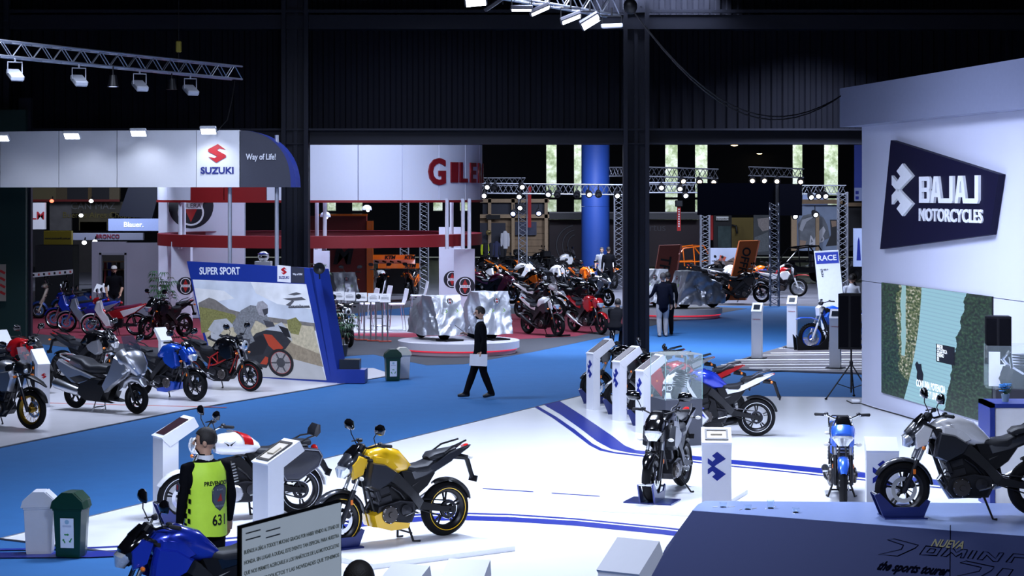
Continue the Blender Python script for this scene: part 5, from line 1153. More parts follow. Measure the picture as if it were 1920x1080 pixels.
for i in range(4): flat_poly('toolbar_icon', [[(.03+.11*(i % 2), -.026-.010*i), (.03+.11*(i % 2)+.08, -.026-.010*i), (.03+.11*(i % 2)+.08, -.030-.010*i), (.03+.11*(i % 2), -.030-.010*i)]], MM @ Matrix.Translation((0, 0, .002)), M('icon_blue', (.10, .22, .42), .5), mon, .001)
flat_poly('stand_neck', [[(Wm*.42, -Hm*.5), (Wm*.58, -Hm*.5), (Wm*.58, -Hm-.1), (Wm*.42, -Hm-.1)]], MM @ Matrix.Translation((0, 0, -.06)), BLACKP, mon, .03)
zd = (MM @ Vector((Wm/2, -Hm-.1, -.06))); b = MB(); b.box((zd.x, zd.y, zd.z-.02), (.9, .7, .04), None, .01); dk = tag(b.build('desk', WHITE, None, False), 'white desk under the foreground monitor', 'desk')
for sx in (-1, 1):
    for sy in (-1, 1): b = MB(); b.box((zd.x+sx*.4, zd.y+sy*.3, (zd.z-.04+2.2-.3)/2), (.05, .05, zd.z-.04-1.9)); b.build('leg', STEEL, dk)
b = MB(); b.box((-1, 2.2, 1.8), (14, 9.6, .2)); struct('floor_gallery', b, CONC)
# ------------------------------------------------------------------ left stand: hanging fascia, poster wall, kiosks, truss
DS = 43.5
fas = thing('hanging_fascia', 'white curved fascia with a red S mark and navy end above the left stand', 'fascia')
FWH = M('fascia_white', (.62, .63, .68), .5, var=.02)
fzt, fzb = Z(244, DS), Z(351, DS)
def fpt(px, z, off=0.):      # the fascia bows slightly away from the viewer towards its left end
    k = (450-px)/450.; d = DS+1.1*k*k; return Vector(((px-960)*d/FPX, d-off, z))
joints = [-160, 0, 110, 219, 368, 449]
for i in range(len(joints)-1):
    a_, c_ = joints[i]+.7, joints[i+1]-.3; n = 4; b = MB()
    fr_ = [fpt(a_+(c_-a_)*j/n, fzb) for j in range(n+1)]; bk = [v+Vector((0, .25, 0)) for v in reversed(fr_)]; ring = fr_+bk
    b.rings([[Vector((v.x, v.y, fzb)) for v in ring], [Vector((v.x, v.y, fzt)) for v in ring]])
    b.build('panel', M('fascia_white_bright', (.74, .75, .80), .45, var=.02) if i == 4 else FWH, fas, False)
# navy quarter-round end piece
b = MB(); h = fzt-fzb; x0 = X(450.5, DS); wq = X(545, DS)-x0
pts = [(x0, fzb)]+[(x0+wq*math.sin(PI/2*k/12)**1.0 if k else x0, fzb+h*math.cos(PI/2*(k/12))**.75) for k in range(0, 13)]
pts = [(x0, fzb)]+[(x0+wq*math.sin(PI/2*k/14), fzb+h*max(0, math.cos(PI/2*k/14))**.8) for k in range(15)]
b.rings([[Vector((x, DS+.02, z)) for x, z in pts], [Vector((x, DS+.25, z)) for x, z in pts]]); b.build('end_panel', M('end_slate', (.035, .038, .062), .5), fas, False)
b = MB(); arcp = pts[1:]
b.add([Vector((x, y, z)) for x, z in arcp for y in (DS+.01, DS+.95)]+[Vector((x+.12*(i/14), y, z)) for i, (x, z) in enumerate(arcp) for y in (DS+.01, DS+.95)], [(2*i, 2*i+2, 2*i+3, 2*i+1) for i in range(14)]+[(30+2*i, 30+2*i+1, 30+2*i+3, 30+2*i+2) for i in range(14)]+[(2*i, 30+2*i, 32+2*i, 2*i+2) for i in range(14)])
b.build('end_rim', M('rim_blue_panel', (.008, .025, .22), .5), fas, False)
FMt = frame_mat(fpt(408, 0, .005), (1, 0, 0), (0, 0, 1)); FMt.translation.z = 0
def fas_text(body, px0, px1, py0, py1, mat, bold=0., d=DS-.01):
    me = text_mesh(body, 1, depth=.5, font_off=bold); xs = [v.co.x for v in me.vertices]; ys = [v.co.y for v in me.vertices]
    xa, xb, zt, zb = X(px0, d), X(px1, d), Z(py0, d), Z(py1, d)
    M4 = frame_mat(((xa+xb)/2, d, (zt+zb)/2), (1, 0, 0), (0, 0, 1)) @ Matrix.Diagonal(((xb-xa)/(max(xs)-min(xs)), (zt-zb)/(max(ys)-min(ys)), .008, 1)) @ Matrix.Translation((-(max(xs)+min(xs))/2, -(max(ys)+min(ys))/2, 0))
    me.transform(M4); me.materials.clear(); me.materials.append(mat); return link('lettering', me, fas)
fas_text('SUZUKI', 376, 438, 313, 326, SBLU, .03)
fas_text('Way of Life!', 461, 517, 288, 303, SGW, .02)
s_mark(fas, None, (Z(270, DS)-Z(305, DS)), frame_mat((X(407, DS), DS-.012, Z(287.5, DS)), (1, 0, 0), (0, 0, 1)))
for i, px in enumerate((431, 519)):
    b = MB(); p_ = Vector((X(px, DS+.3), DS+.3, 0)); b.tube([p_, p_+Vector((0, 0, fzt-.1))], .045, 12); b.build('pole', M('pole_grey', (.45, .47, .55), .35, .4), fas)
def flood_down(label, c, group, on=True, yaw=0., pitch=.5, roll=0., dark=False):
    # flat LED flood head on an arm; lens faces down and towards the fascia
    t = thing('floodlight', label, 'floodlight', c, yaw, group)
    R = Matrix.Rotation(roll, 4, 'Y') @ Matrix.Rotation(pitch, 4, 'X')
    b = MB(); b.box((0, 0, 0), (.36, .26, .07), None, .015); b.xf(R); b.build('housing', M('flood_dark', (.02, .02, .03), .5) if dark else M('flood_grey', (.5, .52, .58), .4, .3), t, False)
    b = MB(); b.box((0, 0, -.037), (.31, .20, .008)); b.xf(R); b.build('lens', LAMP if on else M('lens_off', (.5, .52, .6), .3), t, False)
    return t
for i, (px, py) in enumerate(((2, 257), (135, 253), (260, 248), (391, 244))):
    c = ap(px, py, DS-.62); t = flood_down('lit white floodlight on the fascia top, %s from the left edge' % ('first', 'second', 'third', 'fourth')[i], c, 'floodlights along the fascia', True, 0, -.55)
    b = MB(); b.tube([(0, .05, .03), (0, .62, -.02)], .014, 6); b.build('arm', ALU, t)
    l = bpy.data.lights.new('flood_beam', 'SPOT'); l.energy = 55; l.color = (.78, .85, 1); l.spot_size = 2.0; l.spot_blend = .9; l.shadow_soft_size = .12
    o = bpy.data.objects.new('flood_beam', l); COL.objects.link(o); o.location = c+Vector((0, .02, -.08)); o.rotation_euler = Vector((0, .55, -.9)).to_track_quat('-Z', 'Y').to_euler()
# truss with hanging floods
def truss(label, A, B_, size, n, mat=TRUSSM, each=True, group='lighting trusses', down=True, name='lighting_truss'):
    t = thing(name, label, 'truss', (0, 0, 0), 0, group); A, B_ = Vector(A), Vector(B_); ax = (B_-A).normalized(); up = Vector((0, 0, 1)) if abs(ax.z) < .8 else Vector((0, 1, 0)); side = ax.cross(up).normalized(); up = side.cross(ax).normalized()
    ch = [up*size/2+side*size/2, up*size/2-side*size/2, -up*size/2-side*size/2, -up*size/2+side*size/2]; r = size*.075
    for c in ch: b = MB(); b.tube([A+c, B_+c], r, 8); b.build('chord', mat, t)
    lat = MB()
    for f in range(4):
        c0, c1 = ch[f], ch[(f+1) % 4]
        for k in range(n):
            p0 = A.lerp(B_, k/n)+(c0 if k % 2 == 0 else c1); p1 = A.lerp(B_, (k+1)/n)+(c1 if k % 2 == 0 else c0)
            if each: b = MB(); b.tube([p0, p1], r*.5, 5); b.build('brace', mat, t)
            else: lat.tube([p0, p1], r*.5, 4)
    if not each: o = lat.build('lattice', mat, t); o['kind'] = 'stuff'
    return t
A = ap(-70, 84, 36.8); B_ = ap(444, 137, 45.2)
truss('long aluminium lighting truss hanging at upper left', A, B_, .29, 30, each=True)
dirT = (B_-A).normalized(); yT = math.atan2(dirT.y, dirT.x)
for i, (px, on) in enumerate(((28, 0), (148, 0), (262, 0), (357, 0))):
    f = (px+70)/514.; f = f*36.8/(45.2-(45.2-36.8)*f) if False else f
    # position along the truss that projects to px
    lo, hi = 0., 1.
    for _ in range(30):
        m_ = (lo+hi)/2; q = A.lerp(B_, m_); x_ = 960+q.x/q.y*FPX
        if x_ < px: lo = m_
        else: hi = m_
    q = A.lerp(B_, lo)-Vector((0, 0, .15))
    t = thing('floodlight', 'pale unlit floodlight under the upper left truss, %s from the left' % ('first', 'second', 'third', 'fourth')[i], 'floodlight', q, yT-.6, 'floodlights under the left truss')
    b = MB(); b.tube([(-.14, 0, -.30), (-.14, 0, -.08), (.14, 0, -.08), (.14, 0, -.30)], .014, 6); b.tube([(0, 0, 0), (0, 0, -.08)], .02, 8); b.build('yoke', M('yoke_grey', (.45, .46, .52), .4, .4), t)
    b = MB(); b.box((0, 0, 0), (.26, .40, .11), None, .02); b.xf(Matrix.Translation((0, -.02, -.33)) @ Matrix.Rotation(.42, 4, 'X')); b.build('housing', M('flood_grey', None), t, False)
    b = MB(); b.box((0, 0, -.058), (.23, .36, .008)); b.xf(Matrix.Translation((0, -.02, -.33)) @ Matrix.Rotation(.42, 4, 'X')); b.build('lens', M('lens_off', (.5, .52, .6), .3), t, False)
for i, px in enumerate((212, 322)):
    q = ap(px, 152+(6 if i else 0), 40.5+i*2.2); t = thing('stage_lamp', 'small black stage lamp %s the truss floodlights' % ('with a lit lens between' if i == 0 else 'unlit near the end of'), 'stage lamp', q, 0, 'stage lamps')
    b = MB(); b.lathe([(0, .12), (.07, .12), (.09, .0), (.12, -.12), (.11, -.12), (0, -.06)], axis='z', n=16); b.build('body', BLACKP, t); b = MB(); b.tube([(0, 0, .12), (0, 0, .3)], .015, 6); b.build('hook', BLACKP, t)
    b = MB(); b.lathe([(0, -.10), (.10, -.115)], axis='z', n=16); b.build('lens', M('lamp_violet', (.5, .55, 1), .3, emit=3, var=0) if i == 0 else BLACKG, t)
q = ap(335, 126, 43.4); b = MB(); b.tube([q, q+Vector((0, 0, 3.5))], .012, 6); tag(b.build('hoist_chain', STEEL), 'hoist chain above the upper left truss', 'chain'); b = MB(); b.box((0, 0, 0), (.12, .1, .25), None, .02); o = b.build('chain_hoist', M('hoist_yellow', (.3, .24, .03), .5)); o.location = q+Vector((0, 0, .45)); tag(o, 'yellow chain hoist above the upper left truss', 'hoist')
b = MB(); c0, c1 = ap(440, 152, 45.0), ap(408, 245, DS-.3); b.tube([c0, c0.lerp(c1, .3)+Vector((.06, 0, -.05)), c0.lerp(c1, .7)+Vector((.1, 0, -.1)), c1], .012, 5); tag(b.build('power_cable', BLACKP), 'cable hanging from the truss end to the fascia', 'cable')
# top centre truss with lit floods
A = ap(900, -30, 31.); B_ = ap(1150, 14, 33.5); truss('lighting truss with lit floodlights at the top centre', A, B_, .29, 14, each=True)
ltop = [(892, 1, 1), (978, 15, 1), (1012, 17, 1), (1070, 33, 1), (1106, 39, 1), (1147, 48, 0), (925, 8, 0)]
for i, (px, py, on) in enumerate(ltop):
    dd = 31.2+i*.35; c = ap(px, py, dd)
    t = flood_down(('lit floodlight below the top centre truss, %s from the left' % ('first', 'second', 'third', 'fourth', 'fifth')[i]) if on else ('grey unlit box light at the right end of the top truss' if i == 5 else 'dark unlit light at the left of the top truss'), c, 'floodlights of the top truss', bool(on), 0., [-.5, -.02, -.12, -.18, -.5, 0, 0][i] if on else .1, [-.1, .0, -.42, -.38, -.55, -.05, -.6][i], i != 5)
    b = MB(); b.tube([(-.16, 0, .0), (-.16, 0, .16), (.16, 0, .16), (.16, 0, 0)], .012, 6); b.tube([(0, 0, .16), (0, 0, .30)], .015, 6); b.build('yoke', BLACKP, t)
b = MB(); c0, c1 = ap(1188, 22, 33.5), BW0+Vector((-.30, .2, zt_-.1)); pts = []
for j in (0, 1):
    pts = [c0.lerp(c1, k/16)-Vector((0, 0, (1.15-.1*j)*(1-(2*k/16-1)**2)*.62+(.35*math.sin(PI*k/16)))) for k in range(17)]; b.tube(pts, .012, 5)
tag(b.build('slack_cable', BLACKP), 'pair of slack cables sweeping from top truss to the white wall', 'cable')
b = MB(); b.ell((0, 0, 0), (.12, .12, .14), 10, 7); o = b.build('junction_box', BLACKP); o.location = ap(1182, 12, 33.5); tag(o, 'black cable drum at the end of the top truss', 'cable drum')
# poster wall "SUPER SPORT"
pw = thing('poster_wall', 'blue framed poster wall reading SUPER SPORT with a racing motorcycle', 'poster wall')
PL = gp(396, 702); PRt = gp(616, 717)
pr = (PRt-PL); Wp = pr.length; pr.normalize(); pn = Vector((pr.y, -pr.x, 0)); pn = pn if pn.y < 0 else -pn
def pwp(px, py, off=0.):     # pixel on the poster plane -> (right, up)
    dirv = Vector(((px-960)/FPX, 1, -(py-HOR)/FPX)); o = Vector((0, 0, CAMH)); s_ = ((PL+pn*off)-o).dot(pn)/dirv.dot(pn); q = o+dirv*s_-PL; return q.dot(pr), q.z
PM = Matrix((pr, Vector((0, 0, 1)), pn)).transposed().to_4x4(); PM.translation = PL
FB = M('frame_blue', (.012, .035, .26), .4)
def pw_poly(name, pts, mat, z0, z1, par=pw):
    b = MB(); q = [pwp(*p) for p in pts]; b.rings([[PM @ Vector((u, v, o)) for u, v in q] for o in (z0, z1)]); return b.build(name, mat, par, False)
pw_poly('frame_board', [(350, 490), (586, 503), (622, 718), (397, 703)], FB, -.12, -.004)
# leaning side buttress
b = MB(); f4 = [pwp(x, y) for x, y in ((580, 502), (598, 505), (636, 717), (622, 719))]
b.rings([[PM @ Vector((u, v, o)) for u, v in f4] for o in (-.32, -.004)]); b.build('side_buttress', FB, pw, False)
art = pw_poly('poster', [(361, 524), (574, 533), (612, 713), (404, 702)], M('poster_paper', (.70, .71, .72), .45, var=.12, scale=1.2), -.003, 0.)
def ink(name, col, polys, k, rough=.5, var=.25, scale=9):
    for P in polys: pw_poly('print', P, M('print_'+name, col, rough, var=var, scale=scale), .0005*k, .0005*k+.0006, art)
ink('sky', (.62, .66, .72), [[(361, 524), (574, 533), (590, 610), (374, 590)]], 1, var=.35, scale=2.2)
ink('cloud', (.82, .82, .80), [[(470, 529), (574, 533), (584, 580), (520, 570), (480, 550)], [(364, 540), (420, 545), (440, 560), (370, 570)]], 2, var=.3, scale=3)
ink('hill', (.20, .18, .16), [[(372, 568), (392, 558), (404, 562), (430, 580), (470, 590), (590, 606), (592, 620), (376, 605)]], 3, var=.5, scale=12)
ink('desert', (.52, .45, .30), [[(374, 592), (420, 596), (588, 612), (604, 680), (398, 668)]], 4, var=.5, scale=14)
ink('bush', (.22, .21, .07), [[(373, 575), (400, 580), (440, 590), (448, 605), (378, 625)], [(538, 600), (555, 595), (566, 608), (560, 628), (542, 624)]], 5, var=.7, scale=30)
ink('road', (.48, .47, .45), [[(396, 664), (470, 664), (600, 676), (612, 713), (404, 702)]], 6, var=.15, scale=3)
ink('verge', (.30, .24, .16), [[(500, 660), (606, 688), (600, 664), (540, 640)]], 7, var=.5, scale=14)
ink('bike_dark', (.025, .026, .032), [[(458, 650), (480, 625), (520, 612), (546, 640), (536, 654), (512, 668), (500, 690), (470, 686), (455, 672)], [(388, 634), (402, 622), (424, 630), (460, 640), (462, 655), (440, 650), (400, 640)]], 8, var=.4)
ink('bike_silver', (.45, .46, .48), [[(390, 618), (402, 600), (425, 597), (440, 612), (420, 618), (410, 630)], [(395, 622), (420, 635), (416, 642), (396, 634)], [(496, 618), (528, 604), (544, 622), (548, 640), (528, 622)]], 9)
ink('bike_black', (.012, .012, .016), [[(464, 640), (490, 628), (504, 640), (494, 664), (470, 668)], [(522, 610), (540, 616), (546, 634), (534, 630)]], 10, var=.1)
ink('bike_red', (.42, .05, .02), [[(494, 626), (510, 628), (532, 652), (520, 662), (504, 648)], [(498, 668), (506, 672), (500, 684), (488, 682)]], 11, var=.1)
ink('rider', (.20, .205, .215), [[(436, 606), (452, 582), (470, 572), (484, 574), (500, 590), (508, 604), (498, 610), (480, 600), (470, 620), (478, 640), (466, 646), (452, 634), (440, 622)]], 12, var=.8, scale=26)
ink('glove', (.06, .06, .07), [[(494, 600), (512, 604), (516, 612), (500, 614)], [(452, 634), (470, 636), (468, 650), (452, 646)]], 13)
ink('helmet', (.34, .33, .35), [[(480, 576), (484, 566), (493, 564), (502, 572), (503, 586), (496, 594), (486, 590)]], 14, var=.5, scale=20)
ink('visor', (.05, .05, .06), [[(492, 580), (503, 578), (502, 588), (496, 592)]], 15)
def ring_px(c, rx, ry, k0, n=28): return [[(c[0]+rx*math.cos(2*PI*k/n)+.12*ry*math.sin(2*PI*k/n), c[1]+ry*math.sin(2*PI*k/n)) for k in range(n)]]
ink('tyre', (.012, .012, .014), ring_px((527, 680), 24, 26, 0), 16, var=.1)
ink('rim_red', (.40, .03, .03), ring_px((527, 680), 18.8, 20.8, 0), 17, var=.1); ink('rim_grey', (.30, .28, .27), ring_px((527, 680), 18, 20, 0), 18, var=.6, scale=40); ink('hub', (.05, .05, .055), ring_px((527, 680), 8, 9, 0), 19)
for k in range(6):
    a = k*PI/3; ink('spoke', (.06, .06, .065), [[(527+7*math.cos(a-.2), 680+8*math.sin(a-.2)), (527+18*math.cos(a-.06), 680+20*math.sin(a-.06)), (527+18*math.cos(a+.06), 680+20*math.sin(a+.06)), (527+7*math.cos(a+.2), 680+8*math.sin(a+.2))]], 20)
ink('mark_grey', (.10, .10, .11), [[(540, 552), (556, 548), (566, 551), (552, 554)], [(530, 560), (566, 557), (574, 562), (548, 564)], [(536, 572), (548, 563), (552, 565), (544, 574)], [(540, 575), (580, 574), (582, 577), (542, 578)]], 8)
def pw_text(body, px0, px1, py0, py1, mat, bold=0., off=.001):
    me = text_mesh(body, 1, depth=.5, font_off=bold); xs = [v.co.x for v in me.vertices]; ys = [v.co.y for v in me.vertices]
    a_ = pwp(px0, py0); c_ = pwp(px1, py1); up_ = pwp(px0, py1); ang = math.atan2(pwp(px1, py1)[1]-up_[1], c_[0]-up_[0])
    M4 = PM @ Matrix.Translation((a_[0], (a_[1]+up_[1])/2, off)) @ Matrix.Rotation(ang, 4, 'Z') @ Matrix.Diagonal(((c_[0]-a_[0])/(max(xs)-min(xs)), (a_[1]-up_[1])/(max(ys)-min(ys)), .004, 1)) @ Matrix.Translation((-min(xs), -(max(ys)+min(ys))/2, 0)); me.transform(M4); me.materials.clear(); me.materials.append(mat); return link('lettering', me, pw)
pw_text('SUPER SPORT', 374, 450, 501, 515, SGW, .02)
pw_poly('logo_card', [(520, 497), (545, 499), (545, 530), (520, 528)], WHITE, -.003, .001); pw_poly('logo_card', [(546, 500), (570, 502), (571, 531), (546, 530)], M('end_slate', None), -.003, .001)
pw_text('SUZUKI', 523, 542, 518, 523, SBLU, .03, .002); pw_text('Way of Life!', 549, 567, 512, 517, SGW, .02, .002); pw_text('hayabusa', 543, 581, 571, 578, M('print_mark_grey', (.1, .1, .11)), .02, .006)
u_, v_ = pwp(532.5, 508); s_mark(pw, None, .16, PM @ Matrix.Translation((u_, v_, .002)))
sl = thing('stage_lamp', 'round black spotlight on the upper right corner of the poster wall', 'stage lamp', ap(599, 503, 40.8), 0, 'stage lamps'); b = MB(); b.lathe([(0, .1), (.09, .1), (.12, .0), (.12, -.1), (.1, -.1), (0, -.04)], axis='y', n=18); b.build('body', BLACKP, sl); b = MB(); b.tube([(0, 0, -.12), (0, .05, -.22)], .015, 6); b.build('bracket', BLACKP, sl)
# planter box at the wall foot with a thin plant
pb = thing('planter_box', 'blue planter box with a dark glass trough at the foot of the poster wall', 'planter', gp(659, 718), -.05); b = MB(); b.box((0, .15, .14), (.58, .5, .28)); b.build('box', FB, pb, False); b = MB(); b.box((-.05, .2, .38), (.42, .3, .2)); b.build('trough', M('trough_dark', (.02, .022, .026), .2), pb, False)
def bush(label, p, h, n, seed, leaf=.22, spread=.45, name='potted_palm', stems=4):
    random.seed(seed); t = thing(name, label, 'plant', p, 0)
    b = MB(); b.lathe([(0, 0), (.13, 0), (.17, .28), (.15, .28), (0, .24)], axis='z', n=16); b.build('pot', M('pot_dark', (.03, .03, .032), .5), t); LM = M('palm_leaf', (.03, .09, .035), .45, var=.4, scale=8)
    for k in range(stems):
        a = 2*PI*k/stems; hh = h*(.65+.35*random.random()); tip = Vector((.12*math.cos(a), .12*math.sin(a), hh)); b = MB(); b.tube([(.04*math.cos(a), .04*math.sin(a), .22), tip], [.014, .008], 6); st = b.build('stem', M('palm_stem', (.06, .07, .04), .7), t)
        for f in range(n+3):
            fa = random.random()*2*PI; z0 = hh*(.55+.45*random.random()); base = Vector((tip.x*z0/hh, tip.y*z0/hh, z0)); end = base+Vector((spread*.5*math.cos(fa), spread*.5*math.sin(fa), .10+random.random()*.1))
            b = MB(); b.tube([base, end], .004, 4)
            for j in range(6):
                la = fa+(j-2.5)*.42; L = leaf*(.8+.4*random.random()); d = Vector((math.cos(la), math.sin(la), -.25-.35*random.random())); s_ = Vector((-math.sin(la), math.cos(la), 0))*.024; m_ = end+Vector((math.cos(la), math.sin(la), .12))*L*.5
                b.add([end, m_+s_, end+d*L*1.0, m_-s_], [(0, 1, 2, 3)])
            b.build('leaf', LM, st)
    return t
bush('tall fan palm in a pot behind the black motorcycle', gp(303, 622), 1.75, 5, 4)
bush('dark leafy plant beside the poster wall', gp(640, 668), 1.0, 6, 9, .2, .4)
bush('dark leafy plant top above the poster wall', gp(462, 622), 1.85, 4, 12, .2, .4)
bush('palm at the right end above the poster wall', gp(590, 640), 2.0, 4, 15, .2, .35)
# kiosks of the left stand
kiosk('white kiosk with a red S mark at the far left', gp(82, 764), 128, h=.80, w=.24, dep=.12, run=.28, rise=.26, th=.07, recess='none', mark='s', group='white kiosks with red marks')
kiosk('white kiosk with a red S mark behind the scooter', gp(201, 716), 128, h=.80, w=.24, dep=.12, run=.28, rise=.26, th=.07, recess='none', mark='s', group='white kiosks with red marks')
kiosk('white tilted kiosk panel behind the blue motorcycle', gp(312, 708), 128, h=.80, w=.26, dep=.12, run=.28, rise=.26, th=.07, recess='none', mark='s', group='white kiosks with red marks')
kiosk('white kiosk top cut by the left edge', gp(12, 722), 128, h=.86, w=.26, dep=.12, run=.28, rise=.26, th=.07, recess='none', group='white kiosks with red marks')
for i, px in enumerate((182, 194, 209)):
    t = thing('sign_stand', 'small white tilted card on a post, %s of three behind the step-throughs' % ('left', 'middle', 'right')[i], 'sign stand', gp(px, 606-i), .0, 'small tilted sign cards'); b = MB(); b.tube([(0, 0, 0), (0, 0, .95)], .015, 6); b.build('post', STEEL, t); b = MB(); b.box((0, 0, 0), (.24, .015, .28)); b.xf(Matrix.Translation((.05, 0, 1.05)) @ Matrix.Rotation(-.5, 4, 'X') @ Matrix.Shear('XZ', 4, (0, 0)) @ Matrix.Rotation(.3, 4, 'Y')); b.build('card', WHITE, t, False)
    b = MB(); b.lathe([(0, 0), (.14, 0), (.14, .012), (0, .012)], axis='z', n=14); b.build('base', STEEL, t)
# ------------------------------------------------------------------ round stand in the middle: drum, ring, pillars, podiums, covered bikes
GC = Vector(((602-960)*60/FPX, 60, 0)); GR = 4.9
DRW = M('drum_white', (.62, .64, .76), .45, var=.02); DRR = M('drum_red', (.22, .012, .014), .45)
def cyl_panel(a0, a1, r, th, z0, z1, n=5):
    b = MB(); ring = []
    for rr, rev in ((r, 0), (r-th, 1)):
        seq = [a0+(a1-a0)*k/n for k in range(n+1)]
        for a in (reversed(seq) if rev else seq): ring.append((GC.x+rr*math.sin(a), GC.y-rr*math.cos(a)))
    b.rings([[Vector((x, y, z)) for x, y in ring] for z in (z0, z1)]); return b
drum = thing('hanging_drum', 'large white ring-shaped fascia with big dark red letters', 'fascia')
step = math.radians(15.7); z0d, z1d = 3.76, 5.6
for k in range(23):
    a0 = math.radians(17.7)+(k-1)*step+.003; a1 = a0+step-.006; mid = math.degrees((a0+a1)/2) % 360
    cyl_panel(a0, a1, GR, .12, z0d, z1d).build('panel', DRR if 305 < mid < 345 and False else (DRR if 317 < mid < 341 else DRW), drum, True, 30)
cyl_panel(0, 2*PI-.001, GR+.03, .2, z0d-.07, z0d, 72).build('bottom_rim', DRR, drum)
ring = thing('hanging_ring', 'dark red horizontal ring below the white drum', 'ring'); cyl_panel(0, 2*PI-.0005, GR, .10, 2.41, 2.755, 96).build('ring_band', M('ring_red', (.22, .016, .02), .45, var=.04), ring)
cyl_panel(0, 2*PI-.0005, GR-.10, .28, 2.74, 2.755, 96).build('ring_top', M('ring_top_red', (.16, .012, .03), .5), ring)
for ch, deg, s_ in (('G', 48.0, .95), ('I', 57.2, .72), ('L', 63.2, .72), ('E', 71.2, .72), ('R', 80, .72), ('A', 89, .72)):
    a = math.radians(deg); c = Vector((GC.x+(GR+.01)*math.sin(a), GC.y-(GR+.01)*math.cos(a), 4.55+.0)); M4 = frame_mat(c, (math.cos(a), math.sin(a), 0), (0, 0, 1))
    me = text_mesh(ch, 1, depth=.5, font_off=.03); xs = [v.co.x for v in me.vertices]; ys = [v.co.y for v in me.vertices]
    wd = {'I': .36, 'G': .70, 'L': .46}.get(ch, .48); me.transform(M4 @ Matrix.Diagonal((wd/(max(xs)-min(xs)), s_*.82/(max(ys)-min(ys)), .06, 1)) @ Matrix.Translation((-(max(xs)+min(xs))/2, -min(ys), 0)) )
    me.transform(Matrix.Translation((0, 0, -.36 if ch == 'G' else -.28))); me.materials.clear(); me.materials.append(M('letter_red', (.20, .010, .016), .4)); link('letter', me, drum)
for px, dd in ((594, 56.2), (609, 55.6), (838, 57), (847, 58), (868, 57), (880, 57.2), (338, 57), (345, 58)):
    p_ = Vector((X(px, dd), dd, 0)); b = MB(); b.tube([p_+Vector((0, 0, 2.35)), p_+Vector((0, 0, 3.8))], .055, 10); b.build('pole', M('pole_white', (.6, .62, .72), .4), ring)
EMK = M('roundel_black', (.012, .012, .02), .4); EMR = M('roundel_red', (.40, .02, .02), .4)
def roundel(parent, M4, r):
    def circ(cx, cy, rr, n=28): return [(cx+rr*math.cos(2*PI*k/n), cy+rr*math.sin(2*PI*k/n)) for k in range(n)]
    flat_poly('roundel', [circ(0, 0, r)], M4, EMK, parent, .004)
    for s in (1, -1): flat_poly('roundel_ring', [circ(0, s*r*.30, r*.58)], M4 @ Matrix.Translation((0, 0, .004)), SGW, parent, .001); flat_poly('roundel_core', [circ(0, s*r*.30, r*.50)], M4 @ Matrix.Translation((0, 0, .005)), EMK, parent, .001)
    flat_poly('roundel_diamond', [[(0, r*.72), (r*.34, 0), (0, -r*.72), (-r*.34, 0)]], M4 @ Matrix.Translation((0, 0, .0065)), EMR, parent, .001)
    flat_poly('roundel_band', [[(-r*.52, r*.14), (r*.52, r*.14), (r*.52, -r*.14), (-r*.52, -r*.14)]], M4 @ Matrix.Translation((0, 0, .0075)), SGW, parent, .001)
    put_text('roundel_text', 'GILERA', r*.28, M4 @ Matrix.Translation((0, 0, .0085)), EMK, parent, depth=.001)
def pillar(label, px0, px1, pyb, ztop, dep, em=None, emr=.28, zbot=0.):
    dd = FPX*CAMH/(pyb-HOR); t = thing('pillar_panel', label, 'pillar', (0, 0, 0), 0, 'white pillars of the round stand'); xa, xb = X(px0, dd), X(px1, dd)
    b = MB(); b.box(((xa+xb)/2, dd+dep/2, (ztop+zbot)/2), (xb-xa, dep, ztop-zbot)); b.build('panel', DRW, t, False)
    if em: roundel(t, frame_mat((X(em[0], dd), dd-.001, Z(em[1], dd)), (1, 0, 0), (0, 0, 1)), emr)
    return t
pillar('white pillar with a round black and red badge behind the covered bikes', 851, 890, 612, 2.3, .4, (872, 537), .29)
pillar('white pillar with a badge left of the badge pillar', 823, 866, 600, 2.9, .3, (848, 524), .27)
pillar('tall white pillar at the left with a round badge beside the poster wall', 321, 357, 618, 2.55, .4, (348, 536), .26)
pillar('broad white wall with a huge round badge under the drum', 311, 458, 596, 3.75, .3, (358, 386), .72)
pillar('slim white pillar beside the dark column', 588, 603, 600, 2.4, .2); pillar('grey white pillar right of the dark column', 602, 617, 606, 2.2, .25)
pillar('white wing wall left of the broad wall', 297, 313, 600, 3.8, .2)
# podiums
def podium(label, pc, rpx, d, h=.30):
    t = thing('round_podium', label, 'podium', (X(pc, d), d, 0), 0, 'round podiums'); r = rpx*d/FPX
    b = MB(); b.lathe([(0, 0), (r*.94, 0), (r*.94, h*.30), (0, h*.30)], axis='z', n=64); b.build('lower_disc', M('podium_lower', (.55, .5, .55), .4), t)
    b = MB(); b.lathe([(0, h*.30), (r*.965, h*.30), (r*.965, h*.42), (0, h*.42)], axis='z', n=64); b.build('red_light_band', M('led_red', (.75, .03, .06), .4, emit=.9, var=0), t)
    b = MB(); b.lathe([(0, h*.42), (r, h*.42), (r, h), (0, h)], axis='z', n=64); b.build('upper_disc', M('podium_white', (.62, .60, .66), .35), t); return t
PD1 = FPX*CAMH/(660-HOR); podium('low round white podium carrying two covered motorcycles in the middle', 860, 114, PD1)
PD2 = FPX*CAMH/(594-HOR); podium('low round white podium right of the dark column', 1266, 88, PD2)
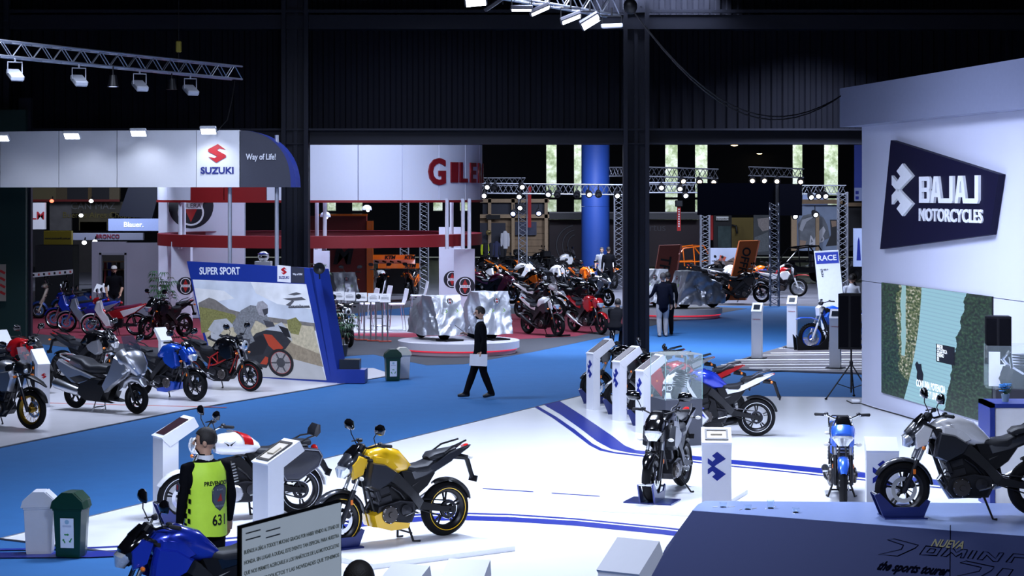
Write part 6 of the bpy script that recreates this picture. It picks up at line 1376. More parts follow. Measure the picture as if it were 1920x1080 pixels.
# silver covers
def silver():
    m = bpy.data.materials.new('silver_cover'); m.use_nodes = True; nt = m.node_tree; bs = nt.nodes['Principled BSDF']; bs.inputs['Base Color'].default_value = (.62, .64, .70, 1); bs.inputs['Metallic'].default_value = .75; bs.inputs['Roughness'].default_value = .36
    tc = nt.nodes.new('ShaderNodeTexCoord'); vo = nt.nodes.new('ShaderNodeTexVoronoi'); vo.inputs['Scale'].default_value = 2.2; nz = nt.nodes.new('ShaderNodeTexNoise'); nz.inputs['Scale'].default_value = 4; nz.inputs['Detail'].default_value = 5
    nt.links.new(tc.outputs['Object'], vo.inputs['Vector']); nt.links.new(tc.outputs['Object'], nz.inputs['Vector']); ad = nt.nodes.new('ShaderNodeMath'); nt.links.new(vo.outputs['Distance'], ad.inputs[0]); nt.links.new(nz.outputs['Fac'], ad.inputs[1])
    bp = nt.nodes.new('ShaderNodeBump'); bp.inputs['Strength'].default_value = .35; bp.inputs['Distance'].default_value = .05; nt.links.new(ad.outputs[0], bp.inputs['Height']); nt.links.new(bp.outputs['Normal'], bs.inputs['Normal']); return m
SILV = silver()
def covered_bike(label, loc, yaw_deg, seed, text=None, tail=.95, top=1.28):
    t = thing('covered_motorcycle', label, 'covered motorcycle', loc, math.radians(yaw_deg), 'motorcycles under silver covers')
    bm = bmesh.new()
    P = [(.52, .43, top), (.52, -.43, top-.02), (.06, .42, top-.03), (.06, -.42, top), (.86, .40, .16), (.86, -.40, .16), (.05, .46, .12), (.05, -.46, .12), (-.55, .18, tail), (-.55, -.18, tail), (-.95, .10, tail-.08), (-.95, -.10, tail-.08), (-1.0, .22, .16), (-1.0, -.22, .16), (-.3, .36, .12), (-.3, -.36, .12)]
    for p in P: bm.verts.new(p)
    r = bmesh.ops.convex_hull(bm, input=bm.verts); bmesh.ops.delete(bm, geom=list({g for g in list(r['geom_interior'])+list(r['geom_unused']) if isinstance(g, bmesh.types.BMVert)}), context='VERTS')
    bmesh.ops.delete(bm, geom=[f for f in bm.faces if all(v.co.z < .2 for v in f.verts)], context='FACES_ONLY')
    bmesh.ops.triangulate(bm, faces=bm.faces)
    for _ in range(4): bmesh.ops.subdivide_edges(bm, edges=bm.edges, cuts=1, use_grid_fill=True)
    for v in bm.verts:
        c = v.co; nn = Vector((c.x*.25, c.y*1.0, .1)).normalized(); k = max(0, min(1, (top-c.z)/.5))
        ang = math.atan2(c.y, c.x+.001); f = noise.noise(Vector((c.x*2.2+seed, c.y*2.2, c.z*.9)))*.10+abs(noise.noise(Vector((c.x*3.5+c.z*3., c.y*3.5-c.z*2.4, seed))))*-.17+noise.noise(Vector((ang*3.+seed, c.z*.7, 3)))*.06
        v.co = c+nn*f*(.25+.75*k)+Vector((0, 0, noise.noise(Vector((c.x*4, c.y*4, seed)))*.02))
        if c.z < .2: v.co.z += noise.noise(Vector((ang*2.5, seed, 1)))*.06
    me = bpy.data.meshes.new('cover'); bm.to_mesh(me); bm.free(); me.materials.append(SILV); me.polygons.foreach_set('use_smooth', [True]*len(me.polygons)); me.set_sharp_from_angle(angle=math.radians(50)); cv = link('cover', me, t)
    for x in (.42, -.62):
        b = MB(); b.lathe([(.12, -.05), (.22, -.06), (.235, 0), (.22, .06), (.12, .05)], (x, 0, .237), n=24, closed=True); b.build('wheel', RUBBER, t)
    b = MB(); b.box((.68, 0, .02), (.5, .5, .04)); b.build('wheel_tray', BLACKP, t)
    for y in (-.16, .16): b = MB(); b.tube([(.74, y, .78), (.76, y+.04, .73), (.75, y, .70)], .012, 6); b.build('green_strap', M('strap_green', (.35, .6, .08), .5), t)
    if text: pass
    roundel(cv, frame_mat((.685, 0, .98), (0, 1, 0), (-.32, 0, 1)), .085)
    return t
dd = PD1; covered_bike('silver covered motorcycle on the left of the middle podium', (X(815, dd+.2), dd+.25, .30), 305, 1, tail=.78, top=1.12)
covered_bike('silver covered motorcycle behind the walking man', (X(906, dd+.5), dd+.6, .30), 300, 5, tail=.85, top=1.2)
dd = PD2; covered_bike('silver covered motorcycle at the left of the right podium', (X(1232, dd+.3), dd+.9, .30), 262, 9, tail=.85, top=1.22)
covered_bike('silver covered motorcycle at the right of the right podium', (X(1304, dd-.2), dd-.3, .30), 205, 13, tail=.8, top=1.2)
covered_bike('silver covered motorcycle in front of the red wall', gp(634, 574), 300, 17, tail=.85, top=1.2)
# white floor patch, stools, sign cards
floor_poly('floor_white_patch', [p.xy for p in pxs([(640, 625), (776, 624), (777, 594), (700, 592), (640, 600)])], .03, M('patch_white', (.72, .73, .80), .3), .04)
def stool(label, p, yaw_deg):
    t = thing('bar_stool', label, 'bar stool', p, math.radians(yaw_deg), 'white bar stools'); b = MB(); b.box((0, 0, .76), (.42, .42, .05), None, .02); b.build('seat', M('stool_white', (.75, .76, .82), .3), t)
    b = MB(); b.rings([[Vector((x, y, z)) for y in (-.22, .22) for x in ((.0, .03) if y < 0 else (.03, .0))] for x0, z in ((0, 0),)]) if False else None
    b = MB(); out = []
    for z, x, w in ((.78, -.2, .2), (.90, -.24, .22), (1.10, -.28, .23), (1.2, -.30, .2)): out.append([Vector((x, -w, z)), Vector((x, w, z)), Vector((x-.025, w, z)), Vector((x-.025, -w, z))])
    b.rings(out); b.build('backrest', M('stool_white', None), t)
    for s in (1, -1):
        b = MB(); b.tube([(.18, s*.17, .74), (.24, s*.2, .01), (-.24, s*.2, .01), (-.16, s*.17, .74)], .013, 8); b.build('leg', CHROME, t)
    b = MB(); b.tube([(.22, -.19, .28), (.22, .19, .28)], .011, 6); b.build('foot_rest', CHROME, t)
for i, (p, yw, lb) in enumerate((((743, 620), 196, 'white bar stool at the right end of the white floor patch'), ((783, 600), 190, 'white bar stool furthest right behind the covered bike'), ((713, 612), 200, 'white bar stool second from the right, behind the sign cards'), ((688, 619), 200, 'white bar stool leftmost behind the sign cards'), ((704, 598), 180, 'white bar stool at the back of the white floor patch'))): stool(lb, gp(*p, .03), yw)
for i, px in enumerate((612, 635, 656, 678, 700, 722)):
    yb = 633+1.5*i; t = thing('sign_stand', 'white specification card on two steel posts, %s of six' % ('first', 'second', 'third', 'fourth', 'fifth', 'sixth')[i], 'sign stand', gp(px, yb), .08, 'specification card stands')
    for s in (1, -1): b = MB(); b.tube([(s*.07, 0, .0), (s*.07, 0, 1.05)], .022, 8); b.build('post', ALU, t)
    b = MB(); b.box((0, 0, .012), (.34, .2, .024)); b.build('base', M('stand_red', (.4, .06, .04), .5), t, False); cz = CAMH-(556-HOR)/((yb-HOR)/CAMH)
    b = MB(); b.box((0, -.03, 1.16), (.29, .02, .24), Matrix.Rotation(-.35, 3, 'X')); c_ = b.build('card', WHITE, t, False)
    b = MB()
    for k in range(4): b.box((.0, -.043-.0, 1.22-.035*k), (.2 if k else .12, .004, .008), Matrix.Rotation(-.35, 3, 'X'))
    b.xf(Matrix.Translation((0, -.012, 0))); b.build('print', M('print_grey', (.25, .25, .28), .5), c_, False)
for i, (px, py, dd) in enumerate(((610, 405, 57), (688, 392, 60))):
    t = thing('pendant_lamp', 'white dome pendant lamp %s' % ('near the white pole' if i == 0 else 'above the red wall'), 'pendant lamp', ap(px, py, dd), 0, 'dome pendant lamps'); b = MB(); b.lathe([(.15, -.03), (.148, .02), (.12, .08), (.06, .12), (0, .125), ], axis='z', n=20); b.build('shade', M('shade_white', (.6, .63, .8), .4), t); b = MB(); b.ell((.03, 0, -.04), (.05, .05, .05)); b.build('bulb', M('bulb', (.9, .93, 1), .3, emit=5, var=0), t); b = MB(); b.tube([(0, 0, .12), (0, 0, 1.2)], .006, 5); b.build('cord', BLACKP, t)
# red wall, orange displays
rw = gp(634, 553); t = thing('red_wall', 'dark red display wall with black lettering and orange edge', 'display wall', (0, 0, 0)); dR = 76.; b = MB(); b.box(((X(576, dR)+X(688, dR))/2, dR, (Z(405, dR))/2), (X(688, dR)-X(576, dR), .3, Z(405, dR))); b.build('panel', M('wall_red', (.16, .012, .010), .5), t, False)
b = MB(); b.box((X(694, dR), dR, Z(414, dR)/2), (.24, .32, Z(414, dR))); b.build('orange_edge', POR, t, False); b = MB(); b.box((X(640, dR), dR-.02, Z(405, dR)+.04), (2.0, .36, .08)); b.build('orange_cap', POR, t, False)
put_text('lettering', 'TM', .95, frame_mat((X(628, dR), dR-.16, Z(480, dR)), (1, 0, 0), (0, 0, 1)), BLACKP, t, font_off=.03, shear=.2)
dO = 78.; t = thing('orange_counter', 'orange and white display counter with black marks behind the bar', 'counter', (0, 0, 0)); xa, xb = X(700, dO), X(777, dO)
b = MB(); b.box(((xa+xb)/2, dO+.3, (Z(478, dO)+Z(487, dO))/2), (xb-xa, .5, Z(478, dO)-Z(487, dO))); b.build('shelf_board', POR, t, False); b = MB(); b.box(((xa+xb)/2, dO+.35, (Z(487, dO)+Z(495, dO))/2), (xb-xa, .3, Z(487, dO)-Z(495, dO))); b.build('white_back', WHITE, t, False)
b = MB(); b.box(((xa+xb)/2+.2, dO, (Z(494, dO)+Z(503, dO))/2), (xb-xa, .4, Z(494, dO)-Z(503, dO))); b.build('front_board', POR, t, False); b = MB(); b.box(((xa+xb)/2+.1, dO+.2, Z(503, dO)/2), (xb-xa, .4, Z(503, dO))); b.build('dark_base', BLACKP, t, False)
for i, (px, py) in enumerate(((731, 483), (768, 483), (770, 498))): put_text('lettering', 'KTM', .20, frame_mat((X(px, dO), dO-(.21 if i == 2 else -.04), Z(py, dO)), (1, 0, 0), (0, 0, 1)), BLACKP, t, font_off=.01, shear=.2)
for k in range(4): b = MB(); b.box((X(706+14*k, dO), dO+.18, Z(491, dO)), (.16, .02, .06), Matrix.Rotation(.3, 3, 'Y')); b.build('mark', BLACKP, t, False)
# ------------------------------------------------------------------ far hall: blue pillar, trusses, stands, boards, vehicles
dC = 95.; b = MB()
bp_ = thing('round_pillar', 'thick round blue pillar in the far hall', 'pillar', (X(1116.5, dC), dC, 0)); BLP = M('pillar_blue', (.022, .075, .36), .55, var=.06)
rC = 26.5*dC/FPX
for z0_, z1_ in ((0, 3.35), (3.36, 6.5), (6.51, 9.5)):
    b = MB(); b.lathe([(0, z0_), (rC, z0_), (rC, z1_), (0, z1_)], axis='z', n=40); b.build('cladding', BLP, bp_)
area('pillar_uplight', (X(1116, 90), 91.5, 4.4), .4, 120, target=(X(1116, 95), 95, 2.8))
def ftruss(label, p0, p1, size=.4, n=14): return truss(label, p0, p1, size, n, M('far_truss', (.22, .23, .27), .45, .6), False)
dT = 84.
ftruss('long far lighting truss crossing before the blue pillar', ap(902, 353, dT), ap(1168, 356, dT), .42, 26)
ftruss('short far truss above the timber stand', ap(905, 341, dT+3), ap(985, 341, dT+3), .34, 8)
ftruss('far truss continuing right of the dark column', ap(1216, 352, dT), ap(1312, 352, dT), .42, 10)
ftruss('upper far truss right of the dark column', ap(1212, 322, dT+6), ap(1346, 326, dT+6), .42, 14)
ftruss('middle far truss right of the dark column', ap(1212, 338, dT+3), ap(1300, 340, dT+3), .34, 10)
ftruss('far truss hanging above the black screens', ap(1404, 321, dT+6), ap(1506, 325, dT+6), .40, 10)
ftruss('far truss at the right above the helmet poster', ap(1500, 356, dT-2), ap(1585, 356, dT-2), .36, 10)
ftruss('upper far truss behind the blue pillar', ap(1143, 322, dT+8), ap(1168, 322, dT+8), .40, 4)
def vtruss(label, px, yb, ytop, size=.36, n=18):
    d = FPX*CAMH/(yb-HOR); p = ap(px, yb, d); q = ap(px, ytop, d); ftruss(label, p, q, size, n)
vtruss('upright truss leg beside the timber stand', 980, 535, 358); vtruss('upright truss leg left of the dark column', 1160, 539, 366); vtruss('upright truss leg before the orange lettered board', 1322, 541, 403)
vtruss('upright truss leg beside the black screens', 1452, 574, 380, .30, 22); vtruss('upright truss leg near the helmet poster', 1580, 545, 360); vtruss('upright truss leg behind the orange counter', 758, 541, 375, .34, 20); vtruss('upright truss leg behind the bar stools', 795, 545, 375, .34, 20)
GL = [(914, 349, 1), (927, 350, 0), (978, 349, 1), (908, 365, 1), (974, 367, 1), (963, 399, 2), (976, 388, 1), (1010, 398, 2), (1029, 363, 1), (1045, 363, 0), (1082, 364, 0), (1104, 363, 1), (1122, 363, 0), (1157, 365, 1), (1240, 350, 1), (1275, 352, 1), (1285, 365, 1), (1311, 339, 3), (1339, 340, 3), (1280, 338, 3), (1411, 337, 3), (1432, 337, 3), (1457, 338, 3), (1501, 339, 3), (1520, 368, 1), (1535, 366, 1), (1547, 366, 1), (1528, 401, 1), (1490, 404, 1)]
random.seed(5); cn = 0
ordn = ['first', 'second', 'third', 'fourth', 'fifth', 'sixth', 'seventh', 'eighth', 'ninth', 'tenth', 'eleventh', 'twelfth', 'thirteenth', 'fourteenth', 'fifteenth', 'sixteenth', 'seventeenth', 'eighteenth', 'nineteenth', 'twentieth', 'twenty-first', 'twenty-second', 'twenty-third', 'twenty-fourth', 'twenty-fifth', 'twenty-sixth', 'twenty-seventh', 'twenty-eighth', 'twenty-ninth', 'thirtieth']
GL.sort()
LM_ = [None, M('far_lamp', (.85, .9, 1), .3, emit=9, var=0), M('far_lamp_blue', (.35, .42, 1), .3, emit=12, var=0), M('far_lamp_warm', (1, .78, .55), .3, emit=7, var=0)]
for i, (px, py, k) in enumerate(GL):
    d = 81.; t = thing('stage_lamp', '%s small stage lamp in the far hall, %s counting from the left' % (('unlit', 'lit white', 'lit blue', 'lit warm')[k], ordn[i]), 'stage lamp', ap(px, py, d), 0, 'far stage lamps')
    a = -.5+random.random(); R = Matrix.Rotation(a, 4, 'Y') @ Matrix.Rotation(-1.0, 4, 'X')
    b = MB(); b.lathe([(0, .2), (.08, .2), (.13, .05), (.15, -.1), (.13, -.1), (0, -.07)], axis='z', n=14); b.xf(R); b.build('body', BLACKP, t)
    b = MB(); b.lathe([(0, -.09), (.085, -.09), (.09, -.105), (0, -.115)], axis='z', n=14); b.xf(R); b.build('lens', LM_[k] or BLACKG, t); b = MB(); b.tube([(0, 0, .05), (0, 0, .35)], .02, 5); b.build('hook', BLACKP, t)
for px, py in ((1377, 270), (1424, 286)):
    t = thing('ceiling_lamp', 'warm ceiling lamp under the beam%s' % ('' if px < 1400 else ', dimmer one further back'), 'ceiling lamp', ap(px, py, 100 if px < 1400 else 124), 0); b = MB(); b.lathe([(0, .12), (.08, .1), (.25, -.05), (.24, -.06), (0, -.03)], axis='z', n=16); b.build('shade', STEEL, t); b = MB(); b.ell((0, 0, -.05), (.18, .18, .06)); b.build('bulb', M('warm_bulb', (1, .75, .4), .3, emit=6 if px < 1400 else 3, var=0), t)
# timber clothing stand
dW = 97.; t = thing('timber_stand', 'timber framed clothing stand with dark panels', 'stand'); TMB = M('timber', (.21, .135, .075), .6, var=.3, scale=5); DKP = M('stand_dark', (.018, .02, .035), .6)
def fbox(name, px0, px1, py0, py1, d, mat, par, dep=.3):
    b = MB(); xa, xb, zt, zb = X(px0, d), X(px1, d), Z(py0, d), Z(py1, d); b.box(((xa+xb)/2, d+dep/2, (zt+zb)/2), (xb-xa, dep, zt-zb)); return b.build(name, mat, par, False)
for k in range(7): fbox('plank', 900, 1028, 402+k*12, 402+k*12+11.4, dW+.2, TMB, t, .1)
fbox('dark_panel', 900, 948, 418, 486, dW, DKP, t, .15); fbox('picture', 966, 1006, 416, 441, dW, M('stand_photo', (.03, .035, .07), .4, var=.7, scale=4), t, .1); fbox('lower_panel', 900, 1030, 480, 520, dW-.2, BLACKP, t, .3)
for px in (918, 962, 1024): fbox('post', px-3, px+3, 372, 490, dW-.1, M('timber_light', (.32, .22, .13), .6, var=.2), t, .12)
for y in (373, 402): fbox('rail', 900, 1030, y, y+7, dW-.1, M('timber_light', None), t, .12)
fbox('sign_board', 912, 938, 403, 411, dW-.25, BLACKP, t, .1); fbox('upper_gap', 905, 1026, 380, 402, dW+.15, DKP, t, .1)
JK = [(910, 455, 481, 'black jacket with yellow sleeves hanging leftmost', (.55, .65, .02)), (921, 455, 482, 'dark jacket hanging second on the timber stand', (.02, .02, .03)), (931, 452, 482, 'navy jacket hanging on the timber stand', (.03, .035, .09)), (941, 458, 482, 'black jacket hanging rightmost on the timber stand', (.012, .012, .016)), (947, 433, 466, 'white jacket hanging above the others', (.55, .55, .6))]
for px, y0, y1, lb, c_ in JK:
    d = dW-.5; w_ = 5.5*d/FPX; h_ = (y1-y0)*d/FPX; j = thing('jacket', lb, 'jacket', (X(px, d), d, Z(y1, d)), 0, 'jackets on the timber stand'); m_ = M('cloth_%02d' % int(c_[0]*100+c_[2]*10), c_, .8); dk_ = M('cloth_black', (.012, .012, .015), .8) if c_[0] > .5 and c_[2] < .1 else m_
    b = MB(); b.loft([(0, 0, .01, .01)]*0 or [(0, .0, w_, .09), (.0, h_*.5, w_*1.0, .10), (0, h_*.85, w_*1.15, .09), (0, h_, w_*.4, .05)], 14) if False else b.rings([[Vector((w_*k*math.cos(2*PI*q/12), .1*k2*math.sin(2*PI*q/12), z)) for q in range(12)] for z, k, k2 in ((0, .95, 1), (h_*.5, 1, 1), (h_*.82, 1.15, .9), (h_, .4, .5))]); b.build('torso', dk_, j)
    for s in (1, -1): b = MB(); b.tube([(s*w_*1.0, 0, h_*.86), (s*w_*1.25, -.02, h_*.5), (s*w_*1.2, -.05, h_*.12)], [.07, .06, .045], 8); b.build('sleeve', m_, j)
hl = thing('helmet', 'gold helmet on the timber stand shelf', 'helmet', ap(916, 440, dW-.6), 0); b = MB(); b.ell((0, 0, .1), (.14, .13, .14)); b.build('shell', M('helmet_gold', (.4, .3, .12), .3, .5), hl); b = MB(); b.ell((.02, -.05, .09), (.11, .1, .05)); b.build('visor', BLACKG, hl)
# dark truck trailer with awning behind
t = thing('race_trailer', 'dark race trailer with a grey awning behind the blue pillar', 'trailer'); dL = 104.
fbox('body', 1030, 1320, 412, 500, dL, M('trailer_maroon', (.022, .006, .012), .4, var=.5, scale=.6), t, 2.); fbox('awning', 1030, 1312, 400, 411, dL-1.2, M('awning_grey', (.10, .10, .11), .5), t, 1.6); fbox('awning_rim', 1030, 1312, 397.5, 400, dL-1.3, M('awning_light', (.35, .34, .36), .4), t, .2)
for k, (r0, sx) in enumerate(((34, 1.), (26, .9), (18, .8))):
    b = MB(); b.tube([ap(1050+r0*1.2*math.cos(a_)*sx*.9+30, 470+r0*math.sin(a_)*1.1-10, dL-.03) for a_ in [PI*.6+PI*.85*q/16 for q in range(17)]], .05, 5); b.build('swirl_graphic', M('swirl_grey', (.09, .085, .10), .5), t)
put_text('lettering', 'ertus', .55, frame_mat((X(1228, dL), dL-.03, Z(427, dL)), (1, 0, 0), (0, 0, 1)), M('swirl_grey', None), t)
fl_ = thing('flag', 'red vertical banner hanging from the far truss', 'banner', ap(1273, 400, 90), 0); b = MB(); b.box((0, 0, -.25), (.17, .03, 1.1)); b.build('cloth', M('flag_red', (.35, .012, .012), .7), fl_, False); [flat_poly('print', [[(-.03, -.62+.11*q), (.03, -.62+.11*q), (.03, -.56+.11*q), (-.03, -.56+.11*q)]], frame_mat((0, -.016, 0), (1, 0, 0), (0, 0, 1)), SGW, fl_, .002) for q in range(8)]; b = MB(); b.box((0, 0, .45), (.34, .3, .3), None, .03); b.build('winch', STEEL, fl_)
rb = thing('banner', 'narrow red banner above the timber stand', 'banner', ap(993, 388, 96), 0); b = MB(); b.box((0, 0, 0), (.16, .03, 2.0)); b.build('cloth', M('flag_red', None), rb, False)
# big black screens
t = thing('black_screen', 'wide black screen hanging in the far hall', 'screen'); fbox('panel', 1309, 1454, 343, 403, 78, M('screen_black', (.0006, .0007, .0016), 1., spec=0.), t, .35)
t = thing('black_screen', 'narrower black screen right of the wide one', 'screen'); fbox('panel', 1462, 1504, 345, 404, 77.6, M('screen_black2', (.0015, .0016, .003), 1., spec=0.), t, .35); fbox('edge_frame', 1455, 1461, 346, 404, 77.8, STEEL, t, .3)
# helmet poster wall
t = thing('helmet_poster', 'tall poster of a grey racing helmet at the back right', 'poster'); dH = 92.
fbox('board', 1494, 1570, 384, 470, dH, M('poster_sky', (.22, .27, .38), .5, var=.3, scale=1.5), t, .2)
def fpoly(par, pts, d, mat, k): flat_poly('print', [[(X(x, d), Z(y, d)) for x, y in pts]], Matrix(((1, 0, 0, 0), (0, 0, -1, d-.004*k), (0, 1, 0, 0), (0, 0, 0, 1))), mat, par, .004)
fpoly(t, [(1498, 462), (1496, 420), (1506, 404), (1524, 400), (1544, 408), (1552, 424), (1556, 446), (1540, 452), (1524, 466)], dH, M('helmet_grey', (.13, .14, .16), .5, var=.7, scale=3), 1)
fpoly(t, [(1498, 430), (1504, 412), (1530, 404), (1512, 416), (1504, 434)], dH, M('helmet_light', (.35, .36, .4), .5), 2); fpoly(t, [(1522, 462), (1530, 440), (1544, 424), (1548, 432), (1536, 458)], dH, M('helmet_white', (.5, .5, .55), .5), 2); fpoly(t, [(1500, 450), (1512, 452), (1508, 466), (1499, 464)], dH, M('skin_print', (.3, .2, .14), .5), 2)
fpoly(t, [(1556, 412), (1570, 412), (1570, 460), (1548, 462), (1558, 440)], dH, M('poster_dark', (.03, .03, .035), .5), 1); fpoly(t, [(1558, 414), (1568, 414), (1568, 424), (1560, 426)], dH, M('skin_print', None), 2)
put_text('print_text', '46', .8, frame_mat((X(1530, dH), dH-.02, Z(450, dH)), (.8, 0, .5), (-.5, 0, .8)), M('helmet_white', None), t, depth=.003)
fbox('left_post', 1484, 1494, 404, 470, dH-.3, M('timber_light', None), t, .2); fbox('right_post', 1530, 1536, 400, 470, dH-.3, M('timber_light', None), t, .2); fbox('header', 1505, 1552, 362, 384, dH-.1, M('header_blue', (.28, .36, .62), .5, emit=.25), t, .1); fbox('beam', 1504, 1580, 374, 382, dH-.35, M('timber', None), t, .2)
t = thing('dark_poster', 'dark portrait poster between the black screens and the yellow wall', 'poster'); fbox('board', 1413, 1445, 403, 478, 94, M('portrait', (.04, .045, .05), .5, var=.9, scale=1.3), t, .1); fpoly(t, [(1420, 410), (1442, 408), (1444, 430), (1430, 434), (1422, 424)], 94, M('portrait_light', (.22, .19, .18), .5, var=.5), 1); fpoly(t, [(1415, 445), (1440, 435), (1443, 470), (1415, 474)], 94, M('portrait_grey', (.09, .10, .11), .5, var=.5), 1)
t = thing('yellow_wall', 'ochre back wall with a hose below the black screen', 'wall panel'); fbox('panel', 1366, 1415, 408, 478, 98, M('ochre', (.20, .14, .03), .6), t, .2); b = MB(); b.tube([ap(1370, 422, 97.8), ap(1380, 424, 97.7), ap(1382, 438, 97.7)], .06, 8); b.build('hose', BLACKP, t)
t = thing('dealer_booth', 'black and red sales booth with a white sign under the black screen', 'booth'); fbox('body', 1338, 1372, 404, 470, 95, BLACKP, t, .4); fbox('red_side', 1330, 1343, 404, 450, 95.2, M('flag_red', None), t, .3); fbox('sign', 1343, 1366, 406, 413, 94.8, M('sign_glow', (.5, .52, .55), .5, emit=.15), t, .1); put_text('lettering', 'alpinestars', .16, frame_mat((X(1354, 94.7), 94.75, Z(410, 94.7)), (1, 0, 0), (0, 0, 1)), BLACKP, t, depth=.003); fbox('window', 1346, 1370, 424, 464, 94.9, M('booth_glass', (.05, .07, .07), .1, var=.6, scale=3), t, .05)
t = thing('photo_board', 'pale photo board of an offroad rider behind the orange board', 'poster'); fbox('board', 1332, 1384, 465, 505, 84, M('photo_pale', (.34, .37, .48), .5, var=.15, scale=1.), t, .1); fpoly(t, [(1338, 492), (1350, 484), (1362, 490), (1376, 482), (1380, 500), (1340, 504)], 84, M('rider_print', (.09, .06, .05), .5, var=.9, scale=4), 1); fpoly(t, [(1350, 478), (1362, 482), (1358, 490), (1348, 488)], 84, M('rider_red', (.35, .06, .03), .5), 2)
# leaning lettered boards
def lean_board(label, pts, d, mat, side, text, tpx, tmat, size, lean):
    t = thing('lettered_board', label, 'sign board'); b = MB(); q = [ap(x, y, d) for x, y in pts]; b.rings([q, [v+Vector((.0, .35, 0)) for v in q]]); b.build('face', mat, t, False)
    b = MB(); e = [(q[1], q[2])]; a_, c_ = q[1], q[2]; b.quad(a_+Vector((.004, 0, 0)), c_+Vector((.004, 0, 0)), c_+Vector((.09, .34, 0)), a_+Vector((.09, .34, 0))); b.build('side', side, t, False)
    dn = (q[3]-q[0]).normalized(); put_text('lettering', text, size, frame_mat(ap(*tpx, d-.02), dn, Vector((0, 0, 1)).cross(Vector((0, 1, 0)))*-1 if False else Vector((-dn.z, 0, dn.x))*1.0), tmat, t, font_off=.01, depth=.006); return t
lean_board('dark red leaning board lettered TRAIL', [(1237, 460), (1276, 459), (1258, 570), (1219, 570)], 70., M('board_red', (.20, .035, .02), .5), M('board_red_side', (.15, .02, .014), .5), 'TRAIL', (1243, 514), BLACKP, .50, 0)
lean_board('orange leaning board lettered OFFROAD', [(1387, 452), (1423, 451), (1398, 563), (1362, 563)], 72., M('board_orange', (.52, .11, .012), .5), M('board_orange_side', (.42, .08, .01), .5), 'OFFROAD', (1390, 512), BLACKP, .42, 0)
dRc = 50.; t = thing('race_board', 'tall white leaning board headed RACE in blue', 'sign board'); q = [ap(x, y, d_) for x, y, d_ in ((1526, 471, dRc+.7), (1572, 469, dRc+.7), (1590, 640, dRc), (1543, 641, dRc))]; b = MB(); b.rings([q, [v+Vector((.06, .25, 0)) for v in q]]); b.build('board', M('board_white', (.70, .72, .80), .45), t, False)
RM = frame_mat(q[0], q[1]-q[0], q[0]-q[3]); 
def rpt(px, py):
    dirv = Vector(((px-960)/FPX, 1, -(py-HOR)/FPX)); n = RM.col[2].xyz; o = Vector((0, 0, CAMH)); s_ = (RM.translation-o).dot(n)/dirv.dot(n); v = RM.inverted() @ (o+dirv*s_); return v.x, v.y
flat_poly('blue_header', [[rpt(*p) for p in ((1528, 474), (1571, 472), (1573, 493), (1531, 495))]], RM, M('race_blue', (.012, .035, .36), .45), t, .004)
def rtext(body, px, py, size, mat): x_, y_ = rpt(px, py); put_text('lettering', body, size, RM @ Matrix.Translation((x_, y_, .005)), mat, t, depth=.002, font_off=.006*size/.3)
rtext('RACE', 1550.5, 484, .20, SGW)
for i, s_ in enumerate(('YZ 450 F', 'R3', 'R6', 'R1')): rtext(s_, 1545 if i == 0 else 1540+i, 506+4*i, .055, INK)
t2 = thing('small_plinth', 'white angled foot block below the RACE board', 'plinth', gp(1578, 652), .1); b = MB(); b.prism([(-.55, 0), (.5, 0), (.42, .22), (-.45, .22)], -.15, .15); b.build('block', M('board_white', None), t2, False)
# tall tablet kiosks on the striped floor
for p, lb in (((1418, 675), 'tall white tablet kiosk standing left on the striped floor'), ((1484, 655), 'tall white tablet kiosk furthest back on the striped floor'), ((1565, 693), 'tall white tablet kiosk in front of the motocross bike')):
    pp = gp(*p); k = kiosk(lb, (pp.x, pp.y, .03), 70, h=1.12, w=.24, dep=.16, run=.16, rise=.20, th=.10, recess='screen', group='tall tablet kiosks'); b = MB(); b.box((.08, 0, .008), (.36, .40, .016)); b.build('base_plate', STEEL, k, False); put_text('lettering', 'YAMAHA', .045, frame_mat((-.003, 0, .93), (0, -1, 0), (0, 0, 1)), SRED, k, depth=.001)
# off-road buggies
def buggy(label, p, yaw, cage, body):
    t = thing('offroad_buggy', label, 'buggy', p, yaw, 'off-road buggies')
    for s in (1, -1):
        for x in (.95, -.95):
            b = MB(); b.lathe([(.18, s*.52), (.33, s*.5), (.36, s*.6), (.36, s*.7), (.33, s*.8), (.18, s*.78)], (x, 0, .36), n=24, closed=True); w = b.build('wheel', RUBBER, t); b = MB(); b.lathe([(0, s*.6), (.18, s*.55), (.19, s*.76), (.06, s*.72), (0, s*.72)], (x, 0, .36), n=16); b.build('hub', STEEL, w)
        b = MB(); b.tube([(1.0, s*.5, .95), (.45, s*.55, 1.55), (-.5, s*.55, 1.65), (-1.0, s*.45, 1.0)], .035, 8); b.tube([(.0, s*.56, 1.6), (-.1, s*.55, .6)], .03, 8); b.tube([(1.0, s*.5, .95), (-.1, s*.56, .95), (-1.0, s*.45, 1.0)], .03, 8); b.build('roll_cage', cage, t)
        b = MB(); b.prism([(1.1, .55), (.5, .45), (-.9, .45), (-1.2, .7), (-1.1, .95), (-.3, .72), (.4, .72), (1.0, .95)], s*.3, s*.58, .08); b.build('side_panel', body, t)
    b = MB(); b.tube([(.45, -.55, 1.55), (.45, .55, 1.55)], .03, 8); b.tube([(-.5, -.55, 1.65), (-.5, .55, 1.65)], .03, 8); b.build('cross_tube', cage, t)
    b = MB(); b.loft([(1.35, .66, .4, .1), (1.0, .82, .5, .16), (.6, .85, .5, .12)], 14, 3); b.build('bonnet', body, t)
    for s in (1, -1): b = MB(); b.box((-.3, s*.27, .65), (.45, .45, .15), None, .04); b.box((-.52, s*.27, .95), (.14, .45, .6), None, .04); b.build('seat', SEAT, t)
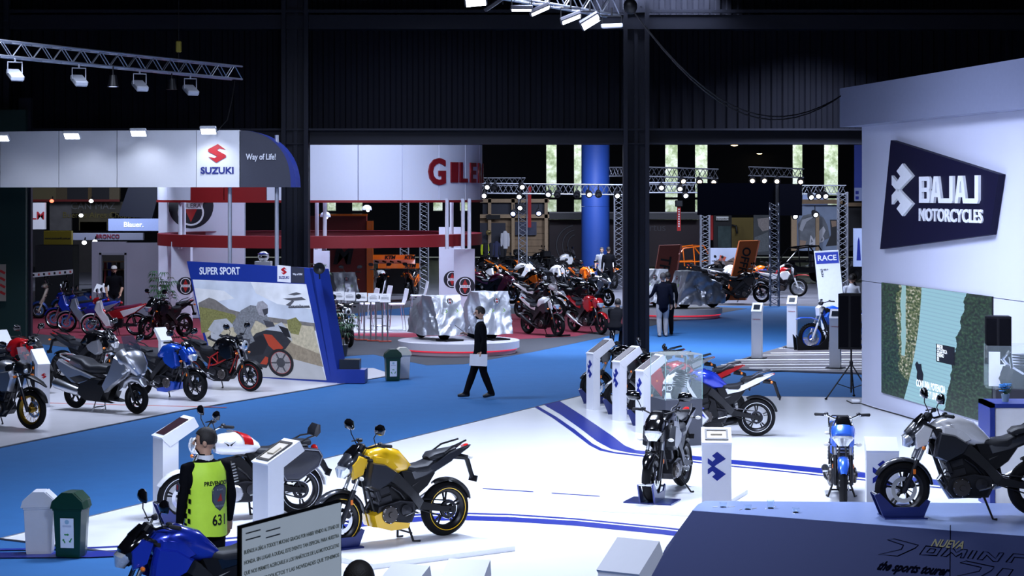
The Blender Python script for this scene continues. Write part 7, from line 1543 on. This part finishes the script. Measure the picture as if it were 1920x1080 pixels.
buggy('buggy with a bright orange roll cage behind the dark red board', gp(1290, 530), math.radians(200), POR, BLACKP); buggy('black roll-cage buggy behind the RACE board', gp(1506, 530), math.radians(195), BLACKG, BLACKG); buggy('black buggy at the far right behind the white wall edge', gp(1622, 526), math.radians(200), BLACKP, BLACKP)
t = thing('blue_banner', 'blue banner with small signs beside the white wall', 'banner'); fbox('cloth', 1602, 1626, 262, 352, 90, M('banner_blue', (.012, .03, .22), .6), t, .1); fbox('sign', 1602, 1624, 352, 377, 89.9, M('banner_sign', (.2, .24, .42), .5), t, .05); fpoly(t, [(1604, 358), (1610, 358), (1610, 364), (1604, 364)], 89.9, SBLU, 1); fpoly(t, [(1604, 368), (1610, 368), (1610, 374), (1604, 374)], 89.9, SBLU, 1)
t = thing('roll_banner', 'lit pale banner with a blue tower picture at the right', 'banner'); fbox('cloth', 1600, 1616, 428, 500, 82, M('roll_pale', (.3, .36, .55), .5, emit=.15), t, .05); fpoly(t, [(1606, 488), (1608, 452), (1610, 444), (1612, 452), (1614, 488)], 82, SBLU, 1)
t = thing('dark_booth', 'dark booth at the right behind the RACE board', 'booth'); fbox('body', 1584, 1626, 386, 470, 93, M('booth_dark', (.010, .010, .014), .6), t, .4); fbox('timber_edge', 1616, 1622, 384, 470, 92.8, M('timber', None), t, .1); fbox('beam', 1584, 1626, 380, 387, 92.8, M('timber', None), t, .2)
# bar table with people in the far row
for px, py, lb in ((958, 532, 'round black high table in the far row'), (1030, 530, 'round black high table with a bottle by the touring bikes')):
    t = thing('high_table', lb, 'table', gp(px, py), 0, 'black high tables'); b = MB(); b.lathe([(0, 1.05), (.32, 1.05), (.32, 1.08), (0, 1.08)], axis='z', n=24); b.build('top', BLACKP, t); b = MB(); b.tube([(0, 0, 0), (0, 0, 1.05)], .04, 8); b.build('column', STEEL, t); b = MB(); b.lathe([(0, 0), (.25, 0), (.25, .02), (0, .02)], axis='z', n=20); b.build('base', STEEL, t)
# dark counter lettered strip
t = thing('lettered_counter', 'long dark counter with white lettering in the far row', 'counter'); fbox('body', 898, 985, 494, 515, 92, BLACKP, t, .5); [fbox('print', a_, c_, 499, 505, 91.98, SGW, t, .02) for a_, c_ in ((902, 906), (907, 910.5), (912, 918), (921, 924), (926, 932), (934, 942))]
# ------------------------------------------------------------------ left background
dWr = FPX*CAMH/(592-HOR)
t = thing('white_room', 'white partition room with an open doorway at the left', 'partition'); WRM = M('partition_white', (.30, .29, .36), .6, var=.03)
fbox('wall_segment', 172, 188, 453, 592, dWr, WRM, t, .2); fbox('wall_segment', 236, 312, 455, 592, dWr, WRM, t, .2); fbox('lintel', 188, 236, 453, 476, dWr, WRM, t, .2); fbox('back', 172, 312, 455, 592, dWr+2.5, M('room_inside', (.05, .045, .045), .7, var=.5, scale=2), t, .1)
for a_, c_ in ((186, 190), (233, 237)): fbox('door_frame', a_, c_, 474, 592, dWr-.05, M('door_frame', (.25, .25, .3), .5), t, .2)
fbox('door_frame', 186, 237, 474, 478, dWr-.05, M('door_frame', None), t, .2); fbox('shelf', 192, 232, 505, 507, dWr+1.5, M('timber_light', None), t, .4); fbox('shelf', 192, 232, 490, 492, dWr+1.5, M('timber_light', None), t, .4)
for k, (px, w_, c_) in enumerate(((197, 4, (.3, .05, .05)), (205, 6, (.05, .08, .3)), (213, 5, (.3, .28, .2)), (222, 5, (.02, .02, .02)))): o = fbox('garment', px-w_/2, px+w_/2, 492, 540, dWr+1.6, M('garment_%d' % k, c_, .8), t, .1)
def lit_sign(label, px0, px1, py0, py1, d, col, em, text, tcol, ts, name='lit_sign'):
    t = thing(name, label, 'sign'); fbox('box', px0, px1, py0, py1, d, M('sign_'+text.replace(' ', '_').replace('.', ''), col, .5, emit=em), t, .3); put_text('lettering', text, ts, frame_mat((X((px0+px1)/2, d-.02), d-.02, Z((py0+py1)/2, d-.02)), (1, 0, 0), (0, 0, 1)), tcol, t, depth=.004, font_off=.006); return t
lit_sign('glowing pale blue sign with white lettering at the left', 203, 298, 410, 433, 88, (.24, .30, .52), .28, 'Blauer.', M('sign_letter_glow', (.85, .88, .95), .5, emit=.6, var=0), .32)
lit_sign('grey fascia with small maroon lettering below the glowing blue sign', 136, 268, 437, 450, 86, (.20, .21, .28), .04, 'BRONCO', M('bronco_maroon', (.16, .01, .03), .5), .24)
lit_sign('yellow advertising panel at the far left', 82, 134, 433, 461, 84, (.22, .17, .015), .03, 'www.motosoft.com.ar', M('ad_black', (.02, .02, .02), .5), .12)
lit_sign('white panel with red lettering at the far left', 58, 84, 380, 430, 90, (.55, .55, .6), .12, 'LM', M('oval_red', (.4, .02, .03), .5), .5)
t = thing('back_stand', 'dim ochre stands with hanging sign lettering at upper left', 'stand'); dB = 100.
for px0, px1, c_ in ((58, 105, (.16, .13, .06)), (105, 126, (.11, .08, .04)), (126, 165, (.02, .02, .025)), (165, 172, (.14, .09, .03)), (172, 205, (.02, .02, .025)), (205, 224, (.18, .14, .08))): fbox('panel', px0, px1, 352, 374, dB, M('bk_%d' % px0, c_, .6), t, .3)
fbox('red_line', 58, 224, 374, 378, dB-.1, M('bk_red', (.22, .015, .015), .5), t, .1)
for px0, px1, y0, y1, c_ in ((93, 134, 378, 432, (.16, .15, .15)), (134, 230, 378, 400, (.09, .08, .06)), (148, 210, 400, 432, (.12, .10, .05)), (168, 200, 416, 432, (.25, .06, .05)), (150, 168, 416, 432, (.35, .27, .03)), (60, 82, 430, 500, (.02, .02, .024)), (134, 172, 450, 520, (.035, .03, .028))): fbox('panel', px0, px1, y0, y1, dB+1, M('bk2_%d_%d' % (px0, y0), c_, .6, var=.4, scale=2), t, .2)
put_text('lettering', 'CAN', .5, frame_mat((X(145, dB), dB+.9, Z(387, dB)), (1, 0, 0), (0, 0, 1)), M('bk_light', (.2, .2, .2), .5), t); put_text('lettering', 'MAZ', .5, frame_mat((X(190, dB), dB+.9, Z(387, dB)), (1, 0, 0), (0, 0, 1)), M('bk_light', None), t); put_text('lettering', 'Buenos Aires Choppers', .42, frame_mat((X(185, dB), dB+.9, Z(404, dB)), (1, 0, 0), (0, 0, 1)), M('bk_yellow', (.22, .18, .05), .5), t)
b = MB(); b.prism([(X(222, 95), Z(405, 95)), (X(240, 95), Z(352, 95)), (X(300, 95), Z(352, 95)), (X(285, 95), Z(410, 95))], 95, 95.3); o = b.build('leaning_panel', M('panel_dark_blue', (.010, .014, .04), .5), None, False); tag(o, 'dark leaning panel left of the round stand', 'panel')
t = thing('tape_barrier', 'white barrier tape with small printed marks at the left', 'barrier'); dP = 62.; b = MB(); q0, q1 = ap(58, 512, dP), ap(137, 505, dP); b.quad(q0, q1, q1-Vector((0, 0, .14)), q0-Vector((0, 0, .14))); b.build('tape', M('tape_white', (.42, .42, .45), .6), t, False)
for k in range(8): c_ = q0.lerp(q1, (k+.5)/8); b = MB(); b.box(c_-Vector((0, .006, .07)), (.06, .004, .07)); b.build('mark', M('tape_mark', (.3, .05, .05), .5) if k % 2 else BLACKP, t, False)
for px in (58, 137): b = MB(); p_ = ap(px, 512, dP); b.tube([Vector((p_.x, p_.y, 0)), p_], .03, 8); b.build('post', STEEL, t)
t = thing('black_booth', 'black booth behind the barrier tape at the left', 'booth'); fbox('body', 66, 136, 460, 575, 66, M('booth_dark', None), t, 1.)
hz_ = thing('hazard_sign', 'red and white striped hazard board on the green column', 'sign', ap(5, 530, 48.1), 0); b = MB(); b.box((0, 0, .0), (.16, .02, .9)); b.build('board', M('hazard_cream', (.25, .2, .16), .6), hz_, False)
for k in range(4): b = MB(); b.box((0, -.012, -.25+.17*k), (.14, .006, .06), Matrix.Rotation(.5, 3, 'Y')); b.build('stripe', M('flag_red', None), hz_, False)
for i, (px, py, d) in enumerate(((152, 404, 90), (97, 377, 90), (171, 377, 90), (158, 455, 80), (178, 453, 80))):
    t = thing('stage_lamp', 'small lit lamp among the left background stands, %s' % ordn[i], 'stage lamp', ap(px, py, d), 0, 'left background lamps'); b = MB(); b.ell((0, 0, 0), (.1, .1, .08), 10, 6); b.build('lens', LM_[1] if i != 1 else M('lamp_red', (1, .1, .05), .3, emit=5, var=0), t); b = MB(); b.tube([(0, .05, .02), (0, .2, .2)], .03, 6); b.build('bracket', BLACKP, t)
area('booth_left_light', (X(190, 84), 84, 6.5), 2., 700, target=(X(190, 92), 92, 3)); area('white_room_light', (X(240, 58), 57.5, 5.2), 1.2, 130, target=(X(240, 64), 64, 1.6))
fan = thing('helmet_display', 'white helmet on a display block above the poster wall', 'helmet', ap(494, 490, 52), 0); b = MB(); b.ell((0, 0, .13), (.15, .15, .14)); b.build('shell', PW, fan); b = MB(); b.ell((0, -.06, .12), (.12, .12, .05)); b.build('visor', BLACKG, fan); b = MB(); b.box((0, 0, -.8), (.42, .4, 1.6)); b.build('block', WHITE, fan, False); b = MB(); b.ell((0, -.02, .2), (.151, .151, .03)); b.build('stripe', PB, fan)
# ------------------------------------------------------------------ people
def seg_dist(p, a, b):
    ab = b-a; t = max(0, min(1, (p-a).dot(ab)/max(ab.length_squared, 1e-9))); return (p-a-ab*t).length
SKIN = M('skin', (.42, .24, .16), .5, var=.08); HAIRD = M('hair_dark', (.012, .009, .008), .6, bump=.4, bscale=150)
def person(label, loc, yaw_deg, J=None, top=None, legs=None, shoes=None, hair=HAIRD, head_yaw=0., sleeve=None, short=False, lean=0., scale=1., collar=None, cap=None, coat=False, belly=0., voxel=.016, head_pitch=0.):
    j = dict(pel=(0, 0, .94), chest=(0, 0, 1.28), neck=(0.0, 0, 1.47), head=(.02, 0, 1.63), shL=(0, .185, 1.41), shR=(0, -.185, 1.41), elL=(-.02, .25, 1.13), elR=(-.02, -.25, 1.13), wrL=(.05, .26, .88), wrR=(.05, -.26, .88),
             hipL=(0, .09, .90), hipR=(0, -.09, .90), knL=(.03, .10, .49), knR=(.03, -.10, .49), anL=(-.02, .10, .09), anR=(-.02, -.10, .09))
    if J: j.update(J)
    j = {k: Vector(v) for k, v in j.items()}
    root = thing('person', label, 'person', loc, math.radians(yaw_deg)); root.scale = (scale,)*3
    top = top or BLACKP; legs = legs or BLACKP; shoes = shoes or BLACKP; sleeve = sleeve or top
    b = MB(); P, Cc, Nk = j['pel'], j['chest'], j['neck']
    def tor(c, hd, hw, n=18): return [Vector((c.x+hd*math.cos(2*PI*k/n), c.y+hw*math.sin(2*PI*k/n), c.z)) for k in range(n)]
    hem = P-Vector((0, 0, .17 if coat else .08)); k_ = .012 if coat else 0.
    mid = P.lerp(Cc, .45)
    b.rings([tor(hem, .10+k_, .155+k_), tor(P, .115+k_+belly*.5, .168+k_), tor(mid, .108+k_+belly, .150+k_), tor(Cc, .118+k_*.6, .178+k_), tor(Cc.lerp(Nk, .55)+Vector((0, 0, 0)), .105, .185), tor(Cc.lerp(Nk, .88), .075, .12), tor(Nk+Vector((0, 0, .02)), .055, .06)])
    b.tube([Nk-Vector((0, 0, .05)), Nk.lerp(j['head'], .5), j['head']-Vector((0, 0, .02))], [.062, .055, .055], 12)
    for s in 'LR':
        b.tube([j['sh'+s]+Vector((0, -.05 if s == 'L' else .05, .0)), j['sh'+s], j['sh'+s].lerp(j['el'+s], .5), j['el'+s]], [.06, .068, .058, .048], 12); b.tube([j['el'+s], j['el'+s].lerp(j['wr'+s], .45), j['wr'+s]], [.048, .044, .033], 12)
        tr = .012; b.tube([j['hip'+s]+Vector((0, 0, .06)), j['hip'+s].lerp(j['kn'+s], .35), j['kn'+s]], [.095, .088+tr, .062+tr], 14); b.tube([j['kn'+s], j['kn'+s].lerp(j['an'+s], .35), j['an'+s]], [.062+tr, .062+tr, .048+tr], 14)
    R = Matrix.Rotation(head_yaw, 3, 'Z') @ Matrix.Rotation(head_pitch, 3, 'Y'); H = j['head']
    b.ell(H+R @ Vector((-.008, 0, .02)), (.097, .076, .105), 18, 12, R); b.ell(H+R @ Vector((.035, 0, -.05)), (.055, .052, .065), 14, 10, R)
    fd = {}
    for s in 'LR':
        a, kn = j['an'+s], j['kn'+s]; f = Vector((1, 0, 0)) if not J or ('ft'+s) not in J else Vector(J['ft'+s]).normalized(); fd[s] = f
        q = a-Vector((0, 0, a.z))+Vector((0, 0, max(0, a.z-.09))); b.tube([q+f*-.07+Vector((0, 0, .045)), q+f*.0+Vector((0, 0, .05)), q+f*.10+Vector((0, 0, .04)), q+f*.17+Vector((0, 0, .03))], [.04, .046, .045, .028], 12)
    me0 = b.mesh('body', [SKIN], False); tmp = bpy.data.objects.new('tmp_body', me0); COL.objects.link(tmp)
    md = tmp.modifiers.new('r', 'REMESH'); md.mode = 'VOXEL'; md.voxel_size = voxel; sm = tmp.modifiers.new('s', 'SMOOTH'); sm.iterations = 5; sm.factor = .5
    bpy.context.view_layer.update(); me = bpy.data.meshes.new_from_object(tmp.evaluated_get(bpy.context.evaluated_depsgraph_get())); bpy.data.objects.remove(tmp); me.name = 'body'
    bones = [(H+Vector((0, 0, .08)), Nk+Vector((0, 0, .05)), 0, .085), (P-Vector((0, 0, .04 if not coat else .14)), Cc.lerp(Nk, .9), 1, .15), (j['shL'], j['shR'], 1, .09)]
    for s in 'LR':
        bones += [(j['sh'+s], j['el'+s], 4, .058), (j['el'+s], j['wr'+s]-(j['wr'+s]-j['el'+s])*.03, 0 if short else 4, .046), (j['hip'+s]-Vector((0, 0, .05)), j['kn'+s], 2, .09), (j['kn'+s], j['an'+s]+Vector((0, 0, .02)), 2, .065), (j['an'+s]-Vector((0, 0, .06)), j['an'+s]+fd[s]*.16-Vector((0, 0, .06)), 3, .04)]
    me.materials.clear()
    for m in (SKIN, top, legs, shoes, sleeve): me.materials.append(m)
    vs = [v.co.copy() for v in me.vertices]; mi = []
    for pl in me.polygons:
        c = sum((vs[i] for i in pl.vertices), Vector())/len(pl.vertices); mi.append(min(((seg_dist(c, a, e)/r, m) for a, e, m, r in bones))[1])
    me.polygons.foreach_set('material_index', mi); me.polygons.foreach_set('use_smooth', [True]*len(me.polygons))
    # hands and face are welded on as further geometry of the same body mesh
    bm = bmesh.new(); bm.from_mesh(me)
    def weld(mb, mat_i):
        m2 = mb.mesh('x', [SKIN]); n0 = len(bm.faces); bm.from_mesh(m2); bm.faces.ensure_lookup_table()
        for f in bm.faces[n0:]: f.material_index = mat_i; f.smooth = True
        bpy.data.meshes.remove(m2)
    for s in 'LR':
        w = j['wr'+s]; d = (w-j['el'+s]).normalized(); sd = Vector((1, 0, 0)); sd = (sd-d*sd.dot(d)); sd = sd.normalized() if sd.length > .05 else Vector((0, 0, 1)); nn = d.cross(sd).normalized()
        inn = nn*(-1 if (nn.y > 0) == (s == 'L') else 1); g = MB()
        g.tube([w-d*.02, w+d*.03, w+d*.085], [.026, .036, .034], 10, flat=.55)
        for k, (o, L) in enumerate(((.030, .066), (.011, .078), (-.009, .073), (-.028, .058))):
            q = w+d*.08+sd*o; g.tube([q, q+d*L*.45+inn*.006, q+d*L*.8+inn*.022, q+d*L*.98+inn*.036], [.0095, .009, .0085, .006], 7)
        q = w+d*.02+sd*.03; g.tube([q, q+d*.03+sd*.022+inn*.008, q+d*.062+sd*.026+inn*.018], [.012, .0105, .007], 7); weld(g, 0)
    g = MB(); g.tube([H+R @ Vector(v) for v in ((.085, 0, .02), (.108, 0, -.015), (.092, 0, -.025))], [.009, .014, .01], 8)
    for s in (1, -1): g.ell(H+R @ Vector((-.005, s*.077, -.005)), (.02, .010, .032), 10, 7, R); g.ell(H+R @ Vector((.078, s*.03, .03)), (.014, .02, .005), 8, 6, R)
    g.ell(H+R @ Vector((.083, 0, -.055)), (.010, .024, .005), 8, 6, R); g.ell(H+R @ Vector((.083, 0, -.066)), (.010, .02, .006), 8, 6, R); weld(g, 0)
    bm.to_mesh(me); bm.free(); body = link('body', me, root)
    e = MB()
    for s in (1, -1): e.ell(H+R @ Vector((.083, s*.031, .016)), (.010, .013, .008), 8, 6, R)
    e.build('eyes', M('eye', (.05, .04, .035), .2), root)
    h = MB(); out = []
    for i in range(10):
        a = -.42+(PI/2+.40)*i/9; rr = math.cos(a)
        ring = []
        for q in range(20):
            t = 2*PI*q/20; front = max(0, math.cos(t)); z = math.sin(a)
            if z < .35: rr2 = 1.0-.32*front*(1 if z < .30 else .4)
            else: rr2 = 1.
            ring.append(H+R @ Vector((-.010+.106*rr*rr2*math.cos(t), .085*rr*math.sin(t)*(1 if front < .8 else rr2), .032+.108*math.sin(a))))
        out.append(ring)
    h.rings(out); h.build('hair', hair, root)
    if cap:
        c = MB(); c.rings([[H+R @ Vector((-.008+.112*k*math.cos(2*PI*q/20), .092*k*math.sin(2*PI*q/20), z)) for q in range(20)] for z, k in ((.045, 1), (.09, .98), (.13, .72), (.145, .3))]); c.prism([(.08, .045), (.19, .035), (.19, .043), (.08, .06)], -.06, .06) if False else None; cp = c.build('cap', cap, root)
        c = MB(); c.rings([[H+R @ Vector((x, y, z)) for x, y in ((.07, -.075), (.16, -.05), (.18, 0), (.16, .05), (.07, .075))] for z in (.045, .053)]); c.build('peak', cap, cp)
    if collar:
        c = MB(); c.rings([[Nk+Vector((.066*k*math.cos(2*PI*q/16)+.005, .07*k*math.sin(2*PI*q/16), z)) for q in range(16)] for z, k in ((-.03, 1.12), (.02, 1.03), (.045, 1.0), (.03, .9))]); c.build('collar', collar, root)
    return root, j
CL = lambda k, c, r=.85: M('cloth_'+k, c, r, var=.15, bump=.3, bscale=40, spec=.08)
BLK = CL('black_wool', (.003, .0032, .005)); NVY = CL('navy_wool', (.004, .005, .012)); KHK = CL('khaki', (.34, .33, .34)); WSH = CL('white_shirt', (.70, .72, .78)); LEA = M('shoe_black', (.01, .01, .011), .35)
# security guard
s = 204.; gx, gd = (386-960)/s, FPX/s
gr, j = person('guard in a neon yellow vest numbered 631 standing with his back turned', (gx, gd, 0), 124, dict(elL=(-.01, .24, 1.12), wrL=(.04, .25, .86), anL=(.05, .10, .09), anR=(-.10, -.11, .09), knR=(.0, -.10, .49)), BLK, BLK, LEA, head_yaw=math.radians(60), collar=WSH, scale=1.0, voxel=.013)
NEON = M('vest_neon', (.52, .80, .05), .6, var=.06, bump=.2, bscale=25)
def vest_dims(z):
    t = [(.78, .150, .205), (.95, .148, .203), (1.12, .142, .195), (1.28, .146, .205), (1.38, .132, .19), (1.455, .095, .14)]
    for (z0, a0, b0), (z1, a1, b1) in zip(t, t[1:]):
        if z <= z1: k = max(0, (z-z0)/(z1-z0)); return a0+(a1-a0)*k, b0+(b1-b0)*k
    return t[-1][1:]
v = MB(); zs_ = [.78+.675*k/14 for k in range(15)]; rg = []
for z in zs_:
    a, w_ = vest_dims(z); rg.append([Vector(((a+.004*math.sin(5*t+z*9))*math.cos(t), w_*math.sin(t), z+.008*math.sin(3*t) if z < .8 else z)) for t in [2*PI*q/36 for q in range(36)]])
v.rings(rg, cap0=False, cap1=False); vest = v.build('vest', NEON, gr)
ins = MB(); ins.rings([[p*.0+Vector((p.x*.97, p.y*.97, p.z)) for p in r] for r in rg], cap0=False, cap1=False); ins.build('vest_lining', M('vest_inside', (.2, .3, .02), .7), vest)
for s_ in (1, -1):
    m = MB(); c = Vector((0, s_*.178, 1.30)); m.ell(c, (.085, .035, .115), 16, 10); m.build('arm_opening', BLK, vest)
def on_vest(me, u0, z0, off=.004):     # wrap flat art (x right, y up) on to the back of the vest
    for vv in me.vertices:
        u, z = vv.co.x+u0, vv.co.y+z0; a, w_ = vest_dims(z); y = -u     # seen from behind, right is the wearer's right
        vv.co = Vector((-(a*math.sqrt(max(.02, 1-(y/w_)**2))+off+vv.co.z), y, z))
    return me
for body_, sz, u0, z0, bold in (('PREVENCION', .055, .055, 1.265, .0012), ('631', .135, .075, .925, .002)):
    me = text_mesh(body_, sz, .001, bold, sx=.82); bmx = bmesh.new(); bmx.from_mesh(me); bmesh.ops.triangulate(bmx, faces=bmx.faces); bmx.to_mesh(me); bmx.free(); me.materials.append(BLACKP); link('vest_lettering', on_vest(me, u0, z0), vest)
def patch(pts, mat, u0, z0, off, par):
    bmx = bmesh.new(); bmx.faces.new([bmx.verts.new((x, y, 0)) for x, y in pts]); bmesh.ops.triangulate(bmx, faces=bmx.faces); bmesh.ops.subdivide_edges(bmx, edges=bmx.edges, cuts=3, use_grid_fill=True); me = bpy.data.meshes.new('badge'); bmx.to_mesh(me); bmx.free(); me.materials.append(mat); return link('badge', on_vest(me, u0, z0, off), par)
SH = [(-.085, .075), (-.06, .11), (0, .13), (.06, .11), (.085, .075), (.08, -.03), (.045, -.085), (0, -.12), (-.045, -.085), (-.08, -.03)]
bd = patch(SH, M('badge_navy', (.02, .028, .06), .6), .075, 1.13, .004, vest); patch([(x*.9, y*.9) for x, y in SH], M('badge_grey', (.06, .07, .10), .6), .075, 1.13, .006, bd); patch([(-.03, -.03), (.03, -.03), (.012, .045), (.0, .02)], M('badge_red', (.35, .02, .02), .6), .075, 1.13, .008, bd)
for t_, zz in (('ROAR', 1.205), ('PREVENC', 1.055)): me = text_mesh(t_, .026, .0005); me.materials.append(M('badge_text', (.25, .28, .34), .6)); link('badge_text', on_vest(me, .075, zz, .009), bd)
for k in range(9):
    for q in range(2):
        if (k+q) % 2 == 0:
            z = .84+k*.045; a, w_ = vest_dims(z); y = (w_*.93 if q == 0 else w_*.99); m = MB(); m.box((-.055+.045*q, y+.006, z), (.042, .006, .042)); m.build('checker', BLACKP, vest)
m = MB(); m.prism([(-.035, -.04), (.035, -.04), (.04, .02), (0, .045), (-.04, .02)], 0, .004); m.xf(Matrix.Translation(Vector((-.02, .285, 1.24))) @ Matrix.Rotation(.1, 4, 'X')); sb = m.build('sleeve_badge', M('badge_grey', None), gr); m = MB(); m.box((-.02, .292, 1.24), (.02, .003, .04)); m.build('badge_emblem', M('badge_red', None), sb)
# walking man with papers
s = 97.5; wp = ((901-960)/s, FPX/s, 0)
wr, j = person('man in a dark suit walking left across the blue aisle with papers', wp, 186, dict(pel=(0, 0, .93), knL=(-.05, .09, .50), anL=(-.20, .09, .12), ftL=(.9, 0, -.12), knR=(.13, -.09, .50), anR=(.27, -.09, .10), elL=(-.05, .23, 1.14), wrL=(.02, .25, .90), elR=(.02, -.24, 1.14), wrR=(.25, -.14, 1.22), hipL=(0, .08, .88), hipR=(.02, -.08, .88)), BLK, BLK, LEA, collar=WSH, coat=True, head_yaw=.1)
m = MB(); m.rings([[Vector((x, y, z)) for y, z in ((-.05, 1.44), (.05, 1.44), (.02, 1.22), (-.02, 1.22))] for x in (.11, .125)]); m.build('shirt_front', WSH, wr)
pp = thing('paper_sheets', 'white paper sheets held in the walking man\'s lowered hand', 'paper', Vector(wp)+Vector((-.02, -.28, .84)), math.radians(4)); m = MB(); m.box((-.02, 0, -.09), (.33, .006, .22), Matrix.Rotation(.06, 3, 'Y')); m.build('sheet', M('paper', (.75, .76, .8), .6), pp); m = MB(); m.box((-.01, .008, -.085), (.33, .004, .22), Matrix.Rotation(.02, 3, 'Y')); m.build('sheet', M('paper', None), pp)
hp_ = wr.matrix_basis @ j['wrR'] if False else Vector(wp)+Matrix.Rotation(math.radians(186), 3, 'Z') @ (j['wrR']+Vector((.07, .0, .05))); pn_ = MB(); pn_.tube([hp_, hp_+Vector((-.16, 0, .12))], .006, 6); tag(pn_.build('pointer_pen', BLACKP), 'thin pen in the walking man\'s raised hand', 'pen')
# pair at the right podium
s = 68.; person('man in navy sweater and khaki trousers seen from behind at the right podium', ((1243-960)/s, FPX/s, 0), 98, dict(elL=(.05, .29, 1.16), wrL=(.22, .36, 1.06), anR=(.08, -.1, .09), knR=(.08, -.1, .5)), NVY, KHK, LEA, belly=.03, coat=True, hair=M('hair_grey', (.05, .045, .045), .7), scale=1.0)
s = 68.8; person('person in dark clothes half hidden behind the khaki trousers', ((1259-960)/s, FPX/s+1.3, 0), 100, None, BLK, BLK, LEA)
# pair by the blue pillar, bending person, booth visitor, white shirt pair
s = 46.; person('man in a long black coat standing by the blue pillar', ((1141-960)/s, FPX/s, 0), 95, None, BLK, BLK, LEA, coat=True, scale=1.02); person('man in grey shirt and dark vest beside the black coat', ((1131-960)/s-.02, FPX/s+.8, 0), 265, None, CL('grey_shirt', (.25, .25, .28)), BLK, LEA, hair=M('hair_grey', None), short=True)
s = 73.; person('person in black crouching beside the dark column', ((1154-960)/s, FPX/s, 0), 75, dict(pel=(-.12, 0, .52), chest=(.10, 0, .82), neck=(.22, 0, .98), head=(.30, 0, 1.10), shL=(.18, .18, .93), shR=(.18, -.18, .93), elL=(.36, .22, .74), elR=(.36, -.22, .74), wrL=(.56, .15, .66), wrR=(.56, -.15, .66), hipL=(-.12, .1, .50), hipR=(-.12, -.1, .50), knL=(.32, .13, .52), knR=(.32, -.13, .50), anL=(.08, .12, .09), anR=(.04, -.12, .09)), BLK, BLK, LEA)
s = 62.; person('person in a dark top and pale cap standing in the doorway', ((214-960)/s, FPX/s, 0), 275, dict(wrL=(.10, .2, .92), wrR=(.14, -.2, .92)), BLK, CL('jeans', (.03, .04, .07)), LEA, cap=CL('pale_cap', (.4, .38, .36)), short=True)
s = 69.5; person('person in a white shirt seen from behind beside the RACE board', ((1597-960)/s, FPX/s, 0), 100, None, WSH, BLK, LEA); person('dark clothed person right of the white shirt', ((1609-960)/s, FPX/s+.7, 0), 190, None, NVY, BLK, LEA)
s = 338.; person('person in the foreground of whom only dark hair shows', ((672-960)/s, FPX/s, 0), 80, None, NVY, BLK, LEA, scale=1.06)
